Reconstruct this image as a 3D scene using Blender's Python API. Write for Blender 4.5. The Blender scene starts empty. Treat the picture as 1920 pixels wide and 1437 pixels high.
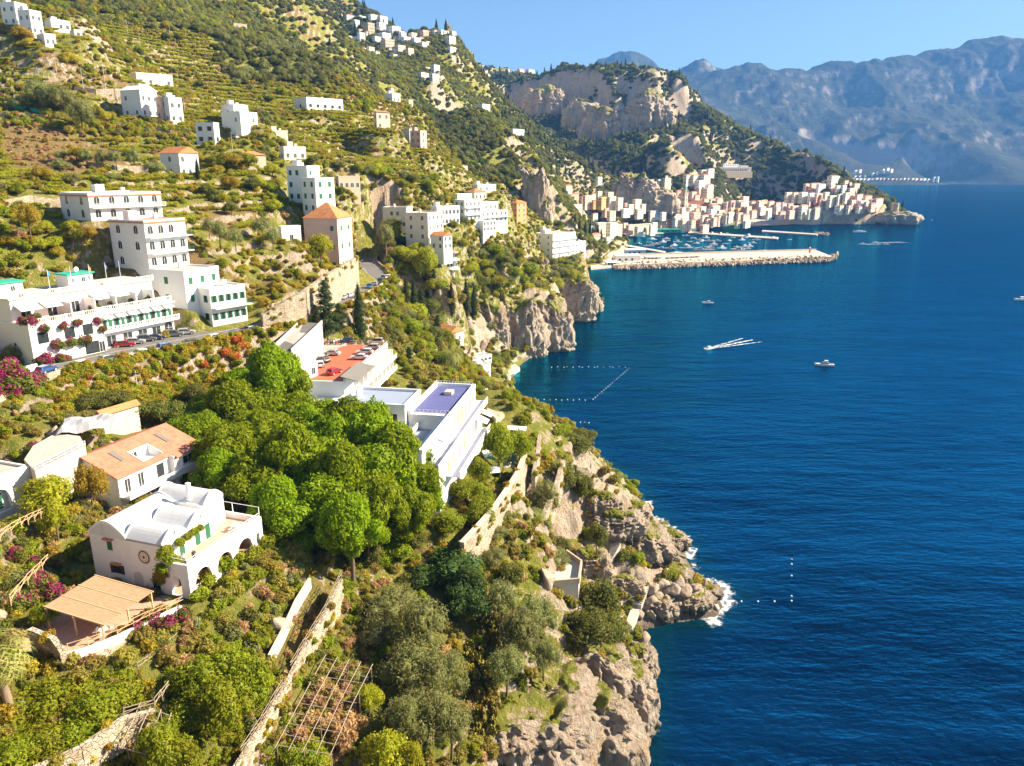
import bpy, bmesh, math, random
import numpy as np
from mathutils import Vector, Matrix
R = math.radians
rnd = random.Random(7)
scene = bpy.context.scene
col = scene.collection
# ---------------------------------------------------------------- camera
F = 1400.0; CH = 95.0
PITCH = math.atan(400 / F); SP, CP = math.sin(PITCH), math.cos(PITCH)
cam = bpy.data.cameras.new('camera'); camo = bpy.data.objects.new('camera', cam); col.objects.link(camo)
cam.sensor_width = 36; cam.lens = F / 1920 * 36; cam.clip_start = 1; cam.clip_end = 40000
camo.location = (0, 0, CH); camo.rotation_euler = (math.pi / 2 - PITCH, 0, 0)
scene.camera = camo
# ---------------------------------------------------------------- light
SUN_AZ, SUN_EL = 82.0, 33.0          # degrees right of the view direction, above the horizon
w = bpy.data.worlds.new('World'); scene.world = w; w.use_nodes = True
nt = w.node_tree
sky = nt.nodes.new('ShaderNodeTexSky'); sky.sky_type = 'NISHITA'; sky.sun_disc = False
sky.sun_elevation = R(SUN_EL); sky.sun_rotation = R(SUN_AZ); sky.altitude = 90
sky.air_density = 1.0; sky.dust_density = 0.35; sky.ozone_density = 4.0
nt.links.new(sky.outputs[0], nt.nodes['Background'].inputs[0]); nt.nodes['Background'].inputs[1].default_value = 0.05
sl = bpy.data.lights.new('sun', 'SUN'); sl.energy = 4.6; sl.angle = R(0.5); sl.color = (1.0, 0.86, 0.65)
so = bpy.data.objects.new('sun', sl); col.objects.link(so)
so.rotation_euler = (R(90 - SUN_EL), 0, R(180 - SUN_AZ)); so.location = (300, 0, 300)
vs = scene.view_settings; vs.view_transform = 'Standard'; vs.look = 'None'; vs.exposure = 1.76; vs.gamma = 1
scene.display_settings.display_device = 'sRGB'
scene.cycles.max_bounces = 9; scene.cycles.diffuse_bounces = 6; scene.cycles.glossy_bounces = 2
scene.cycles.transmission_bounces = 5; scene.cycles.transparent_max_bounces = 6; scene.cycles.volume_bounces = 0
scene.cycles.use_denoising = True
# ---------------------------------------------------------------- geometry of the view: pixels of the survey (1920 x 1437) to metres
def P(px, py, d):
    yc = (py - 718.5) / F * d
    return Vector(((px - 960) / F * d, d * CP - yc * SP, CH - (yc * CP + d * SP)))
def PZ(px, d, z):
    yc = (CH - z - d * SP) / CP
    return Vector(((px - 960) / F * d, d * CP - yc * SP, z))
def dz(py, z):                         # camera depth of a point at height z seen on row py
    return (CH - z) / (SP + CP * (py - 718.5) / F)
def AT(px, py, z):
    return P(px, py, dz(py, z))
def PROJ(v):
    x, y, z = v[0], v[1], v[2] - CH
    d = y * CP - z * SP; yc = -(y * SP + z * CP)
    return 960 + F * x / d, 718.5 + F * yc / d, d
# ---------------------------------------------------------------- noise
_rs = np.random.RandomState(3)
_perm = _rs.permutation(512).astype(np.int64); _val = _rs.rand(512)
def vnoise(p):
    i = np.floor(p).astype(np.int64); f = p - i; f = f * f * (3 - 2 * f)
    i &= 511
    def h(a, b, c):
        return _val[_perm[(_perm[(_perm[(i[..., 0] + a) & 511] + i[..., 1] + b) & 511] + i[..., 2] + c) & 511]]
    x, y, z = f[..., 0], f[..., 1], f[..., 2]
    def l(a, b, t): return a + (b - a) * t
    return l(l(l(h(0,0,0), h(1,0,0), x), l(h(0,1,0), h(1,1,0), x), y), l(l(h(0,0,1), h(1,0,1), x), l(h(0,1,1), h(1,1,1), x), y), z) * 2 - 1
def fbm(p, o=4, lac=2.03, g=0.5):
    s = 0; a = 1; n = 0
    for k in range(o):
        s = s + a * vnoise(p + 17.3 * k); n += a; a *= g; p = p * lac
    return s / n
def ridged(p, o=4):
    s = 0; a = 1; n = 0
    for k in range(o):
        s = s + a * (1 - 2 * np.abs(vnoise(p + 11.7 * k))); n += a; a *= .5; p = p * 2.1
    return s / n
def sstep(a, b, x):
    t = np.clip((x - a) / (b - a), 0, 1); return t * t * (3 - 2 * t)
# ---------------------------------------------------------------- object helpers
def link(name, me, parent=None, mat=None):
    o = bpy.data.objects.new(name, me); col.objects.link(o)
    if parent is not None: o.parent = parent
    if mat is not None and me is not None and not me.materials: me.materials.append(mat)
    return o
def npmesh(name, v, f, smooth=False):
    """mesh from numpy arrays, faces all quads or all triangles"""
    v = np.asarray(v, np.float32); f = np.asarray(f, np.int32)
    me = bpy.data.meshes.new(name); n = f.shape[1]
    me.vertices.add(len(v)); me.vertices.foreach_set('co', v.ravel())
    me.loops.add(f.size); me.loops.foreach_set('vertex_index', f.ravel())
    me.polygons.add(len(f)); me.polygons.foreach_set('loop_start', np.arange(0, f.size, n, dtype=np.int32))
    me.polygons.foreach_set('loop_total', np.full(len(f), n, np.int32))
    if smooth: me.polygons.foreach_set('use_smooth', np.ones(len(f), bool))
    me.update(calc_edges=True)
    return me
def fattr(me, name, a):
    t = me.attributes.new(name, 'FLOAT', 'POINT'); t.data.foreach_set('value', np.asarray(a, np.float32))
def tag(o, label, cat, group=None):
    o['label'] = label; o['category'] = cat
    if group: o['group'] = group
    return o
def struct(o): o['kind'] = 'structure'; return o
# ---------------------------------------------------------------- materials
MATS = {}
class NB:
    """small node-building helper"""
    def __init__(s, name):
        s.m = bpy.data.materials.new(name); s.m.use_nodes = True; s.t = s.m.node_tree
        s.b = s.t.nodes['Principled BSDF']; s.out = s.t.nodes['Material Output']
        s.co = None
    def n(s, ty, **k):
        x = s.t.nodes.new(ty)
        for a, b in k.items(): setattr(x, a, b)
        return x
    def set(s, sock, v):
        if hasattr(v, 'is_output') or isinstance(v, bpy.types.NodeSocket): s.t.links.new(v, sock)
        elif isinstance(v, (tuple, list)) and len(v) == 3 and len(sock.default_value) == 4: sock.default_value = (*v, 1)
        else: sock.default_value = v
    def coord(s, kind='Object'):
        if s.co is None: s.co = s.n('ShaderNodeTexCoord')
        return s.co.outputs[kind]
    def mapping(s, vec, sc=(1, 1, 1), rot=(0, 0, 0)):
        m = s.n('ShaderNodeMapping'); s.set(m.inputs[0], vec); m.inputs['Scale'].default_value = sc; m.inputs['Rotation'].default_value = rot
        return m.outputs[0]
    def noise(s, vec, scale, det=4, rough=.55, dist=0.):
        x = s.n('ShaderNodeTexNoise'); s.set(x.inputs['Vector'], vec); x.inputs['Scale'].default_value = scale
        x.inputs['Detail'].default_value = det; x.inputs['Roughness'].default_value = rough; x.inputs['Distortion'].default_value = dist
        return x.outputs['Fac']
    def voro(s, vec, scale, feat='F1', out='Distance'):
        x = s.n('ShaderNodeTexVoronoi'); x.feature = feat; s.set(x.inputs['Vector'], vec); x.inputs['Scale'].default_value = scale
        return x.outputs[out]
    def attr(s, name, out='Fac'):
        x = s.n('ShaderNodeAttribute'); x.attribute_name = name; return x.outputs[out]
    def math(s, op, a, b=0., c=None):
        x = s.n('ShaderNodeMath'); x.operation = op; s.set(x.inputs[0], a); s.set(x.inputs[1], b)
        if c is not None: s.set(x.inputs[2], c)
        return x.outputs[0]
    def mr(s, v, a, b, c=0., d=1.):
        x = s.n('ShaderNodeMapRange'); x.interpolation_type = 'SMOOTHSTEP'; s.set(x.inputs[0], v)
        for k, q in zip((1, 2, 3, 4), (a, b, c, d)): x.inputs[k].default_value = q
        return x.outputs[0]
    def mix(s, f, a, b, mode='MIX'):
        x = s.n('ShaderNodeMix'); x.data_type = 'RGBA'; x.blend_type = mode
        s.set(x.inputs[0], f); s.set(x.inputs[6], a); s.set(x.inputs[7], b); return x.outputs[2]
    def ramp(s, f, *st):
        x = s.n('ShaderNodeValToRGB'); e = x.color_ramp.elements
        while len(e) < len(st): e.new(.5)
        for q, (p, c) in zip(e, st): q.position = p; q.color = (*c, 1)
        s.set(x.inputs[0], f); return x.outputs[0]
    def bump(s, h, st=.5, dist=.1, nrm=None):
        x = s.n('ShaderNodeBump'); s.set(x.inputs['Height'], h); x.inputs['Strength'].default_value = st; x.inputs['Distance'].default_value = dist
        if nrm is not None: s.set(x.inputs['Normal'], nrm)
        return x.outputs[0]
    def fin(s, color, rough=.8, nrm=None, spec=.3, metal=0.):
        s.set(s.b.inputs['Base Color'], color); s.set(s.b.inputs['Roughness'], rough)
        s.b.inputs['Specular IOR Level'].default_value = spec; s.b.inputs['Metallic'].default_value = metal
        if nrm is not None: s.set(s.b.inputs['Normal'], nrm)
        MATS[s.m.name] = s.m
        return s.m
# ================================================================ terrain: survey points (row, column of the view, camera depth)
CTRL = [(0,1437,70.3),(200,1400,75.4),(0,1200,82.6),(100,1180,85.4),(200,1195,84.7),(330,1130,92.4),(60,1040,98.9),(20,980,99.0),(60,890,109.6),(110,850,112.3),(150,800,124.0),(270,960,113.5),(60,770,129.0),(30,740,138.2),(-80,900,97.7),(-150,700,133.6),(-120,1200,74.3),(-100,1437,63.8),(250,775,143.5),(350,745,160.5),(120,765,137.0),(420,700,179.4),(980,760,181.4),(940,730,194.6),(1000,800,178.4),(1060,795,204.7),(1120,865,202.5),(1170,912,213.4),(1040,900,165.3),(1080,960,161.1),(1150,1000,166.6),(1230,1010,181.1),(1200,1060,170.8),(1290,1090,174.6),(1120,1120,145.3),(1065,1080,137.7),(1165,1150,153),(1345,1118,169),(1325,1140,163),(1000,1000,141.0),(900,1000,132.5),(960,930,142.9),(880,960,133.9),(850,1040,125.1),(1095,1215,131),(1050,1180,126.8),(930,1200,115.6),(880,1290,106.4),(1000,1260,117.5),(760,1250,104.7),(700,1400,90.2),(600,1300,92.0),(560,1150,103.3),(480,1200,92.5),(420,1400,80.8),(340,1280,83.3),(560,1060,108.0),(640,1010,120.0),(800,1130,114.8),(740,1100,115.5),(500,1437,82.0),(850,1437,95.0),(900,1500,92),
 (420,480,200),(350,420,215),(550,450,232),(520,520,212),(450,300,270),(520,400,250),(250,300,255),(100,330,215),(0,400,185),(0,300,240),
 (0,200,300),(0,100,360),(200,100,400),(150,30,400),(0,0,400),(300,0,600),(450,50,600),(300,150,430),(500,150,500),(550,0,850),(570,110,560),
 (-100,300,240),(-100,100,400),(-100,0,500),(-100,480,170),(300,-80,800),(0,-80,600),(550,-90,1300),
 (700,190,500),(800,280,480),(880,330,470),(830,230,800),(640,130,540),
 (860,75,1250),(750,85,1200),(700,30,1300),(660,-5,1350),(885,150,1250),(650,120,1000),(600,60,950),
 (900,200,1050),(960,250,950),(1000,300,900),(920,170,1200),(1000,240,1180),(1100,290,1150),(1180,322,1150),(1250,372,1150),(1262,402,1140),
 (1050,340,1000),(1180,385,1080),(1130,410,1050),(1200,420,1100),(1100,330,1090),
 (905,205,830),(965,255,780),(985,280,740),(1000,320,680),(1018,370,650),(1022,420,640),(1050,400,800),(1070,430,850),(960,330,640),(990,400,600),
 (900,340,560),(930,370,560),(880,390,450),(800,345,430),(700,350,350),(650,300,400),(720,405,330),(640,240,440),(560,260,360),
 (690,450,310),(760,480,320),(900,430,400),(970,440,480),(1020,480,540),(1060,490,560),(930,490,430),(1000,500,500),(900,545,400),(960,552,402),(1010,548,408),(1050,562,428),(1085,530,520),(1098,505,565),(870,562,378),(1035,515,520),
 (760,560,280),(800,620,290),(850,660,300),(740,640,230),(900,690,325),(780,700,230),(860,710,222),
 (910,150,2100),(960,137,2200),(1050,120,2000),(1110,118,1950),(1158,117,1900),(1175,135,1900),(1200,152,1800),(1238,167,1750),(1246,190,1720),(1300,205,1730),
 (1350,225,1700),(1400,245,1650),(1440,268,1600),(1480,297,1550),(1530,322,1500),(1580,338,1480),
 (1100,275,1600),(1150,290,1550),(1000,225,1750),(950,190,1900),(1250,300,1430),(1300,330,1400),(1400,300,1450),(1450,330,1420),(1420,370,1380),
 (1330,350,1350),(1250,360,1350),(1380,405,1280),(1300,405,1250),(1440,408,1290),(1500,385,1380),(1550,360,1400),(1600,380,1400),(1640,390,1380),(1690,402,1352)]
CTRLZ = [(600,125,38),(450,135,43),(700,125,36),(500,165,46),(600,165,41),(720,160,39),(820,150,37),(650,200,43),(560,190,47),(780,130,36),(850,180,36),
 (800,600,92),(700,650,105),(930,1500,90),(900,1450,120),(1000,1450,60),(1150,1400,40),(1300,1500,35),(1220,1300,30),(870,950,120),(760,800,130),
 (1100,2700,150),(1300,2600,120),(1500,2400,60),(900,2700,250),(700,2000,420),(500,2200,520),(200,1500,420),(0,1200,380),(1560,1900,20),(1620,1700,10),
 (-200,300,120),(-300,600,260),(400,1200,330),(640,1700,420),(950,700,90),(1080,1000,55)]
ROAD_Z = 57.0
ROAD_PX = [(-60,755),(75,699),(150,682),(230,664),(330,645),(430,625),(530,604),(600,583),(650,558),(690,537),(707,522),(702,508),(690,497),(686,487),(700,478),(730,470)]
ROAD = [AT(x, y, ROAD_Z) for x, y in ROAD_PX]
FOOT = []                              # building footprints (x, y, ux, uy, half width, half depth, level)
PADS = []                              # (x, y, radius, z): level ground under buildings, filled from the building lists
def _ctrl_pts():
    pts = [P(*c) for c in CTRL] + [PZ(*c) for c in CTRLZ]
    for i in range(len(ROAD) - 1):
        for k in range(3): pts.append(ROAD[i].lerp(ROAD[i + 1], k / 3))
    for i in range(5, 8): pts.append(ROAD[i] + Vector((-14, 14, 4)))
    return np.array(pts)
# coast: column, row on the water line (or column, depth 'd' for hidden stretches), steepness of the shore
COAST = [(1170,1600,None,1.3),(1186,1500,None,1.3),(1196,1437,None,1.3),(1203,1330,None,1.3),(1214,1245,None,1.2),(1218,1205,None,1.2),(1192,1182,None,.9),(1262,1168,None,.9),(1345,1156,None,.6),
 (1372,1108,None,.4),(1300,1068,None,.3),(1287,1035,None,.4),(1282,1008,None,.5),(1240,984,None,.8),(1216,962,None,1.1),(1203,930,None,1.1),(1190,908,None,.9),
 (1108,260,1,.9),(1020,300,1,.8),(955,345,1,.6),(962,703,None,.25),(978,683,None,.9),(1012,656,None,2.6),(1072,648,None,2.8),(1064,602,None,2.6),(1131,578,None,1.3),(1100,552,None,2.6),
 (1088,640,1,3.),(1082,700,1,1.5),(1096,503,None,.3),(1150,500,None,.1),(1180,470,None,.1),(1165,442,None,.1),(1205,437,None,.15),(1300,432,None,.15),(1400,418,None,.12),(1440,406,None,.1),(1480,418,None,.3),
 (1530,421,None,2.),(1598,421,None,2.),(1640,421,None,1.),(1702,419,None,.8),(1706,411,None,.8),(1665,398,None,1.),(1620,1550,1,1.),(1600,1800,1,.6),(1600,3000,1,.5),(1600,6000,1,.5)]
_cp = []; _cs = []
for a, b, h, s in COAST:
    v = PZ(a, b, 0) if h else AT(a, b, 0)
    _cp.append((v.x, v.y)); _cs.append(s)
COASTP = np.array(_cp); COASTS = np.array(_cs)
LANDPOLY = np.vstack([COASTP, [(-9000, 9000), (-9000, -50), (-60, -50), (5, 0)]])
def inside(x, y, poly):
    c = np.zeros(x.shape, bool); n = len(poly)
    for i in range(n):
        x1, y1 = poly[i]; x2, y2 = poly[(i + 1) % n]
        if y1 == y2: continue
        c ^= ((y1 > y) != (y2 > y)) & (x < (x2 - x1) * (y - y1) / (y2 - y1) + x1)
    return c
def coast_dist(x, y):
    best = np.full(x.shape, 1e9); st = np.zeros(x.shape)
    for i in range(len(COASTP) - 1):
        a, b = COASTP[i], COASTP[i + 1]; ab = b - a; L = ab @ ab
        t = np.clip(((x - a[0]) * ab[0] + (y - a[1]) * ab[1]) / L, 0, 1)
        q = np.hypot(x - a[0] - t * ab[0], y - a[1] - t * ab[1])
        m = q < best; best = np.where(m, q, best); st = np.where(m, COASTS[i] + t * (COASTS[i + 1] - COASTS[i]), st)
    return best, st
def seg_dist(x, y, pl):
    best = np.full(x.shape, 1e9)
    for i in range(len(pl) - 1):
        a, b = pl[i], pl[i + 1]; abx, aby = b[0] - a[0], b[1] - a[1]; L = abx * abx + aby * aby
        t = np.clip(((x - a[0]) * abx + (y - a[1]) * aby) / L, 0, 1)
        best = np.minimum(best, np.hypot(x - a[0] - t * abx, y - a[1] - t * aby))
    return best
NA, NR = 660, 860
AZ = np.radians(np.linspace(-48, 33, NA)); LR = np.linspace(math.log(26), math.log(2900), NR)
class Terrain: pass
T = Terrain()
def build_terrain():
    pts = _ctrl_pts()
    if PADS: pts = np.vstack([pts, np.array([(p[0], p[1], p[3]) for p in PADS])])
    q = np.c_[np.arctan2(pts[:, 0], pts[:, 1]), np.log(np.hypot(pts[:, 0], pts[:, 1]))]
    keep = []                          # drop near-duplicates
    for i in range(len(q)):
        if all(np.hypot(*(q[i] - q[j])) > .012 for j in keep): keep.append(i)
    q = q[keep]; z = pts[keep, 2]
    D = np.hypot(q[:, None, 0] - q[None, :, 0], q[:, None, 1] - q[None, :, 1])
    n = len(q); A = np.zeros((n + 3, n + 3)); A[:n, :n] = D - .0 + np.eye(n) * -.0012
    A[:n, n] = 1; A[:n, n + 1:] = q; A[n:, :n] = A[:n, n:].T
    W = np.linalg.solve(A, np.r_[z, 0, 0, 0])
    a, l = np.meshgrid(AZ, LR, indexing='ij')
    Z = W[n] + W[n + 1] * a + W[n + 2] * l
    for i in range(n): Z += W[i] * np.hypot(a - q[i, 0], l - q[i, 1])
    r = np.exp(l); X = r * np.sin(a); Y = r * np.cos(a)
    # rolling ground, stronger far away
    p3 = np.stack([X, Y, X * 0], -1)
    far = sstep(300, 1100, r)
    Z += fbm(p3 / 22, 3) * 1.0 * (1 - far) + far * fbm(p3 / 120, 5) * 16
    # the limestone country behind the town stands in broken cliff bands
    bm_ = sstep(1330, 1480, r) * sstep(70, 120, Z) * sstep(-.5, -.1, fbm(p3 / 260 + 31, 2)); hb = 150.; ub = Z / hb + .7 * fbm(p3 / 190 + 3, 4); fb = np.floor(ub)
    Z = Z + bm_ * ((fb + .3 * (ub - fb) + .7 * sstep(.42, .62, ub - fb) - .7 * fbm(p3 / 190 + 3, 4)) * hb - Z)
    # dry-stone terraces on the hillside above the road and in the near gardens
    tm = sstep(-.25, .15, fbm(p3 / 90 + 5, 2)) * (1 - sstep(900, 1300, r)) * sstep(62, 72, Z)
    tm = np.maximum(tm, .75 * sstep(.0, .3, fbm(p3 / 30 + 2, 2)) * (1 - sstep(85, 120, r)) * (X < -2))
    hs = np.where(r < 130, 3.0, 3.4); uo = 1.1 * fbm(p3 / 45, 3); u = Z / hs + uo; fl = np.floor(u)
    Zt = (fl + .2 * (u - fl) + .8 * sstep(.72, .95, u - fl) - uo) * hs
    Z = Z + tm * .85 * (Zt - Z)
    # road shelf
    rd = seg_dist(X, Y, [(v.x, v.y) for v in ROAD])
    k = 1 - sstep(6.5, 9, rd); Z = Z + k * (ROAD_Z - .35 - Z)
    # shore and cliffs
    cd, cs = coast_dist(X, Y); ins = inside(X, Y, LANDPOLY)
    wob = 1 + .35 * fbm(p3 / 14, 3)
    prof = cd * cs * wob + np.where(cs > .9, 0, .5) + np.maximum(cd - np.where(r > 900, 45, 18), 0) * 1.3
    steps = 5.0; pu = prof / steps; pf = np.floor(pu); prof = np.where(cs > .5, (pf + .35 * (pu - pf) + .65 * sstep(.35, .9, pu - pf)) * steps * .45 + .55 * prof, prof)
    cut = prof < Z
    Z = np.where(ins, np.minimum(Z, prof), -np.minimum(cd * .8, 6) - .3)
    # level pads under buildings
    num = np.zeros(Z.shape); den = np.zeros(Z.shape); K = np.zeros(Z.shape)
    for bx, by, ux, uy, hw, hd, pz in FOOT:
        fo_ = max(8., .036 * math.hypot(bx, by)) if math.hypot(bx, by) < 700 else 9.; R0 = math.hypot(hw, hd) + fo_ + 1; ia = (np.abs(X - bx) < R0) & (np.abs(Y - by) < R0)
        if not ia.any(): continue
        dx, dy = X[ia] - bx, Y[ia] - by; lx = np.maximum(np.abs(dx * ux + dy * uy) - hw, 0); ly = np.maximum(np.abs(-dx * uy + dy * ux) - hd, 0)
        kk = 1 - sstep(.6, fo_, np.hypot(lx, ly)); w6 = kk ** 6; num[ia] += w6 * pz; den[ia] += w6; K[ia] = np.maximum(K[ia], kk)
    ok = (den > 1e-9) & (Z > -.5); tz = num[ok] / den[ok] - .15 - Z[ok]; Z[ok] = Z[ok] + K[ok] * np.minimum(tz, np.where(r[ok] < 650, 16, 7))
    V = np.stack([X, Y, Z], -1)
    # normals, rock relief
    def normals(V):
        du = np.gradient(V, axis=0); dv = np.gradient(V, axis=1); N = np.cross(dv, du)
        N *= np.sign(N[..., 2:3] + 1e-9); return N / (np.linalg.norm(N, axis=-1, keepdims=True) + 1e-9)
    N = normals(V)
    steep = sstep(.86, .6, N[..., 2]) * (1 - k)
    hgt = np.clip((Z + 1) / 5, 0, 1)
    s = np.where(r < 300, 1., np.where(r < 800, 2.2, 9.))[..., None]
    W3 = V * np.array([1, 1, .38])
    disp = (ridged(W3 / (8.0 * s), 4) * 1.9 + fbm(W3 / (2.4 * s), 3) * 1.0) * s[..., 0] ** .8
    shore = (1 - sstep(12, 35, cd)) * ins * (r < 320)
    amt = np.maximum(steep * np.where(cut, 1, .5), .6 * shore * hgt * (X > 8)) * np.clip((Z + .5) / 3.5, .12, 1)
    V = V + N * (disp * amt)[..., None] * np.where(r < 900, 1, .55)[..., None]
    T.K = K; T.V = V; T.Z = V[..., 2]; T.r = r; T.N = normals(V); T.steep = np.where(r < 560, sstep(.84, .62, T.N[..., 2]), sstep(.74, .52, T.N[..., 2])); T.cd = cd; T.ins = ins; T.cut = cut; T.road = rd; T.shore = shore
    T.tan = (V[..., 2] - CH) / np.hypot(V[..., 0], V[..., 1])
    T.vis = T.tan >= np.maximum.accumulate(T.tan, axis=1) - .004
    T.grove = fbm(p3 / 45 + 9, 3)
def hit(px, py):
    """point of the ground seen at a pixel of the survey"""
    dv = P(px, py, 1.0) - Vector((0, 0, CH)); az = math.atan2(dv.x, dv.y); te = dv.z / math.hypot(dv.x, dv.y)
    i = int(round((az - AZ[0]) / (AZ[1] - AZ[0]))); i = min(max(i, 0), NA - 1)
    j = int(np.argmax(T.tan[i] >= te))
    v = T.V[i, j]
    return Vector(v)
def ground(x, y):
    az = math.atan2(x, y); i = min(max(int(round((az - AZ[0]) / (AZ[1] - AZ[0]))), 0), NA - 1)
    j = min(max(int(round((math.log(math.hypot(x, y)) - LR[0]) / (LR[1] - LR[0]))), 0), NR - 1)
    return float(T.Z[i, j])
def ground_material():
    b = NB('hillside_ground'); c = b.coord('Object')
    g = b.n('ShaderNodeNewGeometry')
    n1 = b.noise(c, .035, 6, .6); n2 = b.noise(c, .4, 6, .65); n3 = b.noise(c, 2.6, 5, .7)
    green = b.ramp(n2, (.25, (.15, .18, .026)), (.45, (.25, .265, .045)), (.6, (.37, .32, .08)), (.75, (.45, .34, .14)))
    dry = b.ramp(n3, (.3, (.24, .16, .07)), (.7, (.40, .27, .12)))
    soil = b.mix(b.mr(n1, .52, .64), green, dry)
    soil = b.mix(b.attr('dry'), soil, dry)
    st = b.mapping(c, (1, 1, .32))
    r1 = b.noise(st, .16, 8, .68); r2 = b.noise(st, 1.1, 8, .72); r3 = b.voro(b.mapping(c, (1, 1, .6)), .75, 'DISTANCE_TO_EDGE')
    rock = b.ramp(r1, (.25, (.42, .28, .18)), (.42, (.60, .47, .34)), (.55, (.72, .61, .49)), (.72, (.64, .42, .25)))
    rock = b.mix(b.mr(r2, .35, .7), b.mix(.4, rock, (.3, .22, .16), 'MULTIPLY'), rock)
    rock = b.mix(b.mr(r2, .62, .8, 0, .6), rock, (.62, .56, .48))
    rock = b.mix(b.mr(b.noise(c, .22, 6, .7), .55, .68, 0, .55), rock, (.15, .15, .055))
    wet = b.n('ShaderNodeSeparateXYZ'); b.set(wet.inputs[0], b.coord('Object'))
    rock = b.mix(b.mr(wet.outputs[2], .3, 2.2, .75, 0), rock, (.10, .075, .05))
    fac = b.math('ADD', b.attr('rock'), b.mr(n2, .4, .6, -.35, .35))
    cl = b.mix(b.mr(fac, .3, .6), soil, rock)
    h = b.math('ADD', b.math('MULTIPLY', r2, 1.8), b.math('MULTIPLY', n3, .5))
    return b.fin(cl, .95, b.bump(h, 1., 1.3), .1)
def terrain_mesh():
    V = T.V.reshape(-1, 3); idx = np.arange(NA * NR).reshape(NA, NR)
    f = np.stack([idx[:-1, :-1], idx[1:, :-1], idx[1:, 1:], idx[:-1, 1:]], -1).reshape(-1, 4)
    zq = V[:, 2][f].max(1); f = f[zq > -2.5]
    used = np.zeros(len(V), bool); used[f.ravel()] = True; mp = np.cumsum(used) - 1
    me = npmesh('hillside', V[used], mp[f], True)
    rock = np.maximum(T.steep, T.shore * sstep(14, 8, T.Z) * (T.V[..., 0] > 8)) * sstep(2, 5, T.road) * np.where((T.K > 0) & (T.r < 700), .3, 1.)
    fattr(me, 'rock', rock.reshape(-1)[used]); fattr(me, 'dry', T.dry.reshape(-1)[used])
    me.materials.append(ground_material())
    return struct(link('hillside', me))
def sea_material():
    b = NB('sea_water'); c = b.coord('Object')
    c1 = b.mapping(c, (.055, .16, 1), (0, 0, R(-24))); c2 = b.mapping(c, (.35, .8, 1), (0, 0, R(-18))); c3 = b.mapping(c, (.012, .03, 1), (0, 0, R(-20)))
    sw = b.noise(c1, 1, 3, .5); rip = b.noise(c2, 1, 5, .6); big = b.noise(c3, 1, 3, .5)
    deep = b.mix(b.mr(big, .35, .68), (.0004, .006, .025), (.0008, .015, .052))
    sh = b.attr('shallow')
    cl = b.mix(b.mr(sh, .3, .95), deep, (.002, .024, .042))
    cl = b.mix(b.mr(sh, .9, 1.0, 0, .3), cl, (.02, .08, .075))
    fo = b.attr('foam'); fn = b.noise(c, .35, 7, .72, .6); fn2 = b.voro(b.mapping(c, (1, 1, 1)), .5, 'DISTANCE_TO_EDGE')
    fm = b.math('MULTIPLY', b.mr(b.math('ADD', fo, b.math('MULTIPLY', b.math('SUBTRACT', fn, .5), 1.9)), .55, .85), b.mr(fn2, .30, .04, .2, 1))
    fm = b.math('MULTIPLY', fm, b.mr(fo, .06, .3)); cl = b.mix(fm, cl, (.75, .78, .78))
    hh = b.math('ADD', b.math('MULTIPLY', sw, 1.0), b.math('MULTIPLY', rip, .38))
    nr = b.bump(hh, 1., 1.7); df = b.n('ShaderNodeBsdfDiffuse'); b.set(df.inputs['Color'], cl); b.set(df.inputs['Normal'], nr)
    gs = b.n('ShaderNodeBsdfGlossy'); gs.inputs['Roughness'].default_value = .1; gs.inputs['Color'].default_value = (.05, .66, 1., 1); n2 = b.bump(hh, .7, .75); b.set(gs.inputs['Normal'], n2)
    fr = b.n('ShaderNodeFresnel'); fr.inputs['IOR'].default_value = 1.33; b.set(fr.inputs['Normal'], nr); mx = b.n('ShaderNodeMixShader')
    b.set(mx.inputs[0], b.math('MULTIPLY', b.math('MINIMUM', fr.outputs[0], .6), b.math('SUBTRACT', 1., fm))); b.t.links.new(df.outputs[0], mx.inputs[1]); b.t.links.new(gs.outputs[0], mx.inputs[2]); b.t.links.new(mx.outputs[0], b.out.inputs[0])
    return b.m
FOAM = []                              # (x, y, radius, strength)
def build_sea():
    na, nr = 420, 460
    az = np.radians(np.linspace(-14, 48, na)); lr = np.linspace(math.log(60), math.log(16000), nr)
    a, l = np.meshgrid(az, lr, indexing='ij'); r = np.exp(l); X = r * np.sin(a); Y = r * np.cos(a)
    cd, cs = coast_dist(X, Y)
    sh = np.exp(-cd / np.where(r < 300, 9, 16)); sh = np.where(r > 2500, 0, sh)
    p3 = np.stack([X, Y, X * 0], -1)
    fo = .62 * np.exp(-cd / 1.6) * sstep(-.1, .4, fbm(p3 / 9, 2)) * (r < 420)
    for x, y, rad, s in FOAM:
        q = np.hypot(X - x, Y - y) / rad; fo = np.maximum(fo, s * np.clip(1.15 - q, 0, 1))
    idx = np.arange(na * nr).reshape(na, nr)
    f = np.stack([idx[:-1, :-1], idx[1:, :-1], idx[1:, 1:], idx[:-1, 1:]], -1).reshape(-1, 4)
    Zs = .35 * fbm(p3 * np.array([.05, .11, 1]), 2) * (r < 600)
    me = npmesh('sea', np.stack([X, Y, Zs - (r / 6371000.) * r * .42], -1).reshape(-1, 3), f, True)
    fattr(me, 'shallow', sh.ravel()); fattr(me, 'foam', fo.ravel())
    me.materials.append(sea_material())
    return struct(link('sea', me))
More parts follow.
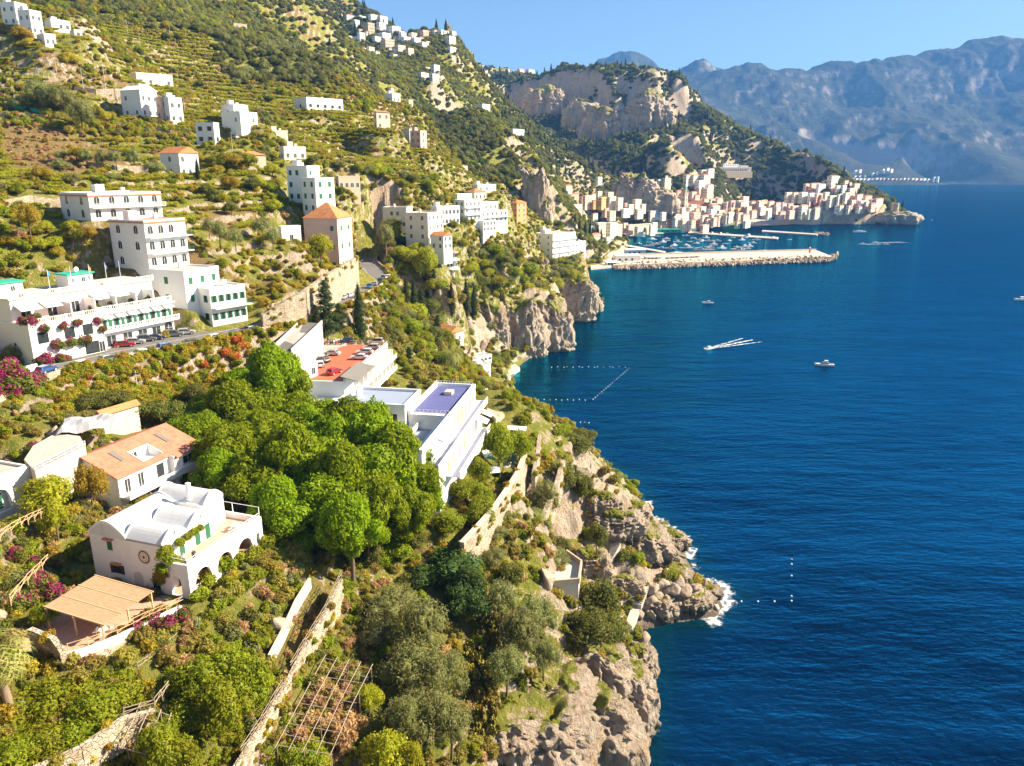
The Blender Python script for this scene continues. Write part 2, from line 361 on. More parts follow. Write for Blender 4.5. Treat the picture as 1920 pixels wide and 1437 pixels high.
# far mountains across the bay
FARSKY = [(1120,150,8200),(1180,126,8200),(1205,128,8000),(1218,137,7800),(1232,148,7600),(1280,145,7400),(1300,130,7200),(1315,124,7200),(1330,135,7200),(1345,149,7100),(1389,133,6900),(1428,154,6900),(1473,150,6900),
 (1504,160,7000),(1554,146,7000),(1600,142,7000),(1648,135,6900),(1682,116,6900),(1703,126,6900),(1720,113,6900),(1754,102,6900),(1782,108,6900),(1820,92,6800),(1867,87,6800),(1898,90,6800),(1940,100,6800),(2050,130,6800),(2200,170,6800)]
FARC = [(1640,200,6200),(1700,215,6000),(1740,240,5800),(1800,283,5500),(1860,317,5250),(1895,335,5080),(1580,300,5500),(1640,280,5700),(1560,250,5900),(1500,230,6000),(1460,260,5600),(1520,280,5500),
 (1400,210,6200),(1340,200,6500),(1780,220,6300),(1850,200,6300),(1900,230,6000),(1690,300,5400),(1720,330,5150),(1880,300,5650),(1950,310,5500),(1440,190,6400),(1600,190,6500)]
def build_far():
    na, nr = 520, 230
    az = np.radians(np.linspace(2, 46, na)); lr = np.linspace(math.log(4700), math.log(9500), nr)
    pts = [P(*c) for c in FARSKY + FARC] + [PZ(x, dz(346 - (1900 - x) * .012, 0) if x > 1500 else 5200, 0) for x in range(1400, 2200, 40)]
    pts += [PZ(x, 4700, -60) for x in range(1100, 2300, 120)] + [PZ(x, 9600, 300) for x in range(1000, 2300, 150)] + [PZ(x, 8000, 500) for x in range(1350, 2300, 100)]
    pts = np.array(pts); q = np.c_[np.arctan2(pts[:, 0], pts[:, 1]), np.log(np.hypot(pts[:, 0], pts[:, 1]))]
    D = np.hypot(q[:, None, 0] - q[None, :, 0], q[:, None, 1] - q[None, :, 1]); n = len(q)
    A = np.zeros((n + 1, n + 1)); A[:n, :n] = D - np.eye(n) * .002; A[:n, n] = 1; A[n, :n] = 1
    W = np.linalg.solve(A, np.r_[pts[:, 2], 0])
    a, l = np.meshgrid(az, lr, indexing='ij'); Z = np.full(a.shape, W[n])
    for i in range(n): Z += W[i] * np.hypot(a - q[i, 0], l - q[i, 1])
    r = np.exp(l); X = r * np.sin(a); Y = r * np.cos(a); p3 = np.stack([X, Y, X * 0], -1)
    Z += sstep(0, 300, Z) * (ridged(p3 / 1300, 6) * 150 + ridged(p3 / 420 + 4, 4) * 62)
    V = np.stack([X, Y, Z], -1); idx = np.arange(na * nr).reshape(na, nr)
    f = np.stack([idx[:-1, :-1], idx[1:, :-1], idx[1:, 1:], idx[:-1, 1:]], -1).reshape(-1, 4)
    zq = Z.ravel()[f].max(1); f = f[zq > -25]
    me = npmesh('far_mountains', V.reshape(-1, 3), f, True)
    b = NB('far_mountain_ground'); c = b.coord('Object'); g = b.n('ShaderNodeNewGeometry'); s = b.n('ShaderNodeSeparateXYZ'); b.set(s.inputs[0], g.outputs['Normal'])
    n1 = b.noise(c, .006, 8, .65); n2 = b.noise(b.mapping(c, (1, 1, .3)), .012, 8, .7)
    st = b.math('ADD', s.outputs[2], b.math('MULTIPLY', b.math('SUBTRACT', n2, .5), .9))
    cl = b.mix(b.mr(st, .45, .8), (.38, .32, .27), b.ramp(n1, (.3, (.035, .042, .026)), (.6, (.07, .072, .04)), (.8, (.17, .14, .09))))
    me.materials.append(b.fin(cl, .95, b.bump(n2, .8, 30), .05))
    T.far = (V, az, lr)
    return struct(link('far_mountains', me))
# ================================================================ vegetation
def leaf_mat(name, c0, c1, c2, flower=None, fl=.86, trans=.5, fruit=None):
    b = NB(name); t = b.attr('tint'); oi = b.n('ShaderNodeObjectInfo')
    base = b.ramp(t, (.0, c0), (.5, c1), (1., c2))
    hv = b.n('ShaderNodeHueSaturation'); b.set(hv.inputs['Color'], base)
    b.set(hv.inputs['Hue'], b.mr(oi.outputs['Random'], 0, 1, .476, .502)); b.set(hv.inputs['Value'], b.mr(oi.outputs['Random'], 0, 1, 1.06, 1.42)); hv.inputs['Saturation'].default_value = 1.02
    cl = hv.outputs[0]
    if flower:
        cl = b.mix(b.math('GREATER_THAN', b.attr('bloom'), fl), cl, flower)
    d = b.b; b.fin(cl, .6, None, .25)
    tr = b.n('ShaderNodeBsdfTranslucent'); b.set(tr.inputs[0], cl); mx = b.n('ShaderNodeMixShader'); mx.inputs[0].default_value = trans
    b.t.links.new(d.outputs[0], mx.inputs[1]); b.t.links.new(tr.outputs[0], mx.inputs[2]); b.t.links.new(mx.outputs[0], b.out.inputs[0])
    return b.m
def bark_mat(name, c):
    b = NB(name); n = b.noise(b.mapping(b.coord(), (3, 3, .7)), 2.2, 5, .65)
    return b.fin(b.mix(n, tuple(q * .45 for q in c), tuple(q * 1.35 for q in c)), .9, b.bump(n, .6, .05), .1)
LM = dict(
 pine=leaf_mat('pine_needles', (0.096,0.154,0.005), (0.174,0.258,0.007), (0.282,0.360,0.014)),
 oak=leaf_mat('dark_evergreen_leaves', (0.075,0.088,0.018), (0.131,0.147,0.027), (0.206,0.213,0.043)),
 olive=leaf_mat('olive_leaves', (.125,.145,.042), (.205,.222,.072), (.300,.305,.120)),
 cypress=leaf_mat('cypress_foliage', (.026,.044,.014), (.046,.070,.020), (.075,.100,.028)),
 citrus=leaf_mat('lemon_leaves', (0.102,0.138,0.008), (0.192,0.234,0.014), (0.336,0.348,0.026)),
 deep=leaf_mat('glossy_dark_leaves', (.040,.080,.018), (.070,.125,.028), (.110,.175,.042)),
 yellow=leaf_mat('autumn_leaves', (0.210,0.204,0.019), (0.348,0.294,0.029), (0.480,0.348,0.048)),
 scrub=leaf_mat('scrub_leaves', (0.149,0.149,0.027), (0.263,0.243,0.043), (0.419,0.338,0.081)),
 vine=leaf_mat('vine_leaves', (0.163,0.195,0.012), (0.293,0.312,0.019), (0.481,0.429,0.039)),
 bougain=leaf_mat('bougainvillea_leaves', (.070,.105,.012), (.130,.160,.022), (.210,.200,.045), (.42,.035,.17), .66),
 ivy=leaf_mat('ivy_leaves', (.190,.180,.018), (.330,.275,.026), (.470,.320,.045)),
 palm=leaf_mat('palm_fronds', (0.182,0.210,0.049), (0.308,0.308,0.091), (0.504,0.420,0.182)),
 dry=leaf_mat('dry_grass_blades', (.30,.20,.09), (.42,.29,.13), (.52,.38,.20)),
 red=leaf_mat('red_creeper_leaves', (.34,.085,.02), (.46,.16,.045), (.36,.22,.05)),
 grey=leaf_mat('silver_leaves', (.20,.22,.17), (.28,.30,.24), (.38,.38,.32)))
BARK = bark_mat('bark', (.16, .115, .075)); PALMBARK = bark_mat('palm_bark', (.27, .20, .13))
_ICO = None
def ico():
    global _ICO
    if _ICO is None:
        bm = bmesh.new(); bmesh.ops.create_icosphere(bm, subdivisions=2, radius=1)
        _ICO = (np.array([v.co for v in bm.verts]), np.array([[v.index for v in f.verts] for f in bm.faces])); bm.free()
    return _ICO
def crown(name, blobs, n, leaf, seed, mat, core=.72, droop=0., elong=1.9, lump=.22, cov=.75, up=.25):
    """leaf-sized rhombs spread through the outer shell of several lobes, round a rough dark core"""
    g = np.random.RandomState(seed); B = np.array(blobs, float)
    a = (B[:, 3] * B[:, 4] + B[:, 3] * B[:, 5] + B[:, 4] * B[:, 5]); k = g.choice(len(B), n, p=a / a.sum())
    u = g.normal(size=(n, 3)); u[:, 2] += up; u /= np.linalg.norm(u, axis=1)[:, None]
    lm = 1 + lump * vnoise(u * 2.3 + k[:, None] * 3.1 + seed) + .12 * vnoise(u * 6.1 + k[:, None])
    rad = (core + (1.04 - core) * g.rand(n) ** .6) * lm
    c = B[k, :3] + u * B[k, 3:] * rad[:, None]; c[:, 2] -= droop * np.maximum(0, rad - core)
    # drop leaves buried in other lobes
    keep = np.ones(n, bool)
    for j in range(len(B)):
        q = ((c - B[j, :3]) / B[j, 3:]); keep &= (j == k) | ((q * q).sum(1) > cov ** 2)
    c, u, rad = c[keep], u[keep], rad[keep]; n = len(c)
    nn = u + g.normal(size=(n, 3)) * .55; nn /= np.linalg.norm(nn, axis=1)[:, None]
    t = g.normal(size=(n, 3)); t[:, 2] -= droop * 2; t -= nn * (t * nn).sum(1)[:, None]; t /= np.linalg.norm(t, axis=1)[:, None]; s = np.cross(nn, t)
    L = leaf * (.55 + .9 * g.rand(n))[:, None]
    v = np.stack([c - t * L * .5, c + s * L * .5 / elong + nn * L * .1, c + t * L * .5, c - s * L * .5 / elong + nn * L * .1], 1).reshape(-1, 3)
    f = np.arange(4 * n).reshape(-1, 4)
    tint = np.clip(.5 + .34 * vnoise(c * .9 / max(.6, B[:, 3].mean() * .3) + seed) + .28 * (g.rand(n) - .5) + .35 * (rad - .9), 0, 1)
    bl = np.clip(.5 + .5 * vnoise(c * .8 + seed * 1.7) + .35 * (g.rand(n) - .5), 0, 1)
    vs_, fs, tv, bv = [v], [f], [np.repeat(tint, 4)], [np.repeat(bl, 4)]; o = len(v)
    if core > .3:
        iv, if_ = ico()
        for j in range(len(B)):
            q = iv * B[j, 3:] * (core * .93) * (1 + .3 * vnoise(iv * 2.6 + j * 5 + seed))[:, None] + B[j, :3]
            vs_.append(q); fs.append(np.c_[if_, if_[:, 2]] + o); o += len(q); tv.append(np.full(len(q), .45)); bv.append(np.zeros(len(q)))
    V = np.vstack(vs_); tris = None
    me = bpy.data.meshes.new(name)
    faces = np.vstack(fs)
    if core > .3:
        nq = len(fs[0]); tri = faces[nq:, :3]
        loops = np.r_[faces[:nq].ravel(), tri.ravel()]; tot = np.r_[np.full(nq, 4), np.full(len(tri), 3)]
    else:
        loops = faces.ravel(); tot = np.full(len(faces), 4)
    me.vertices.add(len(V)); me.vertices.foreach_set('co', V.astype(np.float32).ravel())
    me.loops.add(len(loops)); me.loops.foreach_set('vertex_index', loops.astype(np.int32))
    me.polygons.add(len(tot)); me.polygons.foreach_set('loop_start', np.r_[0, np.cumsum(tot)[:-1]].astype(np.int32)); me.polygons.foreach_set('loop_total', tot.astype(np.int32))
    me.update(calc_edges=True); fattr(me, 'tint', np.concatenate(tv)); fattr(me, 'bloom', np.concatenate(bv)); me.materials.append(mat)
    return me
def tube(pts, rad, seg=6):
    """tapered tube through points; returns verts, quads"""
    pts = [Vector(p) for p in pts]; v = []; f = []
    for i, p in enumerate(pts):
        d = (pts[min(i + 1, len(pts) - 1)] - pts[max(i - 1, 0)]).normalized(); a = d.orthogonal().normalized(); b = d.cross(a)
        for k in range(seg):
            t = 2 * math.pi * k / seg; v.append(p + (a * math.cos(t) + b * math.sin(t)) * rad[i])
    for i in range(len(pts) - 1):
        for k in range(seg):
            q = i * seg; f.append((q + k, q + (k + 1) % seg, q + seg + (k + 1) % seg, q + seg + k))
    return v, f
def trunk_mesh(name, h, r, limbs, seed, mat=BARK):
    g = random.Random(seed); V = []; Fq = []
    def add(p, q):
        v, f = tube(p, q); o = len(V); V.extend(v); Fq.extend(tuple(i + o for i in x) for x in f)
    add([(0, 0, -.8), (g.uniform(-.15, .15), g.uniform(-.15, .15), h * .5), (g.uniform(-.3, .3), g.uniform(-.3, .3), h)], [r * 1.25, r, r * .7])
    for x, y, z in limbs:
        add([(0, 0, h * g.uniform(.6, .9)), (x * .5, y * .5, (h + z) * .5), (x, y, z)], [r * .6, r * .4, r * .15])
    return npmesh(name, [tuple(v) for v in V], Fq, True) if not mat else _wm(npmesh(name, [tuple(v) for v in V], Fq, True), mat)
def _wm(me, m): me.materials.append(m); return me
def dome(n, R_, z0, h, br, seed, flat=.75):
    g = random.Random(seed); out = [(0, 0, z0 + h * .45, R_ * .62, R_ * .62, h * .5)]
    for k in range(n):
        a = k * 2.4 + g.random(); q = R_ * math.sqrt((k + .5) / n) * .82; zz = z0 + h * (1 - (q / R_) ** 2) * .8 + g.uniform(-.1, .1) * h
        b = br * g.uniform(.75, 1.25); out.append((q * math.cos(a), q * math.sin(a), zz, b, b, b * flat))
    return out
SPEC = {}                              # species -> list of (crown mesh, trunk mesh or None)
def _spec():
    S = SPEC
    S['pine'] = []
    for s in range(3):
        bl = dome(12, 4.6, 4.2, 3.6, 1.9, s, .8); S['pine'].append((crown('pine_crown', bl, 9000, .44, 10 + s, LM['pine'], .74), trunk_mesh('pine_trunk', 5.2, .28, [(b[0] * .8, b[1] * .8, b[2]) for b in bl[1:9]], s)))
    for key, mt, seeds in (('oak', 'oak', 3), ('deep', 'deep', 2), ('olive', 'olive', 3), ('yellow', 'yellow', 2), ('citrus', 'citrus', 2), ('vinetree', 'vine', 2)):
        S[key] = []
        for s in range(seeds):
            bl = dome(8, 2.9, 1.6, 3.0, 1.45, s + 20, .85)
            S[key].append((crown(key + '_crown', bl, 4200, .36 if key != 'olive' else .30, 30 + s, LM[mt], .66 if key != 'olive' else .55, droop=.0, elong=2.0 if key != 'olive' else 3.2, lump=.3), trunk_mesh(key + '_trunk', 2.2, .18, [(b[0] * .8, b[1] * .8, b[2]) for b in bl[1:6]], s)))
    S['cypress'] = []
    for s in range(2):
        bl = [(0, 0, 1.0 + k * 1.15, *(3 * [1.0]),) for k in range(11)]
        prof = [1.1, 1.5, 1.65, 1.7, 1.65, 1.55, 1.4, 1.2, .95, .7, .4]
        bl = [(b[0] + .1 * math.sin(i * 2.1 + s), .1 * math.cos(i * 1.7), b[2], p, p, 1.1) for i, (b, p) in enumerate(zip(bl, prof))]
        S['cypress'].append((crown('cypress_crown', bl, 5200, .34, 50 + s, LM['cypress'], .72, elong=2.6), trunk_mesh('cypress_trunk', 2.0, .2, [], s)))
    S['conifer'] = []
    for s in range(2):
        g = random.Random(s); bl = []
        for k in range(22):
            z = 2.0 + k * .5; q = 3.0 * (1 - k / 24) * g.uniform(.5, 1); a = k * 2.4; bl.append((q * math.cos(a) * .8, q * math.sin(a) * .8, z, .9 + q * .35, .9 + q * .35, .6))
        S['conifer'].append((crown('conifer_crown', bl, 5200, .4, 60 + s, LM['cypress'], .6, elong=2.6, droop=.15), trunk_mesh('conifer_trunk', 12, .24, [], s)))
    for key, mt, n, lf, nb, rr in (('shrub', 'scrub', 1300, .26, 4, 1.0), ('greenshrub', 'citrus', 1300, .26, 4, 1.0), ('darkshrub', 'oak', 1300, .26, 4, 1.0), ('greyshrub', 'olive', 1200, .24, 4, 1.0), ('yellowshrub', 'yellow', 1100, .24, 4, 1.0),
                                   ('bougain', 'bougain', 1900, .24, 5, 1.0), ('ivy', 'ivy', 1300, .26, 4, 1.0), ('silver', 'grey', 1200, .2, 4, 1.0), ('dryshrub', 'dry', 900, .3, 3, .9), ('redivy', 'red', 1200, .26, 4, 1.0)):
        S[key] = []
        for s in range(2):
            g = random.Random(s * 7 + len(key)); bl = [(0, 0, .55, .8, .8, .7)] + [(g.uniform(-.75, .75), g.uniform(-.75, .75), g.uniform(.3, .75), g.uniform(.4, .65), g.uniform(.4, .65), g.uniform(.35, .6)) for _ in range(nb)]
            S[key].append((crown(key + '_foliage', bl, n, lf, 70 + s, LM[mt], .6, lump=.35, elong=1.9), None))
    # a length of vine row on its terrace
    S['vinerow'] = []
    for s in range(2):
        g = random.Random(s); bl = [(k * .9 - 2.7, g.uniform(-.2, .2), .9 + g.uniform(-.15, .15), .7, .6, .5) for k in range(7)]
        S['vinerow'].append((crown('vinerow_foliage', bl, 900, .34, 90 + s, LM['vine'], .6), None))
    def fronds(name, n, L, w_, rise, mat, seed, fan=False, z0=0.):
        g = np.random.RandomState(seed); V = []; Fq = []; tt = []
        for k in range(n):
            a = k * 2.399; el = rise * (1 - k / n) + .15 - .75 * (k / n); c, s_ = math.cos(a), math.sin(a)
            prev = None; seg = 7; nl = 9 if fan else 13
            pts = []
            for i in range(nl + 1):
                t = i / nl; q = L * t; e = el - 1.1 * t * t
                pts.append(np.array([c * q * math.cos(e * .8), s_ * q * math.cos(e * .8), z0 + q * math.sin(e)]))
            side = np.array([-s_, c, 0])
            for i in range(1, nl + 1):
                ww = (w_ * math.sin(math.pi * min(1, .12 + .8 * i / nl))) if not fan else w_ * (.05 if i < nl * .45 else 1.2 * math.sin(math.pi * min(1, (i / nl - .4) * 1.6)))
                for sg in (-1, 1):
                    d = (pts[i] - pts[i - 1]); tip = pts[i] + side * sg * ww + d * .9 + np.array([0, 0, -.3 * ww - .06 * g.rand()])
                    o = len(V); V += [pts[i - 1], pts[i - 1] * .5 + pts[i] * .5 + np.array([0, 0, .03]), tip, pts[i]]; Fq.append((o, o + 1, o + 2, o + 3)); tt += [g.rand() * .6 + (.35 if k > n * .75 else .0)] * 4
        me = npmesh(name, np.array(V), Fq); fattr(me, 'tint', np.clip(tt, 0, 1)); fattr(me, 'bloom', np.zeros(len(V))); me.materials.append(mat); return me
    S['datepalm'] = [(fronds('palm_crown', 54, 3.2, .5, 1.25, LM['palm'], 1, False, 5.0), trunk_mesh('palm_trunk', 5.0, .28, [], 1, PALMBARK))]
    S['fanpalm'] = [(fronds('palm_crown', 60, 2.4, .75, 1.3, LM['palm'], 2, True, 4.4), trunk_mesh('palm_trunk', 4.4, .32, [], 2, PALMBARK))]
    S['agave'] = [(fronds('agave_leaves', 34, .9, .12, 1.4, LM['citrus'], 3, False, .1), None)]
    # prickly pear: flat oval pads standing on one another
    V = []; Fq = []; g = random.Random(4)
    def pad(c, ang, tilt, a):
        o = len(V); m = Matrix.Translation(c) @ Matrix.Rotation(ang, 4, 'Z') @ Matrix.Rotation(tilt, 4, 'Y')
        ring = [(math.sin(2 * math.pi * k / 8) * a * .62, 0, a - a * math.cos(2 * math.pi * k / 8)) for k in range(8)]
        for sgn in (-.045, .045):
            V.extend(tuple(m @ Vector((x, sgn, z))) for x, y, z in ring)
        Fq.extend((o + k, o + (k + 1) % 8, o + 8 + (k + 1) % 8, o + 8 + k) for k in range(8))
        for q in (0, 8):
            for k in range(3): Fq.append((o + q + k, o + q + k + 1, o + q + 6 - k, o + q + (7 - k)))
        return m
    for k in range(16):
        c = Vector((g.uniform(-.8, .8), g.uniform(-.8, .8), 0)); m = pad(c, g.random() * 6, g.uniform(-.4, .4), .26)
        for j in range(3):
            m2 = pad(m @ Vector((g.uniform(-.1, .1), 0, .5)), g.random() * 6, g.uniform(-.7, .7), .24)
            pad(m2 @ Vector((0, 0, .46)), g.random() * 6, g.uniform(-.7, .7), .2)
    me = npmesh('prickly_pear_pads', V, Fq); fattr(me, 'tint', np.random.RandomState(1).rand(len(V))); fattr(me, 'bloom', np.zeros(len(V))); me.materials.append(LM['scrub']); S['pear'] = [(me, None)]
_spec()
NAMES = dict(pine='pine_tree', oak='evergreen_oak', deep='carob_tree', olive='olive_tree', yellow='autumn_tree', citrus='lemon_tree', vinetree='fig_tree', cypress='cypress_tree', conifer='conifer_tree',
 shrub='shrub', greenshrub='green_shrub', darkshrub='dark_shrub', greyshrub='grey_green_shrub', yellowshrub='yellow_shrub', bougain='bougainvillea', ivy='ivy_curtain', silver='silver_shrub', datepalm='date_palm', fanpalm='fan_palm', agave='agave', pear='prickly_pear', dryshrub='dry_shrub', redivy='red_creeper')
WORDS = dict(pine=('bright green pine', 'tree'), oak=('dark evergreen oak', 'tree'), deep=('glossy dark green tree', 'tree'), olive=('grey-green olive tree', 'tree'), yellow=('yellowing tree', 'tree'), citrus=('lush green lemon tree', 'tree'),
 vinetree=('light green leafy tree', 'tree'), cypress=('slim dark cypress', 'tree'), conifer=('ragged dark conifer', 'tree'), shrub=('olive-brown shrub', 'shrub'), greenshrub=('fresh green shrub', 'shrub'), darkshrub=('dark green shrub', 'shrub'), greyshrub=('grey-green shrub', 'shrub'),
 yellowshrub=('yellow-green shrub', 'shrub'), bougain=('magenta bougainvillea', 'shrub'), ivy=('yellow-green ivy clump', 'creeper'), silver=('silvery shrub', 'shrub'), datepalm=('date palm', 'palm'), fanpalm=('fan palm', 'palm'), agave=('spiky agave', 'plant'), pear=('prickly pear cactus', 'cactus'), dryshrub=('dry straw-coloured shrub', 'shrub'), redivy=('red creeper', 'creeper'))
BASEH = dict(pine=9.6, oak=5.6, deep=5.6, olive=5.6, yellow=5.6, citrus=5.6, vinetree=5.6, cypress=13.6, conifer=13.6, datepalm=7.4, fanpalm=6.4)
PLANTS = []                            # (object, kind, px, py) for the labels
def plant(kind, loc, scale, rz=None, sz=1., name=None):
    var = SPEC[kind]; cm, tm = var[rnd.randrange(len(var))]
    e = bpy.data.objects.new(name or NAMES[kind], None if tm else cm); col.objects.link(e)
    e.location = loc; e.rotation_euler = (0, 0, rnd.uniform(0, 6.28) if rz is None else rz); e.scale = (scale, scale, scale * sz)
    if tm:
        link('trunk', tm, e); link('crown', cm, e)
    px, py, d = PROJ((loc[0], loc[1], loc[2] + (3 if tm else .6) * scale)); PLANTS.append((e, kind, px, py, d))
    return e
def plant_px(kind, px, py, hpx, wid=1., dmin=None):
    """plant standing where the ground is seen at (px, py), hpx tall in the view; wid scales its width"""
    p = hit(px, py); d = PROJ(p)[2]; h = hpx * d / F; s = h / BASEH.get(kind, 1.35)
    return plant(kind, p, s * wid, sz=1 / wid)
def crown_px(kind, px, py, d, rpx, sz=1.):
    """tree whose crown is centred at (px, py) at depth d with radius rpx"""
    c = P(px, py, d); r = rpx * d / F; base = dict(pine=(4.9, 5.9), cypress=(1.8, 7)).get(kind, (3.4, 3.4)); s = r / base[0]
    gz = ground(c.x, c.y); z = c.z - base[1] * s
    sz = max(.75, min(1.6, (c.z - gz) / (base[1] * s))) if SPEC[kind][0][1] else 1.
    return plant(kind, (c.x, c.y, c.z - base[1] * s * sz), s, sz=sz)
# ---------------------------------------------------------------- uncountable growth: points carrying instances
def scatter(name, kinds, pts, rot, scl, idx, label, cat):
    me = bpy.data.meshes.new(name); n = len(pts); me.vertices.add(n); me.vertices.foreach_set('co', np.asarray(pts, np.float32).ravel())
    t = me.attributes.new('rot', 'FLOAT_VECTOR', 'POINT'); t.data.foreach_set('vector', np.asarray(rot, np.float32).ravel())
    t = me.attributes.new('scl', 'FLOAT_VECTOR', 'POINT'); t.data.foreach_set('vector', np.asarray(scl, np.float32).ravel())
    t = me.attributes.new('idx', 'INT', 'POINT'); t.data.foreach_set('value', np.asarray(idx, np.int32))
    o = link(name, me); o['kind'] = 'stuff'; o['label'] = label; o['category'] = cat
    g = bpy.data.node_groups.new(name, 'GeometryNodeTree'); g.interface.new_socket('Geometry', in_out='INPUT', socket_type='NodeSocketGeometry'); g.interface.new_socket('Geometry', in_out='OUTPUT', socket_type='NodeSocketGeometry')
    gi = g.nodes.new('NodeGroupInput'); go = g.nodes.new('NodeGroupOutput'); jn = g.nodes.new('GeometryNodeJoinGeometry')
    def na(nm, ty):
        x = g.nodes.new('GeometryNodeInputNamedAttribute'); x.data_type = ty; x.inputs[0].default_value = nm; return x
    ra, sa, ia = na('rot', 'FLOAT_VECTOR'), na('scl', 'FLOAT_VECTOR'), na('idx', 'INT')
    for k, m in enumerate(kinds):
        src = bpy.data.objects.new(name + '_source', m); oi = g.nodes.new('GeometryNodeObjectInfo'); oi.inputs[0].default_value = src; oi.inputs['As Instance'].default_value = True
        ip = g.nodes.new('GeometryNodeInstanceOnPoints'); cmp_ = g.nodes.new('FunctionNodeCompare'); cmp_.data_type = 'INT'; cmp_.operation = 'EQUAL'
        ins = [s for s in cmp_.inputs if s.type == 'INT' and s.enabled]; g.links.new(ia.outputs[0], ins[0]); ins[1].default_value = k
        g.links.new(gi.outputs[0], ip.inputs['Points']); g.links.new(cmp_.outputs[0], ip.inputs['Selection']); g.links.new(oi.outputs['Geometry'], ip.inputs['Instance'])
        e2r = g.nodes.new('FunctionNodeEulerToRotation'); g.links.new(ra.outputs[0], e2r.inputs[0]); g.links.new(e2r.outputs[0], ip.inputs['Rotation']); g.links.new(sa.outputs[0], ip.inputs['Scale'])
        g.links.new(ip.outputs[0], jn.inputs[0])
    g.links.new(jn.outputs[0], go.inputs[0])
    md = o.modifiers.new('growth', 'NODES'); md.node_group = g
    return o
REG = [
 ('drylawn', [(585,1082),(650,1090),(610,1160),(560,1250),(500,1290),(505,1230),(550,1130)], .05, dict(dryshrub=2, greenshrub=1), (.3, .6)),  # (outline in the survey, cover 0-1, {kind: weight}, size metres (min, max))
 ('dry', [(0,232),(110,245),(230,290),(250,310),(140,335),(60,330),(0,300)], .10, dict(dryshrub=4, yellowshrub=1, shrub=1), (.5, 1.1)),
 ('dry2', [(362,398),(440,395),(455,440),(400,450)], .15, dict(dryshrub=2, yellowshrub=2), (.5, 1.1)),
 ('weeds', [(356,432),(470,440),(560,470),(600,505),(560,560),(480,580),(380,540)], .75, dict(yellowshrub=5, shrub=3, greenshrub=3), (.7, 1.6)),
 ('olivewood', [(380,50),(470,80),(560,78),(640,128),(610,165),(520,155),(420,150)], .95, dict(olive=4, oak=3), (2.6, 4.2)),
 ('darkwood', [(470,-40),(640,-40),(660,20),(640,110),(590,75),(540,60)], .7, dict(oak=4, olive=2, cypress=.3), (2.5, 4.5)),
 ('spurwood', [(890,120),(960,185),(1060,255),(1150,300),(1245,365),(1200,345),(1120,345),(1040,330),(1000,290),(930,215)], .95, dict(oak=5, olive=2, cypress=.4), (3., 4.6)),
 ('gullywood', [(780,195),(860,190),(930,255),(980,320),(960,360),(890,320),(820,250)], .85, dict(oak=5, deep=1, olive=2), (2.6, 4.2)),
 ('vines', [(545,205),(640,200),(760,250),(900,345),(860,372),(650,345),(560,330)], .3, dict(greenshrub=3, shrub=2, yellowshrub=3), (.7, 1.5)),
 ('slope', [(915,695),(960,715),(1060,780),(1120,850),(1060,870),(1000,840),(960,780),(910,720)], .9, dict(greenshrub=5, shrub=3, ivy=1), (.8, 1.8)),
 ('ivywall', [(70,700),(540,600),(560,640),(420,690),(400,740),(250,770),(120,775),(60,740)], 1.7, dict(ivy=2.5, yellowshrub=3, greenshrub=5, redivy=.25), (.7, 1.3)),
 ('dell', [(700,540),(790,540),(880,560),(890,640),(850,700),(760,720),(720,690),(725,620)], .85, dict(citrus=3, oak=3, olive=2, shrub=3, vinetree=2), (1.2, 2.8)),
 ('crag', [(930,330),(1000,330),(1030,420),(990,430),(940,400)], .25, dict(shrub=3, oak=2), (1., 2.2)),
]
def in_poly(px, py, pl): return inside(px, py, np.array(pl, float))
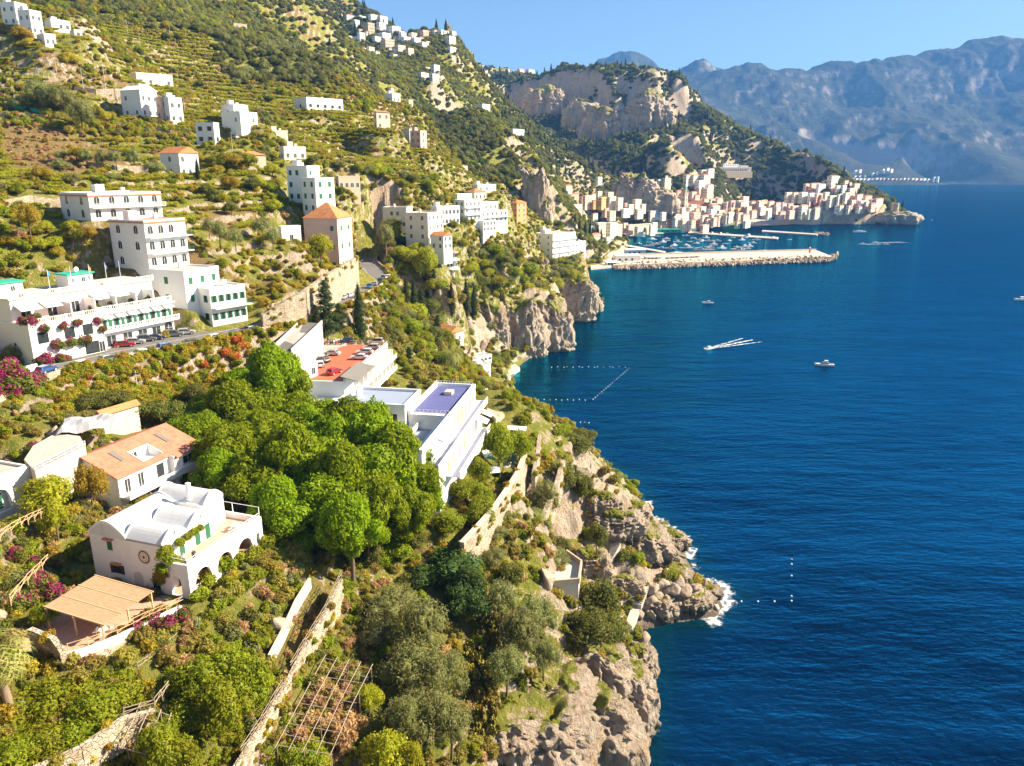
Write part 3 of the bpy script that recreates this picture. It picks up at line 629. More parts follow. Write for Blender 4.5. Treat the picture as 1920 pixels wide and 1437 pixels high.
def build_scatter():
    V = T.V; d = V[..., 1] * CP - (V[..., 2] - CH) * SP; px = 960 + F * V[..., 0] / d; py = 718.5 - F * (V[..., 1] * SP + (V[..., 2] - CH) * CP) / d
    tol = T.tan >= np.maximum.accumulate(T.tan, axis=1) - .03
    fr = tol & (px > -90) & (px < 2000) & (py > -120) & (py < 1560) & T.ins & (V[..., 2] > 2.2) & (T.road > 6.6)
    for bx, by, ux, uy, hw, hd, _ in FOOT:
        lx = (V[..., 0] - bx) * ux + (V[..., 1] - by) * uy; ly = -(V[..., 0] - bx) * uy + (V[..., 1] - by) * ux
        fr &= ~((np.abs(lx) < hw + .7) & (np.abs(ly) < hd + .7))
    area = T.r ** 2 * (AZ[1] - AZ[0]) * (LR[1] - LR[0]) / np.maximum(.35, T.N[..., 2])
    g = np.random.RandomState(11); grove = T.grove
    kinds = ['shrub', 'greenshrub', 'darkshrub', 'greyshrub', 'yellowshrub', 'ivy', 'dryshrub', 'redivy', 'oak', 'olive', 'citrus', 'deep', 'vinetree', 'cypress', 'yellow', 'vinerow']
    unit = dict(oak=3.4, olive=3.4, citrus=3.4, deep=3.4, vinetree=3.4, cypress=3.4, yellow=3.4, vinerow=1.)
    protos = [SPEC[k][0][0] for k in kinds]; ki = {k: i for i, k in enumerate(kinds)}
    out = {'near': [], 'wood': [], 'vine': []}
    left = fr.copy()
    def fill(mask, cover, wts, size, sink=.25):
        if not wts or not mask.any(): return
        names = list(wts); wv = np.array([wts[k] for k in names], float); wv /= wv.sum()
        i, j = np.nonzero(mask); rad = .5 * (size[0] + size[1]); lam = cover * area[i, j] / (math.pi * rad * rad * .62)
        lam = lam * np.where(T.steep[i, j] > .5, np.where(T.cut[i, j] & (T.r[i, j] < 900), .25, .75 if T.r[i[0], j[0]] < 1300 else .45), 1.) * (.35 + 1.3 * sstep(-.35, .3, grove[i, j]))
        n = g.poisson(lam); rep = np.repeat(np.arange(len(i)), n)
        ii, jj = i[rep], j[rep]; p = V[ii, jj].copy(); m = len(p)
        fu = g.rand(m); fv = g.rand(m); i2 = np.minimum(ii + 1, NA - 1); j2 = np.minimum(jj + 1, NR - 1)
        p = p + (V[i2, jj] - V[ii, jj]) * fu[:, None] + (V[ii, j2] - V[ii, jj]) * fv[:, None]
        okp = np.abs(V[ii, j2, 2] - V[ii, jj, 2]) < np.maximum(6, .012 * T.r[ii, jj]); p = p[okp]; m = len(p); k = g.choice(len(names), m, p=wv); sc = size[0] + (size[1] - size[0]) * g.rand(m) ** 1.5
        for q in range(m):
            kk = names[k[q]]; s = sc[q] / unit.get(kk, 1.); tree = kk in unit
            out['wood' if tree else 'near'].append((p[q, 0], p[q, 1], p[q, 2] - (sink * sc[q] if not tree else .35 * sc[q]), ki[kk], s, s * (g.uniform(.8, 1.3) if kk != 'cypress' else 1.), g.uniform(0, 6.28)))
    for nm, pl, cover, wts, size in REG:
        m = left & in_poly(px, py, pl); left &= ~m
        if nm == 'vines' or nm.startswith('vine'):
            vm = m
        fill(m, cover, wts, size)
    # vine rows follow the terraces
    def rows(m, dens):
        i, j = np.nonzero(m & (T.N[..., 2] > .8)); n = g.poisson(area[i, j] * dens); rep = np.repeat(np.arange(len(i)), n); ii, jj = i[rep], j[rep]
        for a, b in zip(ii, jj):
            nn = T.N[max(0, a - 4):a + 5, max(0, b - 4):b + 5].reshape(-1, 3).mean(0); an = math.atan2(nn[1], nn[0]) + math.pi / 2
            out['vine'].append((*V[a, b], ki['vinerow'], g.uniform(.8, 1.15), g.uniform(.8, 1.2), an))
    rows(vm & (grove > -.5), .085)
    rd = T.r
    fill(left & vm, 0, {}, (1, 1))
    fill(left & (rd < 75), .62, dict(shrub=3, greenshrub=4, yellowshrub=2, darkshrub=1, dryshrub=1.2), (.35, .95))
    fill(left & (rd >= 75) & (rd < 150), .62, dict(shrub=4, greenshrub=3, yellowshrub=1.5, darkshrub=1.5, greyshrub=1.5, dryshrub=1), (.5, 1.25))
    midz = left & (rd >= 150) & (rd < 620)
    fill(midz & ~((T.steep > .6) & T.cut), .46, dict(shrub=4, greenshrub=6, yellowshrub=4, darkshrub=.8, greyshrub=1, dryshrub=.6), (.7, 1.7))
    fill(midz & (grove > .1), .3, dict(olive=2.5, oak=1, citrus=2.5, vinetree=2.5, yellow=1), (1.6, 3.0))
    rows(midz & (rd > 230) & (grove < .0) & (V[..., 2] > 76), .05)
    farz = left & (rd >= 620) & (rd < 1300)
    fill(farz, 1.05, dict(oak=4, olive=3, citrus=1.5, vinetree=1, yellow=.4), (2.2, 4.0))
    fill(left & (rd >= 1300), 1.25, dict(oak=6, deep=.7, olive=1.5, cypress=.2), (4., 7.))
    for P_, hg in WALLG:
        for a, b in zip(P_[:-1], P_[1:]):
            for k in range(int((b - a).length * 1.1) + 1):
                q = a.lerp(b, g.rand()); kk = ('greenshrub', 'yellowshrub', 'shrub', 'ivy')[g.randint(4)]; sc = g.uniform(.35, .8); out['near'].append((q.x + g.uniform(-.7, .7), q.y + g.uniform(-.7, .7), q.z - g.uniform(.3, min(hg, 3.)), ki[kk], sc, sc, g.uniform(0, 6.28)))
    for x, y, z, sc in CRAGTOPS:
        if sc < 1.3: out['near'].append((x, y, z, ki[('shrub', 'greenshrub', 'yellowshrub')[g.randint(3)]], sc, sc, g.uniform(0, 6.28))); continue
        kk = ('oak', 'oak', 'olive')[g.randint(3)]; out['wood'].append((x, y, z, ki[kk], sc / 3.4, sc / 3.4, g.uniform(0, 6.28)))
    for q in offset(RP[8:92], 5.3):
        for k in range(9):
            z = 57.6 - 7.2 * g.rand() ** 1.3; kk = ('ivy', 'ivy', 'yellowshrub', 'yellowshrub', 'greenshrub', 'greenshrub')[g.randint(6)]; sc = g.uniform(.7, 1.25)
            out['near'].append((q.x + g.uniform(-1.1, 1.1), q.y + g.uniform(-1.1, 1.1), z - .5, ki[kk], sc, sc * 1.1, g.uniform(0, 6.28)))
    cr = fr & (T.steep > .35) & (rd < 520) & (V[..., 2] < 60) | (fr & (T.shore > .25)); i, j = np.nonzero(cr); n = g.poisson(area[i, j] * np.where(rd[i, j] < 230, .016, .008)); rep = np.repeat(np.arange(len(i)), n); p = V[i[rep], j[rep]]; nr_ = T.N[i[rep], j[rep]]; m = len(p)
    sz = g.uniform(.4, 1.5, m) ** 1.3 * np.where(rd[i[rep], j[rep]] < 230, 1.1, 2.0); p = p - nr_ * (sz * .55)[:, None]
    scatter('crag_rock', ROCKS, p, g.uniform(-.6, .6, (m, 3)) + np.c_[np.zeros(m), np.zeros(m), g.uniform(0, 6.28, m)], np.c_[sz, sz * g.uniform(.7, 1, m), sz * g.uniform(1.2, 2.5, m)], g.randint(0, 5, m), 'broken limestone knobs covering the cliff faces', 'rocks')
    lab = dict(near=('scrub covering the terraces and rocky slopes', 'undergrowth', 'undergrowth'), wood=('mixed woodland and groves covering the hillside', 'woodland', 'woodland'), vine=('rows of green vines on the terraces', 'vine_rows', 'vines'))
    for key, L in out.items():
        if not L: continue
        A = np.array(L); z = A[:, 4:6]
        scatter(lab[key][1], protos, A[:, :3], np.c_[np.zeros(len(A)), np.zeros(len(A)), A[:, 6]], np.c_[z[:, 0], z[:, 0], z[:, 1]], A[:, 3].astype(int), lab[key][0], lab[key][2])
        print('SCATTER', key, len(A))

def dry_map():
    V = T.V; d = V[..., 1] * CP - (V[..., 2] - CH) * SP; px = 960 + F * V[..., 0] / d; py = 718.5 - F * (V[..., 1] * SP + (V[..., 2] - CH) * CP) / d
    T.dry = np.zeros((NA, NR))
    for nm, pl, *_ in REG:
        if nm.startswith('dry'): T.dry[in_poly(px, py, pl)] = .85 if nm != 'drylawn' else .45
# ================================================================ building kit
class MB:
    """collects boxes, prisms and tubes into one mesh"""
    def __init__(s): s.v = []; s.f = []; s.m = []; s.mi = 0
    def add(s, v, f):
        o = len(s.v); s.v.extend(tuple(x) for x in v); s.f.extend(tuple(i + o for i in q) for q in f); s.m.extend([s.mi] * len(f)); return s
    def hexa(s, a, b):
        """two quads (lists of four points) joined as a solid"""
        return s.add(list(a) + list(b), [(3, 2, 1, 0), (4, 5, 6, 7), (0, 1, 5, 4), (1, 2, 6, 5), (2, 3, 7, 6), (3, 0, 4, 7)])
    def box(s, x0, x1, y0, y1, z0, z1):
        return s.hexa([(x0, y0, z0), (x1, y0, z0), (x1, y1, z0), (x0, y1, z0)], [(x0, y0, z1), (x1, y0, z1), (x1, y1, z1), (x0, y1, z1)])
    def bar(s, a, b, w, h=None):
        a = Vector(a); b = Vector(b); d = (b - a).normalized(); h = h or w
        x = d.cross(Vector((0, 0, 1))); x = x.normalized() if x.length > 1e-3 else Vector((1, 0, 0)); y = d.cross(x)
        q = lambda c: [c + x * w / 2 + y * h / 2, c - x * w / 2 + y * h / 2, c - x * w / 2 - y * h / 2, c + x * w / 2 - y * h / 2]
        return s.hexa(q(a), q(b))
    def tube(s, pts, rad, seg=6):
        v, f = tube(pts, rad, seg); return s.add(v, f)
    def prism(s, poly, z0, z1):
        n = len(poly); return s.add([(x, y, z0) for x, y in poly] + [(x, y, z1) for x, y in poly], [tuple(range(n - 1, -1, -1)), tuple(range(n, 2 * n))] + [(i, (i + 1) % n, n + (i + 1) % n, n + i) for i in range(n)])
    def cyl(s, x, y, z0, z1, r, n=10, r2=None):
        r2 = r if r2 is None else r2; c = [(math.cos(2 * math.pi * k / n), math.sin(2 * math.pi * k / n)) for k in range(n)]
        return s.add([(x + a * r, y + b * r, z0) for a, b in c] + [(x + a * r2, y + b * r2, z1) for a, b in c], [tuple(range(n - 1, -1, -1)), tuple(range(n, 2 * n))] + [(i, (i + 1) % n, n + (i + 1) % n, n + i) for i in range(n)])
    def mesh(s, name, *mats):
        me = bpy.data.meshes.new(name); me.from_pydata(s.v, [], s.f); me.update()
        for m in mats: me.materials.append(M(m) if isinstance(m, str) else m)
        if len(mats) > 1: me.polygons.foreach_set('material_index', s.m)
        return me
    def build(s, name, mat, parent=None, *more):
        return link(name, s.mesh(name, mat, *more), parent)
def thing(name, loc, yaw, label, cat, group=None):
    e = bpy.data.objects.new(name, None); col.objects.link(e); e.location = loc; e.rotation_euler = (0, 0, R(yaw)); return tag(e, label, cat, group)
def M(n): return MATS[n]
def wall_mat(name, c, dirt=.35, sc=.35):
    b = NB(name); co = b.coord('Object'); n = b.noise(co, sc, 6, .65); st = b.noise(b.mapping(co, (2.2, 2.2, .18)), 1., 5, .6)
    d = tuple(q * f for q, f in zip(c, (.74, .68, .58)))
    f = b.math('MULTIPLY', b.mr(b.math('ADD', n, b.math('MULTIPLY', st, .7)), .85, 1.15), dirt)
    return b.fin(b.mix(f, c, d), .85, b.bump(b.noise(co, 9, 4, .6), .15, .02), .2)
for nm, c, dt in (('white_render', (.80, .79, .765), .3), ('cream_render', (.76, .69, .55), .45), ('pink_render', (.74, .50, .41), .4), ('ochre_render', (.68, .45, .20), .4), ('beige_render', (.66, .56, .43), .6), ('grey_render', (.55, .53, .50), .5),
                  ('rose_render', (.66, .44, .36), .5), ('old_stone', (.50, .41, .30), .8), ('orange_render', (.66, .35, .16), .4), ('concrete', (.48, .44, .39), .6), ('pale_floor', (.60, .52, .43), .5), ('terracotta_floor', (.58, .36, .26), .4), ('red_floor', (.50, .14, .075), .45),
                  ('roof_gravel', (.46, .42, .37), .6), ('dark_roof', (.20, .185, .17), .5), ('violet_tiles', (.115, .125, .29), .4), ('blue_tiles', (.30, .35, .45), .45), ('pale_blue_tiles', (.55, .58, .68), .3), ('vault_render', (.66, .67, .67), .5)):
    wall_mat(nm, c, dt)
def plain(name, c, rough=.5, metal=0., spec=.4, var=.12):
    b = NB(name); n = b.noise(b.coord(), 3., 4, .6); return b.fin(b.mix(n, tuple(q * (1 - var) for q in c), tuple(min(1, q * (1 + var)) for q in c)), rough, None, spec, metal)
for nm, c, ro in (('white_paint', (.80, .79, .77), .5), ('green_shutter', (.02, .13, .065), .5), ('dark_shutter', (.05, .035, .03), .5), ('wood', (.34, .19, .085), .7), ('pale_wood', (.58, .38, .20), .7), ('grey_wood', (.32, .25, .18), .85), ('door_orange', (.52, .24, .085), .6),
                  ('interior_dark', (.035, .03, .03), .8), ('awning_white', (.76, .75, .72), .7), ('awning_green', (.03, .42, .28), .7), ('metal_grey', (.45, .46, .47), .4), ('black_rubber', (.02, .02, .02), .8), ('fabric_blue', (.03, .22, .52), .7), ('teal_sheet', (.04, .12, .13), .7), ('rose_terrace', (.62, .30, .24), .8),
                  ('net_green', (.03, .38, .26), .7), ('red_paint', (.55, .03, .03), .4), ('orange_buoy', (.75, .22, .05), .5), ('skin', (.50, .32, .23), .6), ('cloth_dark', (.05, .05, .07), .8), ('cloth_light', (.6, .56, .5), .8), ('pot_clay', (.45, .19, .09), .8), ('grey_sheet', (.42, .42, .44), .6)):
    plain(nm, c, ro)
def glass_mat():
    b = NB('window_glass'); n = b.noise(b.coord(), 1.2, 2, .5); b.fin(b.mix(n, (.012, .016, .02), (.05, .06, .065)), .08, None, .6)
glass_mat()
def tile_mat(name, c):
    b = NB(name); co = b.coord('Object'); w_ = b.n('ShaderNodeTexWave'); w_.bands_direction = 'X'; w_.inputs['Scale'].default_value = 1.3; w_.inputs['Distortion'].default_value = .4; b.set(w_.inputs['Vector'], co)
    w2 = b.n('ShaderNodeTexWave'); w2.bands_direction = 'Y'; w2.inputs['Scale'].default_value = .9; w2.inputs['Distortion'].default_value = .6; b.set(w2.inputs['Vector'], co)
    n = b.noise(co, .9, 6, .7); k = b.noise(co, 5., 3, .6)
    cl = b.ramp(b.math('ADD', b.math('MULTIPLY', n, .7), b.math('MULTIPLY', k, .3)), (.3, tuple(q * .6 for q in c)), (.5, c), (.7, tuple(min(1, q * 1.35) for q in c)))
    cl = b.mix(b.mr(w2.outputs['Fac'], .0, .2, .25, 0), cl, tuple(q * .5 for q in c))
    b.fin(cl, .85, b.bump(w_.outputs['Fac'], .6, .08), .15)
tile_mat('terracotta_tiles', (.56, .235, .10)); tile_mat('pale_terracotta_tiles', (.60, .225, .14)); tile_mat('dull_red_tiles', (.42, .17, .10))
def stone_wall_mat():
    b = NB('dry_stone'); co = b.coord('Object'); vo = b.n('ShaderNodeTexVoronoi'); b.set(vo.inputs['Vector'], b.mapping(co, (1.7, 1.7, 2.8))); vo.inputs['Scale'].default_value = 1.
    e = b.voro(b.mapping(co, (1.7, 1.7, 2.8)), 1., 'DISTANCE_TO_EDGE'); n = b.noise(co, .5, 5, .6)
    sp = b.n('ShaderNodeSeparateColor'); b.set(sp.inputs[0], vo.outputs['Color'])
    cl = b.ramp(sp.outputs[0], (.0, (.36, .28, .19)), (.5, (.48, .39, .29)), (1., (.58, .49, .39)))
    cl = b.mix(b.mr(n, .45, .7, 0, .5), cl, (.26, .2, .13)); cl = b.mix(b.mr(e, 0, .06, .7, 0), cl, (.16, .125, .09))
    b.fin(cl, .95, b.bump(b.mr(e, 0, .12), .8, .12), .1)
stone_wall_mat()
def asphalt():
    b = NB('asphalt'); co = b.coord(); n = b.noise(co, .25, 6, .7); k = b.noise(co, 6, 3, .6)
    b.fin(b.mix(n, (.13, .125, .12), b.mix(k, (.19, .18, .165), (.24, .225, .205))), .9, None, .15)
asphalt()
def reed():
    b = NB('reed_mat'); co = b.coord(); n = b.noise(b.mapping(co, (9, .6, 1)), 2.2, 4, .6); b.fin(b.ramp(n, (.3, (.27, .17, .095)), (.5, (.40, .265, .155)), (.7, (.50, .345, .215))), .9, b.bump(n, .5, .04), .1)
reed()
# windows: one mesh per kind, shared
_WIN = {}
def win_mesh(kind, w_, h):
    key = (kind, round(w_, 1), round(h, 1))
    if key in _WIN: return _WIN[key]
    m = MB(); hw = w_ / 2
    def arch_pts(hw, h, n=8): return [(-hw, 0)] + [(-hw * math.cos(math.pi * k / n), h - hw + hw * math.sin(math.pi * k / n)) for k in range(n + 1)] + [(hw, 0)]
    def slab(poly, y0, y1):
        n = len(poly); m.add([(x, y0, z) for x, z in poly] + [(x, y1, z) for x, z in poly], [tuple(range(n)), tuple(range(2 * n - 1, n - 1, -1))] + [(i, n + i, n + (i + 1) % n, (i + 1) % n) for i in range(n)])
    mats = ['window_glass', 'white_paint']
    if kind == 'arch':
        slab(arch_pts(hw, h), -.02, .05); m.mi = 1; pts = arch_pts(hw, h)
        for a, b in zip(pts[:-1], pts[1:]): m.bar((a[0], -.04, a[1]), (b[0], -.04, b[1]), .1, .1)
        m.box(-.03, .03, -.05, -.02, 0, h - .02)
    elif kind == 'dark':
        m.box(-hw, hw, -.03, .05, 0, h); m.mi = 1; m.box(-hw - .08, hw + .08, -.12, .03, -.1, 0)
    elif kind in ('green', 'brown'):
        mats = ['window_glass', 'green_shutter' if kind == 'green' else 'dark_shutter', 'white_paint']
        m.box(-hw * .5, hw * .5, -.03, .05, 0, h); m.mi = 1; m.box(-hw, -hw * .5, -.09, -.02, 0, h); m.box(hw * .5, hw, -.09, -.02, 0, h); m.mi = 2; m.box(-hw, hw, -.12, .03, -.1, 0)
    elif kind == 'shut':
        mats = ['green_shutter', 'white_paint']; m.box(-hw, hw, -.07, .05, 0, h); m.mi = 1; m.box(-hw - .08, hw + .08, -.12, .03, -.1, 0)
    elif kind == 'door':
        mats = ['door_orange', 'white_paint']; m.box(-hw, hw, -.05, .05, 0, h); m.mi = 1; m.box(-hw - .1, hw + .1, -.08, .03, h, h + .1)
    else:
        m.box(-hw, hw, -.02, .05, 0, h); m.mi = 1
        m.box(-hw - .07, -hw, -.07, .04, 0, h); m.box(hw, hw + .07, -.07, .04, 0, h); m.box(-hw - .07, hw + .07, -.07, .04, h, h + .08); m.box(-.03, .03, -.05, -.02, 0, h); m.box(-hw - .12, hw + .12, -.16, .04, -.1, 0)
    _WIN[key] = m.mesh('window', *mats); return _WIN[key]
def window(par, kind, w_, h, x, y, z, face='f', name='window'):
    o = link(name, win_mesh(kind, w_, h), par); o.location = (x, y, z); o.rotation_euler = (0, 0, {'f': 0, 'l': -math.pi / 2, 'r': math.pi / 2, 'b': math.pi}[face]); return o
def rail(par, a, b, h=1.0, step=1.6, mat='white_paint', bars=2, name='railing', solid=None, t=.06):
    m = MB(); a = Vector(a); b = Vector(b); L = (b - a).length; n = max(1, int(L / step))
    for k in range(n + 1): p = a.lerp(b, k / n); m.bar(p, p + Vector((0, 0, h)), t * 1.3)
    for k in range(bars): z = Vector((0, 0, h * (k + 1) / bars)); m.bar(a + z, b + z, t)
    return m.build(name, mat, par)
def arched_wall(par, name, L, H, t, arches, mat, x0=0., y0=0., z0=0., axis='x'):
    """wall of length L with round-headed openings (start, end, sill, head)"""
    m = MB(); xs = 0.
    def blk(xa, xb, za, zb, za2=None):
        za2 = za if za2 is None else za2
        pa = [(xa, 0, za), (xb, 0, za2), (xb, t, za2), (xa, t, za)]; pb = [(xa, 0, zb), (xb, 0, zb), (xb, t, zb), (xa, t, zb)]; m.hexa(pa, pb)
    for a, b, s, h in sorted(arches):
        if a > xs: blk(xs, a, -.0, H)
        if s > 0: blk(a, b, 0, s)
        r = (b - a) / 2; n = 10
        for k in range(n):
            xa = a + (b - a) * k / n; xb = a + (b - a) * (k + 1) / n
            f = lambda x: h - r + math.sqrt(max(0, r * r - (x - a - r) ** 2)) if r < h - s else s + (h - s) * math.sqrt(max(0, 1 - ((x - a - r) / r) ** 2))
            blk(xa, xb, f(xa), H, f(xb))
        xs = b
    if xs < L: blk(xs, L, 0, H)
    if axis == 'y': m.v = [(y, x, z) for x, y, z in m.v]; m.f = [q[::-1] for q in m.f]
    m.v = [(x + x0, y + y0, z + z0) for x, y, z in m.v]
    return m.build(name, mat, par)
def hip_roof(par, x0, x1, y0, y1, z, h, mat, gable=None, over=.4, name='roof'):
    x0 -= over; x1 += over; y0 -= over; y1 += over; m = MB(); W = x1 - x0; D = y1 - y0
    if gable == 'x': r = [(x0, (y0 + y1) / 2), (x1, (y0 + y1) / 2)]
    elif gable == 'y': r = [((x0 + x1) / 2, y0), ((x0 + x1) / 2, y1)]
    elif W >= D: r = [(x0 + D / 2, (y0 + y1) / 2), (x1 - D / 2, (y0 + y1) / 2)]
    else: r = [((x0 + x1) / 2, y0 + W / 2), ((x0 + x1) / 2, y1 - W / 2)]
    b = [(x0, y0, z), (x1, y0, z), (x1, y1, z), (x0, y1, z)]; t = [(r[0][0], r[0][1], z + h), (r[1][0], r[1][1], z + h)]
    if gable == 'x' or (gable is None and W >= D): fs = [(0, 1, 5, 4), (1, 2, 5), (2, 3, 4, 5), (3, 0, 4), (3, 2, 1, 0)]
    else: fs = [(0, 1, 4), (1, 2, 5, 4), (2, 3, 5), (3, 0, 4, 5), (3, 2, 1, 0)]
    m.add(b + t, fs); return m.build(name, mat, par)
def flat_roof(par, x0, x1, y0, y1, z, mat='roof_gravel', pmat='white_render', ph=.5, name='roof'):
    o = MB().box(x0 + .25, x1 - .25, y0 + .25, y1 - .25, z - .2, z + .05).build(name, mat, par)
    m = MB(); e = .06; t = .28
    m.box(x0 - e, x1 + e, y0 - e, y0 + t, z - .15, z + ph); m.box(x0 - e, x1 + e, y1 - t, y1 + e, z - .15, z + ph); m.box(x0 - e, x0 + t, y0 + t, y1 - t, z - .15, z + ph - .003); m.box(x1 - t, x1 + e, y0 + t, y1 - t, z - .15, z + ph - .003)
    m.build('parapet', pmat, par); return o
def solve(c, yaw, px, side):
    """length along the front (side=0) or the flank (side=1) that reaches column px"""
    ux, uy = (math.cos(R(yaw)), math.sin(R(yaw))) if side == 0 else (-math.sin(R(yaw)), math.cos(R(yaw)))
    k = (px - 960) / F; d = PROJ(c)[2]; ud = uy * CP
    return max(1.5, min(60, (k * d - c.x) / (ux - k * ud)))
HOUSES = []
def plan(xl, xc, xr, yb, d, yaw):
    c = P(xc, yb, d); w_ = solve(c, yaw, xr, 0); dp = solve(c, yaw, xl, 1); return c, w_, dp
def pad(c, w_, dp, yaw, grow=1.):
    u = Vector((math.cos(R(yaw)), math.sin(R(yaw)), 0)); v = Vector((-u.y, u.x, 0)); q = c + u * w_ / 2 + v * dp / 2
    if q.length > 2600: return
    FOOT.append((q.x, q.y, u.x, u.y, w_ / 2, dp / 2, c.z)); n = max(1, int(round(max(w_, dp) / max(4., min(w_, dp)))))
    for k in range(n):
        t = (k + .5) / n; qq = c + (u * w_ * t + v * dp / 2 if w_ >= dp else u * w_ / 2 + v * dp * t); PADS.append((qq.x, qq.y, min(w_, dp) * .6 * grow, c.z))
class H:
    """one block-shaped house: corner nearest the view at column xc, flank running left to xl, front running right to xr"""
    def __init__(s, xl, xc, xr, yb, d, yt, yaw=58, fl=2, nf=3, ns=2, wall='white_render', roof='flat', win='frame', label='', cat='house', group=None, name='house', rh=None, rmat=None, far=False, base=6., bal=0, trim=None):
        
        while True:
            c_, w__, dp_ = plan(xl, xc, xr, yb, d, yaw)
            if yaw >= 82 or dp_ <= max(8., 1.15 * w__): break
            yaw += 4
        s.__dict__.update(locals()); s.c, s.w, s.dp = c_, w__, min(dp_, max(9., 1.5 * w__))
        s.h = max(2.6, (yb - yt) * d / F / 1.0)
        if far and d < 3000: s.h = min(s.h, (xr - xl) * 1.12 * d / F)
        s.dp = min(s.dp, 26); pad(s.c, s.w, s.dp, yaw)
        HOUSES.append(s); s.root = None
    def build(s):
        e = s.root = thing(s.name, s.c, s.yaw, s.label, s.cat, s.group); w_, dp, h = s.w, s.dp, s.h
        MB().box(0, w_, 0, dp, -s.base, h).build('walls', s.wall, e)
        if s.roof == 'flat': flat_roof(e, 0, w_, 0, dp, h, s.rmat or 'roof_gravel', s.wall, .45 if not s.far else .6)
        elif s.roof == 'flatred': flat_roof(e, 0, w_, 0, dp, h, s.rmat or 'rose_terrace', s.wall, .3)
        elif s.roof == 'vault':
            m = MB(); n = 8; r = dp / 2
            for k in range(n):
                a, b = math.pi * k / n, math.pi * (k + 1) / n
                m.hexa([(0, r - r * math.cos(a), h - .01), (w_, r - r * math.cos(a), h - .01), (w_, r - r * math.cos(b), h - .01), (0, r - r * math.cos(b), h - .01)], [(0, r - r * math.cos(a), h + .02 + r * .35 * math.sin(a)), (w_, r - r * math.cos(a), h + .02 + r * .35 * math.sin(a)), (w_, r - r * math.cos(b), h + .02 + r * .35 * math.sin(b)), (0, r - r * math.cos(b), h + .02 + r * .35 * math.sin(b))])
            m.build('roof', 'vault_render', e)
        else:
            hip_roof(e, 0, w_, 0, dp, h, s.rh or min(w_, dp) * .24, s.rmat or 'terracotta_tiles', None if s.roof == 'hip' else ('x' if w_ > dp else 'y'))
        if not s.far and s.roof.startswith('flat') and w_ > 5 and dp > 4:
            x = rnd.uniform(.55, .8) * w_; y = rnd.uniform(.5, .75) * dp; MB().box(x, x + 1.0, y, y + .8, h, h + 1.5).build('chimney', s.wall, e)
            if rnd.random() < .6: x = rnd.uniform(.1, .35) * w_; MB().box(x, x + 2.4, dp * .6, dp * .6 + 2.2, h, h + 2.3).build('roof_cabin', s.wall, e)
            m = MB(); x = .45 * w_; y = dp * .8; m.tube([(x, y, h), (x, y, h + 2.6)], [.04, .03], 4); m.bar((x - .5, y, h + 2.4), (x + .5, y, h + 2.4), .04); m.bar((x - .35, y, h + 2.1), (x + .35, y, h + 2.1), .04); m.build('aerial', 'metal_grey', e)
        if s.trim: MB().box(-.35, w_ + .35, -.35, dp + .35, h - .45, h - .16).build('eaves', s.trim, e)
        for f in range(1, s.fl if s.bal else 0):
            z = f * h / s.fl; MB().box(.2, w_ + s.bal * .4, -s.bal, -.003, z - .2, z).build('balcony', 'white_render', e); rail(e, (.2, -s.bal + .08, z), (w_ + s.bal * .4, -s.bal + .08, z), .95, 1.1, 'white_paint' if s.bal < 1.5 else 'green_shutter', 3)
        fh = h / s.fl; ww = min(1.15, w_ / (s.nf + .6) * .55); wh = min(1.7, fh * .52)
        spots = []
        for f in range(s.fl):
            z = f * fh + fh * .3
            for k in range(s.nf): spots.append(((k + .5) * w_ / s.nf, 0, z, 'f'))
            for k in range(s.ns): spots.append((0, (k + .5) * dp / s.ns, z, 'l'))
        if s.far:
            m = MB()
            for x, y, z, fc in spots:
                if rnd.random() < .12: continue
                ww2 = max(.8, ww)
                if fc == 'f': m.box(x - ww2 / 2, x + ww2 / 2, -.06, .05, z, z + wh)
                else: m.box(-.06, .05, y - ww2 / 2, y + ww2 / 2, z, z + wh)
            if m.v: m.build('glazing', 'window_glass', e)['kind'] = 'stuff'
        else:
            for x, y, z, fc in spots:
                if rnd.random() < .1: continue
                window(e, s.win, ww * (1.5 if s.win in ('green', 'brown') else 1.35 if s.win == 'arch' else 1), wh * (1.25 if s.win == 'arch' else 1), x, y, z - (.3 if s.win == 'arch' else 0), fc)
        return e
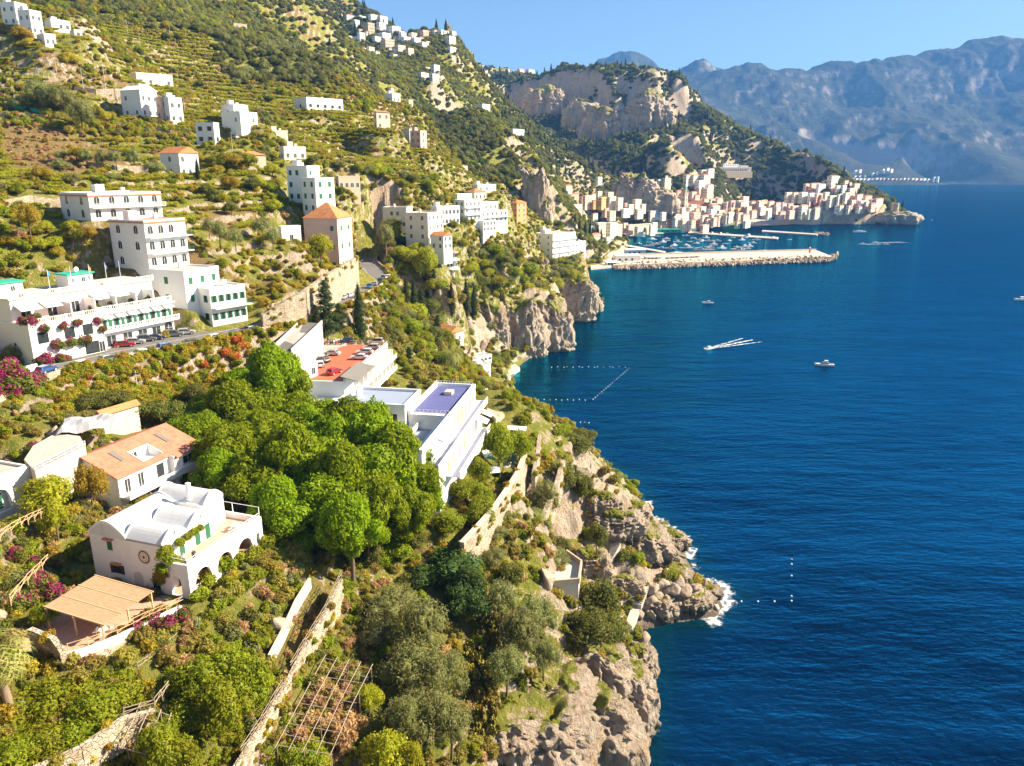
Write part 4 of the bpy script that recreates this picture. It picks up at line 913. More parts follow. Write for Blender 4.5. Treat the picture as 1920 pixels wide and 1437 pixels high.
# ================================================================ villages and the town across the bay
WALLW = {'white_render': 'white', 'cream_render': 'cream', 'pink_render': 'pink', 'ochre_render': 'ochre', 'beige_render': 'beige', 'grey_render': 'grey', 'rose_render': 'rose', 'old_stone': 'stone', 'orange_render': 'orange'}
NUM = ['first', 'second', 'third', 'fourth', 'fifth', 'sixth', 'seventh', 'eighth', 'ninth', 'tenth', 'eleventh', 'twelfth', 'thirteenth', 'fourteenth', 'fifteenth', 'sixteenth', 'seventeenth', 'eighteenth', 'nineteenth', 'twentieth']
def nth(k): return NUM[k] if k < 20 else ('twenty-' + NUM[k - 20] if k < 29 else 'thirty-' + NUM[k - 29] if k < 39 else 'forty-' + NUM[k - 39])
TOWN = []
def row(where, group, ox, oy, sc, items, dd=None, zf=None, yaw=50):
    """items: (x0, x1, y0, y1, wall, roof, floors[, depth]) in a detail of the survey starting at (ox, oy)"""
    L = []
    for it in items:
        x0, x1, y0, y1, wl, rf, fl = it[:7]; a, b, t, u = ox + x0 / sc, ox + x1 / sc, oy + y0 / sc, oy + y1 / sc
        d = it[7] if len(it) > 7 else dd(u) if callable(dd) else dd; L.append((a, b, t, u, wl, rf, fl, d))
    if 'village' not in where: L = [(a, b, t, u, rnd.choice([W, W, C, C, K, Bg]) if wl == W else wl, rf, fl, d) for a, b, t, u, wl, rf, fl, d in L]
    L.sort(key=lambda q: q[0]); cnt = {}
    for a, b, t, u, wl, rf, fl, d in L:
        roof = {'f': 'flat', 'h': 'hip', 'g': 'gable', 'v': 'vault'}[rf]; key = (wl, rf, fl); cnt[key] = cnt.get(key, 0) + 1
        word = {'f': 'flat-roofed', 'h': 'tile-roofed', 'g': 'gabled', 'v': 'vaulted'}[rf]; st = {1: 'one-storey', 2: 'two-storey', 3: 'three-storey', 4: 'four-storey', 5: 'five-storey', 6: 'six-storey', 7: 'seven-storey'}[fl]
        c = a + (b - a) * rnd.uniform(.28, .42); wm = (b - a) * d / F
        x = H(a, c, b, u, d, t, yaw + rnd.uniform(-8, 8), fl, max(2, int(wm / 3.4)), max(1, int(wm / 6)), wall=wl, roof=roof, rmat=None if rf in 'fv' else rnd.choice(['dull_red_tiles', 'terracotta_tiles', 'pale_terracotta_tiles']), far=True, name='town_house', group=group, base=5)
        x.label = '%s %s %s house, %s such %s' % (st, word, WALLW[wl], nth(cnt[key] - 1), where); TOWN.append(x)
W, C, K, O, Bg, G, S, Ro, Or = 'white_render', 'cream_render', 'pink_render', 'ochre_render', 'beige_render', 'grey_render', 'old_stone', 'rose_render', 'orange_render'
row('from the left in the hilltop village', 'hilltop village houses', 500, 0, 3.832, [(500,560,0,40,W,'h',2),(555,600,10,50,W,'f',2),(600,660,20,75,W,'f',2),(550,640,112,160,W,'h',2),(620,670,140,205,W,'f',3),(640,720,118,158,W,'f',2),(700,780,165,262,S,'f',4),(730,800,110,165,W,'f',2),(795,870,120,168,W,'f',2),(790,860,168,228,W,'f',3),(835,872,130,185,W,'f',2),(870,965,195,262,W,'f',3),(650,710,240,295,W,'f',2),(800,895,240,288,W,'f',2),(820,920,288,350,Bg,'f',3),(950,1005,240,300,W,'f',2),(965,1040,268,315,W,'f',2),(1035,1110,275,322,W,'f',2),(1100,1165,308,360,W,'f',2),(920,1000,330,385,Bg,'f',2),(1000,1060,345,420,Bg,'f',3),(880,985,395,428,W,'f',1),(530,600,378,430,W,'f',2),(540,640,432,472,W,'h',1),(655,715,348,388,W,'f',2),(1085,1180,222,266,K,'f',2),(1180,1250,222,262,K,'f',2),(1225,1310,222,275,W,'f',2),(1285,1360,265,330,W,'f',2),(1300,1360,342,380,W,'f',1),(1085,1165,527,572,W,'f',2),(1180,1245,472,522,W,'f',2),(1130,1175,487,516,Bg,'f',1),(1165,1240,537,578,W,'f',2)], lambda y: 1275 - (y - 40) * 3.0)
row('from the left below the hilltop village', 'outlying houses under the hilltop village', 500, 0, 3.832, [(285,372,185,228,W,'f',1),(370,470,188,224,W,'h',1),(338,382,140,165,K,'f',1),(130,215,208,244,W,'f',1),(70,105,175,200,W,'f',1)], 960)
row('from the left on the far wooded ridge', 'ridge-top villas', 880, 80, 3.685, [(170,225,218,250,C,'f',2),(230,285,205,240,W,'f',2),(290,330,198,230,C,'f',2),(330,380,185,222,K,'h',2),(385,450,188,215,W,'f',2),(255,300,196,215,W,'f',1)], 2150)
A4 = (1000, 280, 4.8)
row('from the left on the harbour cliff', 'houses on the harbour cliff', *A4, [(440,525,425,517,K,'f',4,1040),(525,570,430,512,Or,'h',4,1045),(570,690,440,517,O,'f',3,1050),(665,742,340,520,C,'f',6,1060),(738,806,350,522,C,'f',6,1062),(815,846,350,525,Ro,'f',6,1075),(890,970,445,548,C,'f',4,1085),(958,1012,500,552,W,'f',2,1080),(340,440,505,572,W,'f',2,1010),(205,260,400,440,W,'f',2,1000),(270,350,330,372,Bg,'h',1,990),(60,190,236,268,Bg,'f',1,960),(560,620,255,290,W,'f',1,1010)])
row('from the left at the harbour road', 'houses on the harbour road', *A4, [(545,652,668,790,Bg,'f',3,930),(648,752,640,785,C,'f',4,945),(735,800,660,756,Bg,'f',3,960),(500,606,770,806,K,'h',1,890),(530,592,876,918,W,'f',1,845),(640,700,800,850,W,'f',1,900)])
row('from the left in the old town front', 'old town houses', *A4, [(1165,1240,548,690,K,'f',5,1170),(1238,1322,545,690,K,'f',5,1175),(1060,1160,556,612,G,'f',3,1150),(1320,1392,585,725,C,'f',6,1165),(1390,1458,588,722,C,'f',6,1170),(1400,1500,540,690,K,'f',5,1190),(1500,1572,556,682,C,'h',4,1180),(1570,1648,552,680,C,'f',5,1185),(1645,1710,572,672,K,'h',4,1190),(1708,1772,575,668,W,'h',4,1195),(1745,1820,545,605,O,'f',3,1230),(1815,1890,540,600,O,'f',3,1235),(1780,1845,482,552,K,'h',3,1260),(1840,1905,478,548,K,'h',3,1265),(1882,1922,470,565,Bg,'h',4,1240),(1500,1580,690,725,W,'f',2,1140)])
row('from the left in the old town behind', 'houses behind the old town front', *A4, [(1112,1198,372,505,C,'f',5,1200),(1182,1250,430,552,W,'f',5,1195),(1250,1316,460,532,W,'h',3,1230),(1282,1330,500,585,W,'f',4,1195),(1325,1372,505,585,W,'f',4,1198),(1195,1250,480,560,W,'f',4,1190),(1575,1640,445,525,Bg,'h',3,1270),(1635,1702,440,520,K,'h',3,1275),(1690,1745,462,545,C,'f',3,1262),(1740,1792,465,545,C,'h',3,1265),(1520,1616,362,452,W,'f',4,1310),(1580,1660,505,560,K,'h',2,1240),(1440,1500,415,445,K,'h',2,1290)])
row('from the left above the cathedral', 'houses on the slope above the old town', *A4, [(1105,1152,240,330,W,'f',3,1260),(1150,1236,268,350,W,'f',4,1255),(1182,1210,240,275,W,'f',2,1262),(1345,1420,238,312,W,'h',3,1330),(1415,1500,238,305,W,'h',3,1335),(1495,1592,236,300,W,'h',3,1340),(1450,1560,285,340,W,'f',2,1325),(1480,1560,190,240,W,'f',2,1360),(1555,1627,182,236,W,'f',2,1362),(1240,1278,42,82,W,'f',2,1400)])
A5 = (1380, 280, 4.8)
row('from the left along the eastern beach front', 'houses above the eastern beach', *A5, [(155,215,470,560,O,'h',4,1290),(210,280,440,545,O,'h',4,1295),(275,340,442,548,C,'h',4,1298),(225,345,540,600,W,'f',2,1270),(335,400,452,560,K,'h',4,1300),(395,455,455,562,W,'h',4,1302),(450,512,462,565,K,'h',4,1304),(480,560,505,606,W,'f',4,1300),(555,640,500,608,W,'h',4,1302),(632,690,490,610,W,'f',5,1305),(685,752,492,610,W,'f',5,1308),(0,60,520,598,O,'f',3,1270)])
row('from the left in the eastern middle tier', 'houses on the eastern point', *A5, [(432,500,395,462,C,'f',3,1330),(498,560,392,465,W,'h',3,1332),(555,642,395,466,C,'f',3,1334),(600,660,308,385,K,'h',3,1360),(655,720,312,385,K,'h',3,1362),(715,800,320,400,W,'f',3,1358),(640,700,400,470,W,'f',3,1335),(698,780,405,475,W,'f',3,1336),(775,835,390,460,W,'f',3,1340),(812,926,248,335,C,'h',3,1385),(830,890,325,395,W,'f',3,1362),(885,950,335,400,W,'f',3,1360),(940,1000,330,400,W,'f',3,1362),(815,905,425,500,C,'f',3,1325),(900,960,395,485,W,'f',4,1330),(955,1020,380,470,W,'f',4,1335),(1000,1065,340,430,W,'f',4,1345),(960,1010,285,345,W,'f',3,1380),(1005,1040,285,345,W,'f',3,1382),(1020,1070,440,520,W,'f',3,1328),(740,790,455,500,Ro,'h',2,1322)])
row('from the left at the eastern tip', 'convent at the tip of the eastern point', *A5, [(1060,1140,400,505,W,'h',4,1345),(1130,1215,380,520,W,'h',5,1350),(1185,1262,430,545,W,'h',5,1345),(1240,1302,425,540,W,'f',5,1352),(1090,1160,470,530,W,'f',2,1335)])
row('from the left along the far shore', 'far shore houses', *A5, [(x, x + 32, 262 + (x % 7), 297, (W, C, K, W)[(x // 30) % 4], 'f', 3 + (x // 30) % 2, 5020) for x in range(1030, 1740, 36)] + [(1765,1805,252,292,W,'f',4,5030),(1800,1845,248,292,W,'f',4,5040)])
row('from the left above the far shore', 'houses above the far shore', *A5, [(x, x + 30, y, y + 24, (W, C, W)[x % 3], 'f', 2, 5080) for x, y in ((735,160),(765,175),(800,195),(850,205),(900,195),(935,185),(960,190),(985,215),(1020,215),(1055,240),(940,225),(905,235),(870,225),(1060,190),(1100,185),(1215,215),(1260,205),(1310,180),(1350,170),(1385,180),(1100,240),(1150,240),(990,250))])
def fill_town(where, group, spots, ylo, dd):
    L = []
    for xa, xb, ya, yb, n in spots:
        for k in range(n):
            x = xa + (xb - xa) * (k + rnd.uniform(.1, .9)) / n; y = rnd.uniform(ya, yb); d = dd(y); wpx = rnd.uniform(10, 19); hp = rnd.uniform(7, 13)
            L.append((x * 4.8, (x + wpx) * 4.8, (y - hp) * 4.8, y * 4.8, rnd.choice([W, W, C, K, C, Bg]), rnd.choice('ffh'), rnd.choice([2, 3, 3]), d))
    row(where, group, 0, 0, 4.8, L)
fill_town('from the left of the small old town', 'small old town houses', [(1232, 1400, 412, 424, 16), (1232, 1400, 398, 410, 14), (1240, 1400, 384, 396, 10)], 0, lambda y: 1160 + (424 - y) * 3.2)
fill_town('from the left of the small eastern', 'small eastern houses', [(1415, 1540, 390, 402, 8), (1480, 1600, 372, 388, 10), (1520, 1600, 352, 368, 6), (1545, 1645, 384, 400, 9)], 0, lambda y: 1300 + (410 - y) * 1.6)
fill_town('from the left of the small harbour road', 'small harbour road houses', [(1090, 1235, 430, 438, 9), (1100, 1240, 396, 410, 8), (1060, 1150, 372, 384, 5)], 0, lambda y: 985 + (438 - y) * 2.0)
fill_town('from the left of the small upper town', 'small upper town houses', [(1225, 1330, 352, 376, 9), (1330, 1420, 372, 392, 8), (1400, 1480, 396, 408, 6)], 0, lambda y: 1210 + (410 - y) * 2.4)
fill_town('from the left of the small village', 'small hilltop village houses', [(640, 790, 62, 84, 12), (650, 760, 88, 112, 8), (780, 850, 70, 90, 5)], 0, lambda y: 1275 - (y - 40) * 3.0)
# ================================================================ ground plans of the near buildings (levelled into the terrain first)
VZ = 44.0
villa_c = AT(359, 1123, VZ); pad(villa_c, 14.5, 15, 71)
orange_c = PZ(229, 114.5, 45.0); pad(orange_c, 16.2, 12, 70, .8)
perg_c = AT(197, 1206, VZ); pad(perg_c - Vector((1, 3, 0)), 11, 9, 72, .8)
hot_a = AT(194, 656, ROAD_Z); U62 = Vector((math.cos(R(62)), math.sin(R(62)), 0)); V62 = Vector((-U62.y, U62.x, 0))
hot_c = hot_a - U62 * 15.5; pad(hot_c, 35, 16, 62)
annex_c = Vector((-14.9, 115.4, 38.0)); pad(annex_c, 40, 12, 80)
park_c = Vector((-37.0, 158.6, 41.0)); pad(park_c, 36, 11, 84)
left_c = P(-38, 1010, 102); pad(left_c, 9, 10, 70, .7)
conc_c = AT(62, 888, 53.5)
HS = []                                # block houses; built later
def h(*a, **k): HS.append(H(*a, **k))
h(118, 172, 306, 414, 190, 367, 55, 2, 5, 2, label='long two-storey white villa with orange eaves and arched loggias above the hotel', roof='flat', win='arch', name='villa', cat='villa', trim='terracotta_tiles', bal=1.3)
h(216, 281, 356, 506, 186, 418, 48, 3, 4, 2, label='three-storey white villa with green balconies stepping below the long villa', win='arch', roof='flatred', name='villa', cat='villa', trim='terracotta_tiles', bal=1.6)
h(284, 352, 416, 578, 184, 512, 55, 2, 3, 1, label='low white block with flat roof beside the terraced hotel', win='shut', name='annex_block', cat='building')
h(366, 400, 465, 612, 186, 545, 55, 2, 5, 2, label='white house with green shutters, bougainvillea and long balcony above the road', win='green', name='house', bal=1.8)
h(576, 638, 664, 512, 255, 412, 66, 3, 2, 3, wall='pink_render', roof='hip', win='shut', label='pink palazzo with terracotta hip roof on a high stone wall over the road', name='palazzo', cat='palazzo', rh=5.)
h(542, 580, 603, 380, 262, 316, 50, 3, 2, 3, label='rear block of the tall white house above the pink palazzo', win='shut', name='house', group='white houses above the palazzo')
h(569, 595, 630, 402, 255, 338, 50, 3, 2, 2, label='front block of the tall white house above the pink palazzo', win='shut', name='house', group='white houses above the palazzo')
h(524, 530, 566, 462, 240, 428, 40, 1, 1, 0, label='windowless white shed on the green slope left of the pink palazzo', name='shed', cat='shed')
h(7, 34, 57, 50, 340, 9, 50, 2, 2, 2, label='topmost white house at the upper corner of the hillside', name='house')
h(40, 62, 84, 67, 335, 24, 50, 2, 2, 2, label='white cube house just below the topmost house', name='house')
h(72, 86, 107, 88, 330, 66, 50, 1, 2, 1, label='small low white annex at the foot of the topmost houses', name='house')
h(86, 98, 134, 58, 355, 39, 45, 1, 3, 1, label='long low white house with small square windows near the hilltop corner', name='house')
h(133, 141, 156, 73, 350, 58, 45, 1, 1, 1, wall='grey_render', label='grey lean-to beside the long low white house', name='shed', cat='shed')
h(246, 258, 326, 163, 365, 139, 45, 1, 4, 1, wall='cream_render', label='long single-storey cream house among the upper terraces', name='house')
h(232, 268, 300, 223, 322, 172, 50, 2, 3, 2, roof='gable', rmat='white_render', label='white gabled house on a rock wall with rows of small windows', name='house')
h(244, 262, 276, 172, 335, 160, 50, 1, 1, 1, label='little white tower box on top of the gabled house', name='house')
h(296, 306, 318, 226, 322, 186, 50, 2, 1, 1, wall='pink_render', win='arch', label='narrow pink house front with arched loggia between white houses', name='house')
h(312, 321, 346, 233, 320, 187, 50, 2, 2, 1, label='white house joined to the pink arched front', name='house')
h(418, 440, 467, 222, 335, 198, 50, 1, 3, 1, roof='flatred', label='white house with pink roof terrace on the middle terraces', name='house')
h(417, 452, 484, 236, 330, 212, 50, 1, 2, 2, label='lower white wing under the pink roof terrace', name='house')
h(370, 404, 414, 271, 300, 234, 40, 2, 1, 2, label='plain white house with one red shutter and blank side wall', name='house', win='brown')
h(553, 576, 644, 208, 420, 185, 45, 1, 5, 1, label='long white house with tall shuttered windows under a pergola', name='house', win='brown')
h(305, 340, 376, 334, 262, 289, 50, 2, 3, 1, roof='gable', rh=2.2, label='white house with orange gable roof and three windows in a row', name='house', rmat='terracotta_tiles')
h(500, 508, 541, 271, 350, 247, 40, 2, 2, 1, wall='beige_render', win='arch', label='small beige house with two round arches', name='house')
h(526, 534, 575, 304, 322, 277, 42, 1, 3, 1, wall='cream_render', roof='flatred', label='cream house with red flat roof below the arched beige house', name='house')
h(432, 444, 465, 276, 330, 258, 45, 1, 1, 1, wall='grey_render', label='tiny grey cottage below the pink roof terrace', name='cottage')
h(446, 460, 500, 315, 285, 292, 45, 1, 1, 1, wall='old_stone', roof='hip', label='low ruined stone barn with tiled roof on the slope', name='barn', cat='barn')
h(395, 402, 432, 77, 600, 60, 40, 1, 2, 1, wall='old_stone', label='long old stone ruin near the olive wood', name='ruin', cat='ruin')
h(432, 440, 465, 66, 600, 46, 40, 2, 2, 1, wall='old_stone', label='square old stone ruin beside the olive wood', name='ruin', cat='ruin')
h(630, 636, 676, 358, 335, 333, 40, 1, 4, 1, wall='old_stone', win='arch', label='low stone building with arches behind the tall white house', name='house')
h(702, 707, 732, 243, 410, 212, 38, 2, 2, 1, wall='beige_render', label='square beige tower house with two tall windows', name='house', rmat='pale_terracotta_tiles', roof='hip', rh=.8)
h(770, 789, 801, 282, 440, 248, 55, 3, 1, 2, wall='rose_render', label='dark pink tower house at the end of the vine terraces', name='house')
h(752, 768, 778, 263, 448, 244, 50, 1, 1, 1, wall='grey_render', label='grey side wing of the dark pink tower house', name='house')
h(722, 736, 751, 194, 525, 177, 50, 1, 2, 1, label='small white chapel on the ridge', name='chapel', cat='chapel')
h(731, 734, 739, 180, 530, 165, 50, 1, 1, 0, wall='beige_render', label='little bell turret of the ridge chapel', name='turret', cat='turret', roof='hip', rh=.8)
h(762, 767, 775, 203, 530, 189, 45, 1, 1, 1, wall='beige_render', label='tiny beige hut right of the ridge chapel', name='hut', cat='hut')
h(857, 862, 877, 330, 560, 313, 45, 1, 2, 1, wall='beige_render', win='arch', label='small beige arched house under the vine cliff', name='house')
h(893, 905, 919, 212, 830, 197, 50, 1, 2, 1, label='lone white house on the bare terraced spur', name='house', far=True)
h(950, 962, 983, 263, 780, 244, 50, 2, 3, 2, label='white house at the tip of the bare terraced spur', name='house', far=True)
# grand hotel on the cliff
GH = 'wings of the cliff-top grand hotel'
h(720, 764, 775, 450, 345, 392, 70, 3, 1, 4, wall='cream_render', label='long shaded cream wing of the cliff-top grand hotel', name='hotel_wing', cat='hotel', group=GH)
h(762, 804, 832, 470, 325, 403, 68, 4, 4, 2, wall='cream_render', label='tall cream corner block of the grand hotel with lit seaward front', name='hotel_wing', cat='hotel', group=GH)
h(808, 820, 862, 424, 365, 390, 45, 2, 6, 1, label='white wing of the grand hotel with tall arched windows behind the corner block', win='arch', name='hotel_wing', cat='hotel', group=GH)
h(852, 872, 902, 417, 385, 378, 50, 3, 4, 2, label='white middle wing of the grand hotel with many balconies', bal=1.2, name='hotel_wing', cat='hotel', group=GH)
h(868, 888, 934, 398, 402, 382, 48, 1, 5, 1, label='terraced white wing with rooftop planters in the grand hotel', name='hotel_wing', cat='hotel', group=GH)
h(878, 902, 952, 420, 398, 398, 48, 2, 6, 1, roof='flatred', label='lower seaward white wing with red terrace in the grand hotel', bal=1.6, name='hotel_wing', cat='hotel', group=GH)
h(886, 906, 930, 436, 392, 416, 48, 2, 4, 1, label='curved white lowest wing of the grand hotel over the terraces', name='hotel_wing', cat='hotel', group=GH)
h(850, 858, 885, 386, 420, 366, 45, 1, 3, 1, label='small white house behind the grand hotel roofs', name='house')
h(872, 890, 912, 377, 432, 361, 45, 1, 3, 1, roof='hip', label='cream house with orange hip roof above the grand hotel', name='house', wall='cream_render')
h(886, 896, 930, 361, 445, 348, 45, 1, 3, 1, label='uppermost white house behind the grand hotel', name='house')
h(808, 832, 848, 470, 318, 443, 55, 2, 2, 2, roof='gable', label='white cottage with orange gable roof in front of the grand hotel', name='cottage')
h(806, 816, 832, 450, 330, 436, 55, 1, 1, 1, roof='gable', wall='pink_render', label='tiny pink cottage with orange roof tucked against the grand hotel', name='cottage')
h(906, 911, 924, 461, 400, 443, 45, 1, 1, 1, label='little white cube hut in the cliff gardens', name='hut', cat='hut')
h(924, 936, 968, 487, 415, 462, 45, 2, 4, 1, label='flat-roofed white villa in the cliff gardens', name='villa', cat='villa')
h(957, 969, 987, 420, 470, 382, 50, 4, 2, 2, wall='orange_render', roof='hip', label='narrow orange tower house below the rock pinnacle', name='house', rh=1.5)
h(1004, 1036, 1078, 487, 555, 441, 50, 4, 5, 2, label='tall white hotel with stepped balconies at the cliff edge', name='hotel', cat='hotel', bal=1.2)
h(1012, 1022, 1032, 448, 565, 432, 50, 1, 1, 1, label='rooftop box of the tall white cliff-edge hotel', name='hotel_wing', cat='hotel')
h(1062, 1070, 1098, 478, 580, 456, 48, 2, 4, 1, label='lower white wing right of the cliff-edge hotel', name='hotel_wing', cat='hotel')
h(806, 842, 869, 650, 300, 628, 45, 1, 2, 1, roof='gable', rh=2.8, label='white beach house with big orange tiled gable roof', name='beach_house', base=6)
h(783, 800, 812, 640, 306, 627, 45, 1, 0, 0, wall='grey_render', rmat='dark_roof', label='low dark-roofed shed beside the beach house', name='shed', cat='shed')
h(850, 868, 888, 684, 312, 663, 45, 2, 3, 1, wall='pink_render', rmat='terracotta_floor', label='pink bathing terrace building below the beach house', name='beach_building', cat='building')
h(876, 892, 922, 690, 330, 672, 42, 2, 4, 1, label='white bathing cabins with dark arches over the rocks', win='arch', name='bathing_cabins', cat='building')
h(884, 900, 920, 716, 305, 690, 60, 1, 2, 1, label='white wall house by the little swimming beach', name='house')
h(540, 550, 598, 748, 163, 698, 66, 2, 3, 1, rmat='violet_tiles', label='small white house with violet roof between the pines and the red car park', win='frame', name='house')
build_terrain(); dry_map(); terrain_mesh()
# ---------------------------------------------------------------- barrel-vaulted villa
def vault(par, x0, x1, y0, y1, z, rise, axis, name='vault'):
    m = MB(); n = 12; t = .16
    a0, a1, b0, b1 = (y0, y1, x0, x1) if axis == 'x' else (x0, x1, y0, y1)
    for k in range(n):
        p, q = k / n, (k + 1) / n; f = lambda s: z + rise * math.sin(math.pi * s)
        for s_, e_ in ((p, q),):
            A = [(a0 + (a1 - a0) * s_, b0, z - .3), (a0 + (a1 - a0) * e_, b0, z - .3), (a0 + (a1 - a0) * e_, b1, z - .3), (a0 + (a1 - a0) * s_, b1, z - .3)]
            B = [(A[0][0], b0, f(s_)), (A[1][0], b0, f(e_)), (A[2][0], b1, f(e_)), (A[3][0], b1, f(s_))]
            if axis == 'x': A = [(v, u, w_) for u, v, w_ in A]; B = [(v, u, w_) for u, v, w_ in B]
            m.hexa(A, B)
    o = m.build(name, 'vault_render', par)
    for e_ in (b0 - .06, b1 - .12):                                        # the raised lip along each end
        g = MB()
        for k in range(n):
            p, q = k / n, (k + 1) / n; f = lambda s: z + rise * math.sin(math.pi * s)
            A = [(a0 + (a1 - a0) * p, e_, f(p) - .25), (a0 + (a1 - a0) * q, e_, f(q) - .25), (a0 + (a1 - a0) * q, e_ + .18, f(q) - .25), (a0 + (a1 - a0) * p, e_ + .18, f(p) - .25)]
            B = [(u, v, w_ + .42) for u, v, w_ in A]
            if axis == 'x': A = [(v, u, w_) for u, v, w_ in A]; B = [(v, u, w_) for u, v, w_ in B]
            g.hexa(A, B)
        g.build('vault_lip', 'white_render', o)
    return o
def build_villa():
    e = thing('vaulted_villa', villa_c, 71, 'white villa with barrel-vaulted roofs, arcade and railed terrace above the gardens', 'villa')
    FL = 3.75; EH = 6.7; YB = 3.6; D = 15.2; Lx = 14.3
    m = MB(); m.box(0, 9.3, YB, D, -2, EH); m.build('walls', 'white_render', e)
    MB().box(9.3, 13.2, YB + 1.6, D - 2, -2, EH + .9).build('rear_walls', 'white_render', e)
    vault(e, -.02, 9.3, 9.2, D + .02, EH, 1.75, 'x'); vault(e, .0, 4.3, YB, 9.4, EH, 1.35, 'y'); vault(e, 4.5, 9.1, YB, 9.4, EH, 1.5, 'y'); vault(e, 9.4, 13.2, YB + 1.6, D - 2, EH + .9, 1.3, 'y')
    MB().box(9.6, 10.1, 7.6, 8.1, EH + .5, EH + 3.6).build('chimney', 'white_render', e)
    MB().box(10.0, 10.5, .9 + YB, 1.4 + YB, FL, FL + 3.0).build('terrace_pier', 'white_render', e)
    # arcade carrying the terrace
    arches = [(1.0, 3.9, .55, 2.95), (5.0, 7.9, .55, 2.95), (9.0, 12.0, .55, 2.95), (12.9, 13.6, .9, 2.5)]
    arched_wall(e, 'arcade', Lx, FL + .75, .38, arches, 'white_render')
    arched_wall(e, 'arcade_end', YB - .4, FL + .75, .38, [(.9, 2.5, 0., 2.7)], 'white_render', 0, .39, 0, 'y')
    MB().box(Lx - .38, Lx, .39, 12, -2, FL + .75).build('arcade_end', 'white_render', e)
    MB().box(.39, Lx - .39, .39, YB - .003, FL - .25, FL).build('terrace_floor', 'terracotta_floor', e)
    MB().box(9.3, Lx - .39, YB, D - 3, FL - .25, FL).build('terrace_floor', 'terracotta_floor', e)
    MB().box(.39, Lx - .39, .39, YB - .003, -2., .02).build('porch_floor', 'terracotta_floor', e)
    MB().box(0, Lx, 0, YB, -5., -.004).build('plinth', 'white_render', e)
    for a, b, s, t in arches[:3]: rail(e, (a, .2, .55), (b, .2, .55), .55, .8, 'white_paint', 2)
    for k in range(17):                                                    # pierced band: small half-round openings
        x = .6 + k * .8; o = MB(); o.add([(x + .24 * math.cos(math.pi * q / 6), -.015, FL + .3 + .22 * math.sin(math.pi * q / 6)) for q in range(7)], [(6, 5, 4, 3, 2, 1, 0)]); o.build('pierced_opening', 'old_stone', e)
    rail(e, (.15, .15, FL + .75), (Lx - .2, .15, FL + .75), .65, 2.2, 'white_paint', 2); rail(e, (.15, .15, FL + .75), (.15, YB - .2, FL + .75), .65, 1.7, 'white_paint', 1)
    rail(e, (Lx - .2, .15, FL + .75), (Lx - .2, 9, FL + .75), 1.5, 3, 'white_paint', 1)
    for x in (1.3, 3.2, 6.0, 7.9): window(e, 'shut', .8, 2.1, x, YB, FL + .02, 'f', 'door')
    for x in (2.4, 6.4, 10.4): window(e, 'shut', .9, 2.2, x, YB, .02, 'f', 'door')
    for x in (2.15, 6.8): window(e, 'arch', .5, .55, x, YB - .02, EH + .45, 'f')
    w1 = window(e, 'shut', .75, 1.3, 0, 12.0, 4.6, 'l'); w2 = window(e, 'brown', 2.2, 1.2, 0, 11.3, 1.4, 'l')
    for y, z in ((12.0, 6.05), (11.3, 2.75)): MB().hexa([(-.45, y - .8, z), (0, y - .8, z + .12), (0, y + .8, z + .12), (-.45, y + .8, z)], [(-.45, y - .8, z + .08), (0, y - .8, z + .2), (0, y + .8, z + .2), (-.45, y + .8, z + .08)]).build('tiled_hood', 'terracotta_tiles', e)
    window(e, 'dark', 1.1, 2.1, 0, 5.2, .05, 'l', 'door')
    # painted round plaque: rings
    for k, (r, mt) in enumerate(((1.0, 'grey_render'), (.86, 'dark_shutter'), (.7, 'cream_render'), (.55, 'rose_render'), (.38, 'cream_render'), (.2, 'dark_shutter'))):
        o = MB(); n = 20; o.add([(-.03 - .012 * k, 6.6 + r * math.cos(2 * math.pi * q / n), 4.55 + r * math.sin(2 * math.pi * q / n)) for q in range(n)], [tuple(range(n))]); o.build('plaque_ring', mt, e)
    # the arched niche outline on the gable
    o = MB(); pts = [(-.01, 8.0 + .75 * math.cos(math.pi * q / 8), 1.5 + .75 * math.sin(math.pi * q / 8)) for q in range(9)]; o.add(pts + [(-.01, 7.25, 0), (-.01, 8.75, 0)][::1], [(0, 1, 2, 3, 4, 5, 6, 7, 8, 9, 10)]); o.build('niche', 'grey_render', e)
    return e
villa = build_villa()
VM = villa.matrix_basis.copy() if False else (Matrix.Translation(villa_c) @ Matrix.Rotation(R(71), 4, 'Z'))
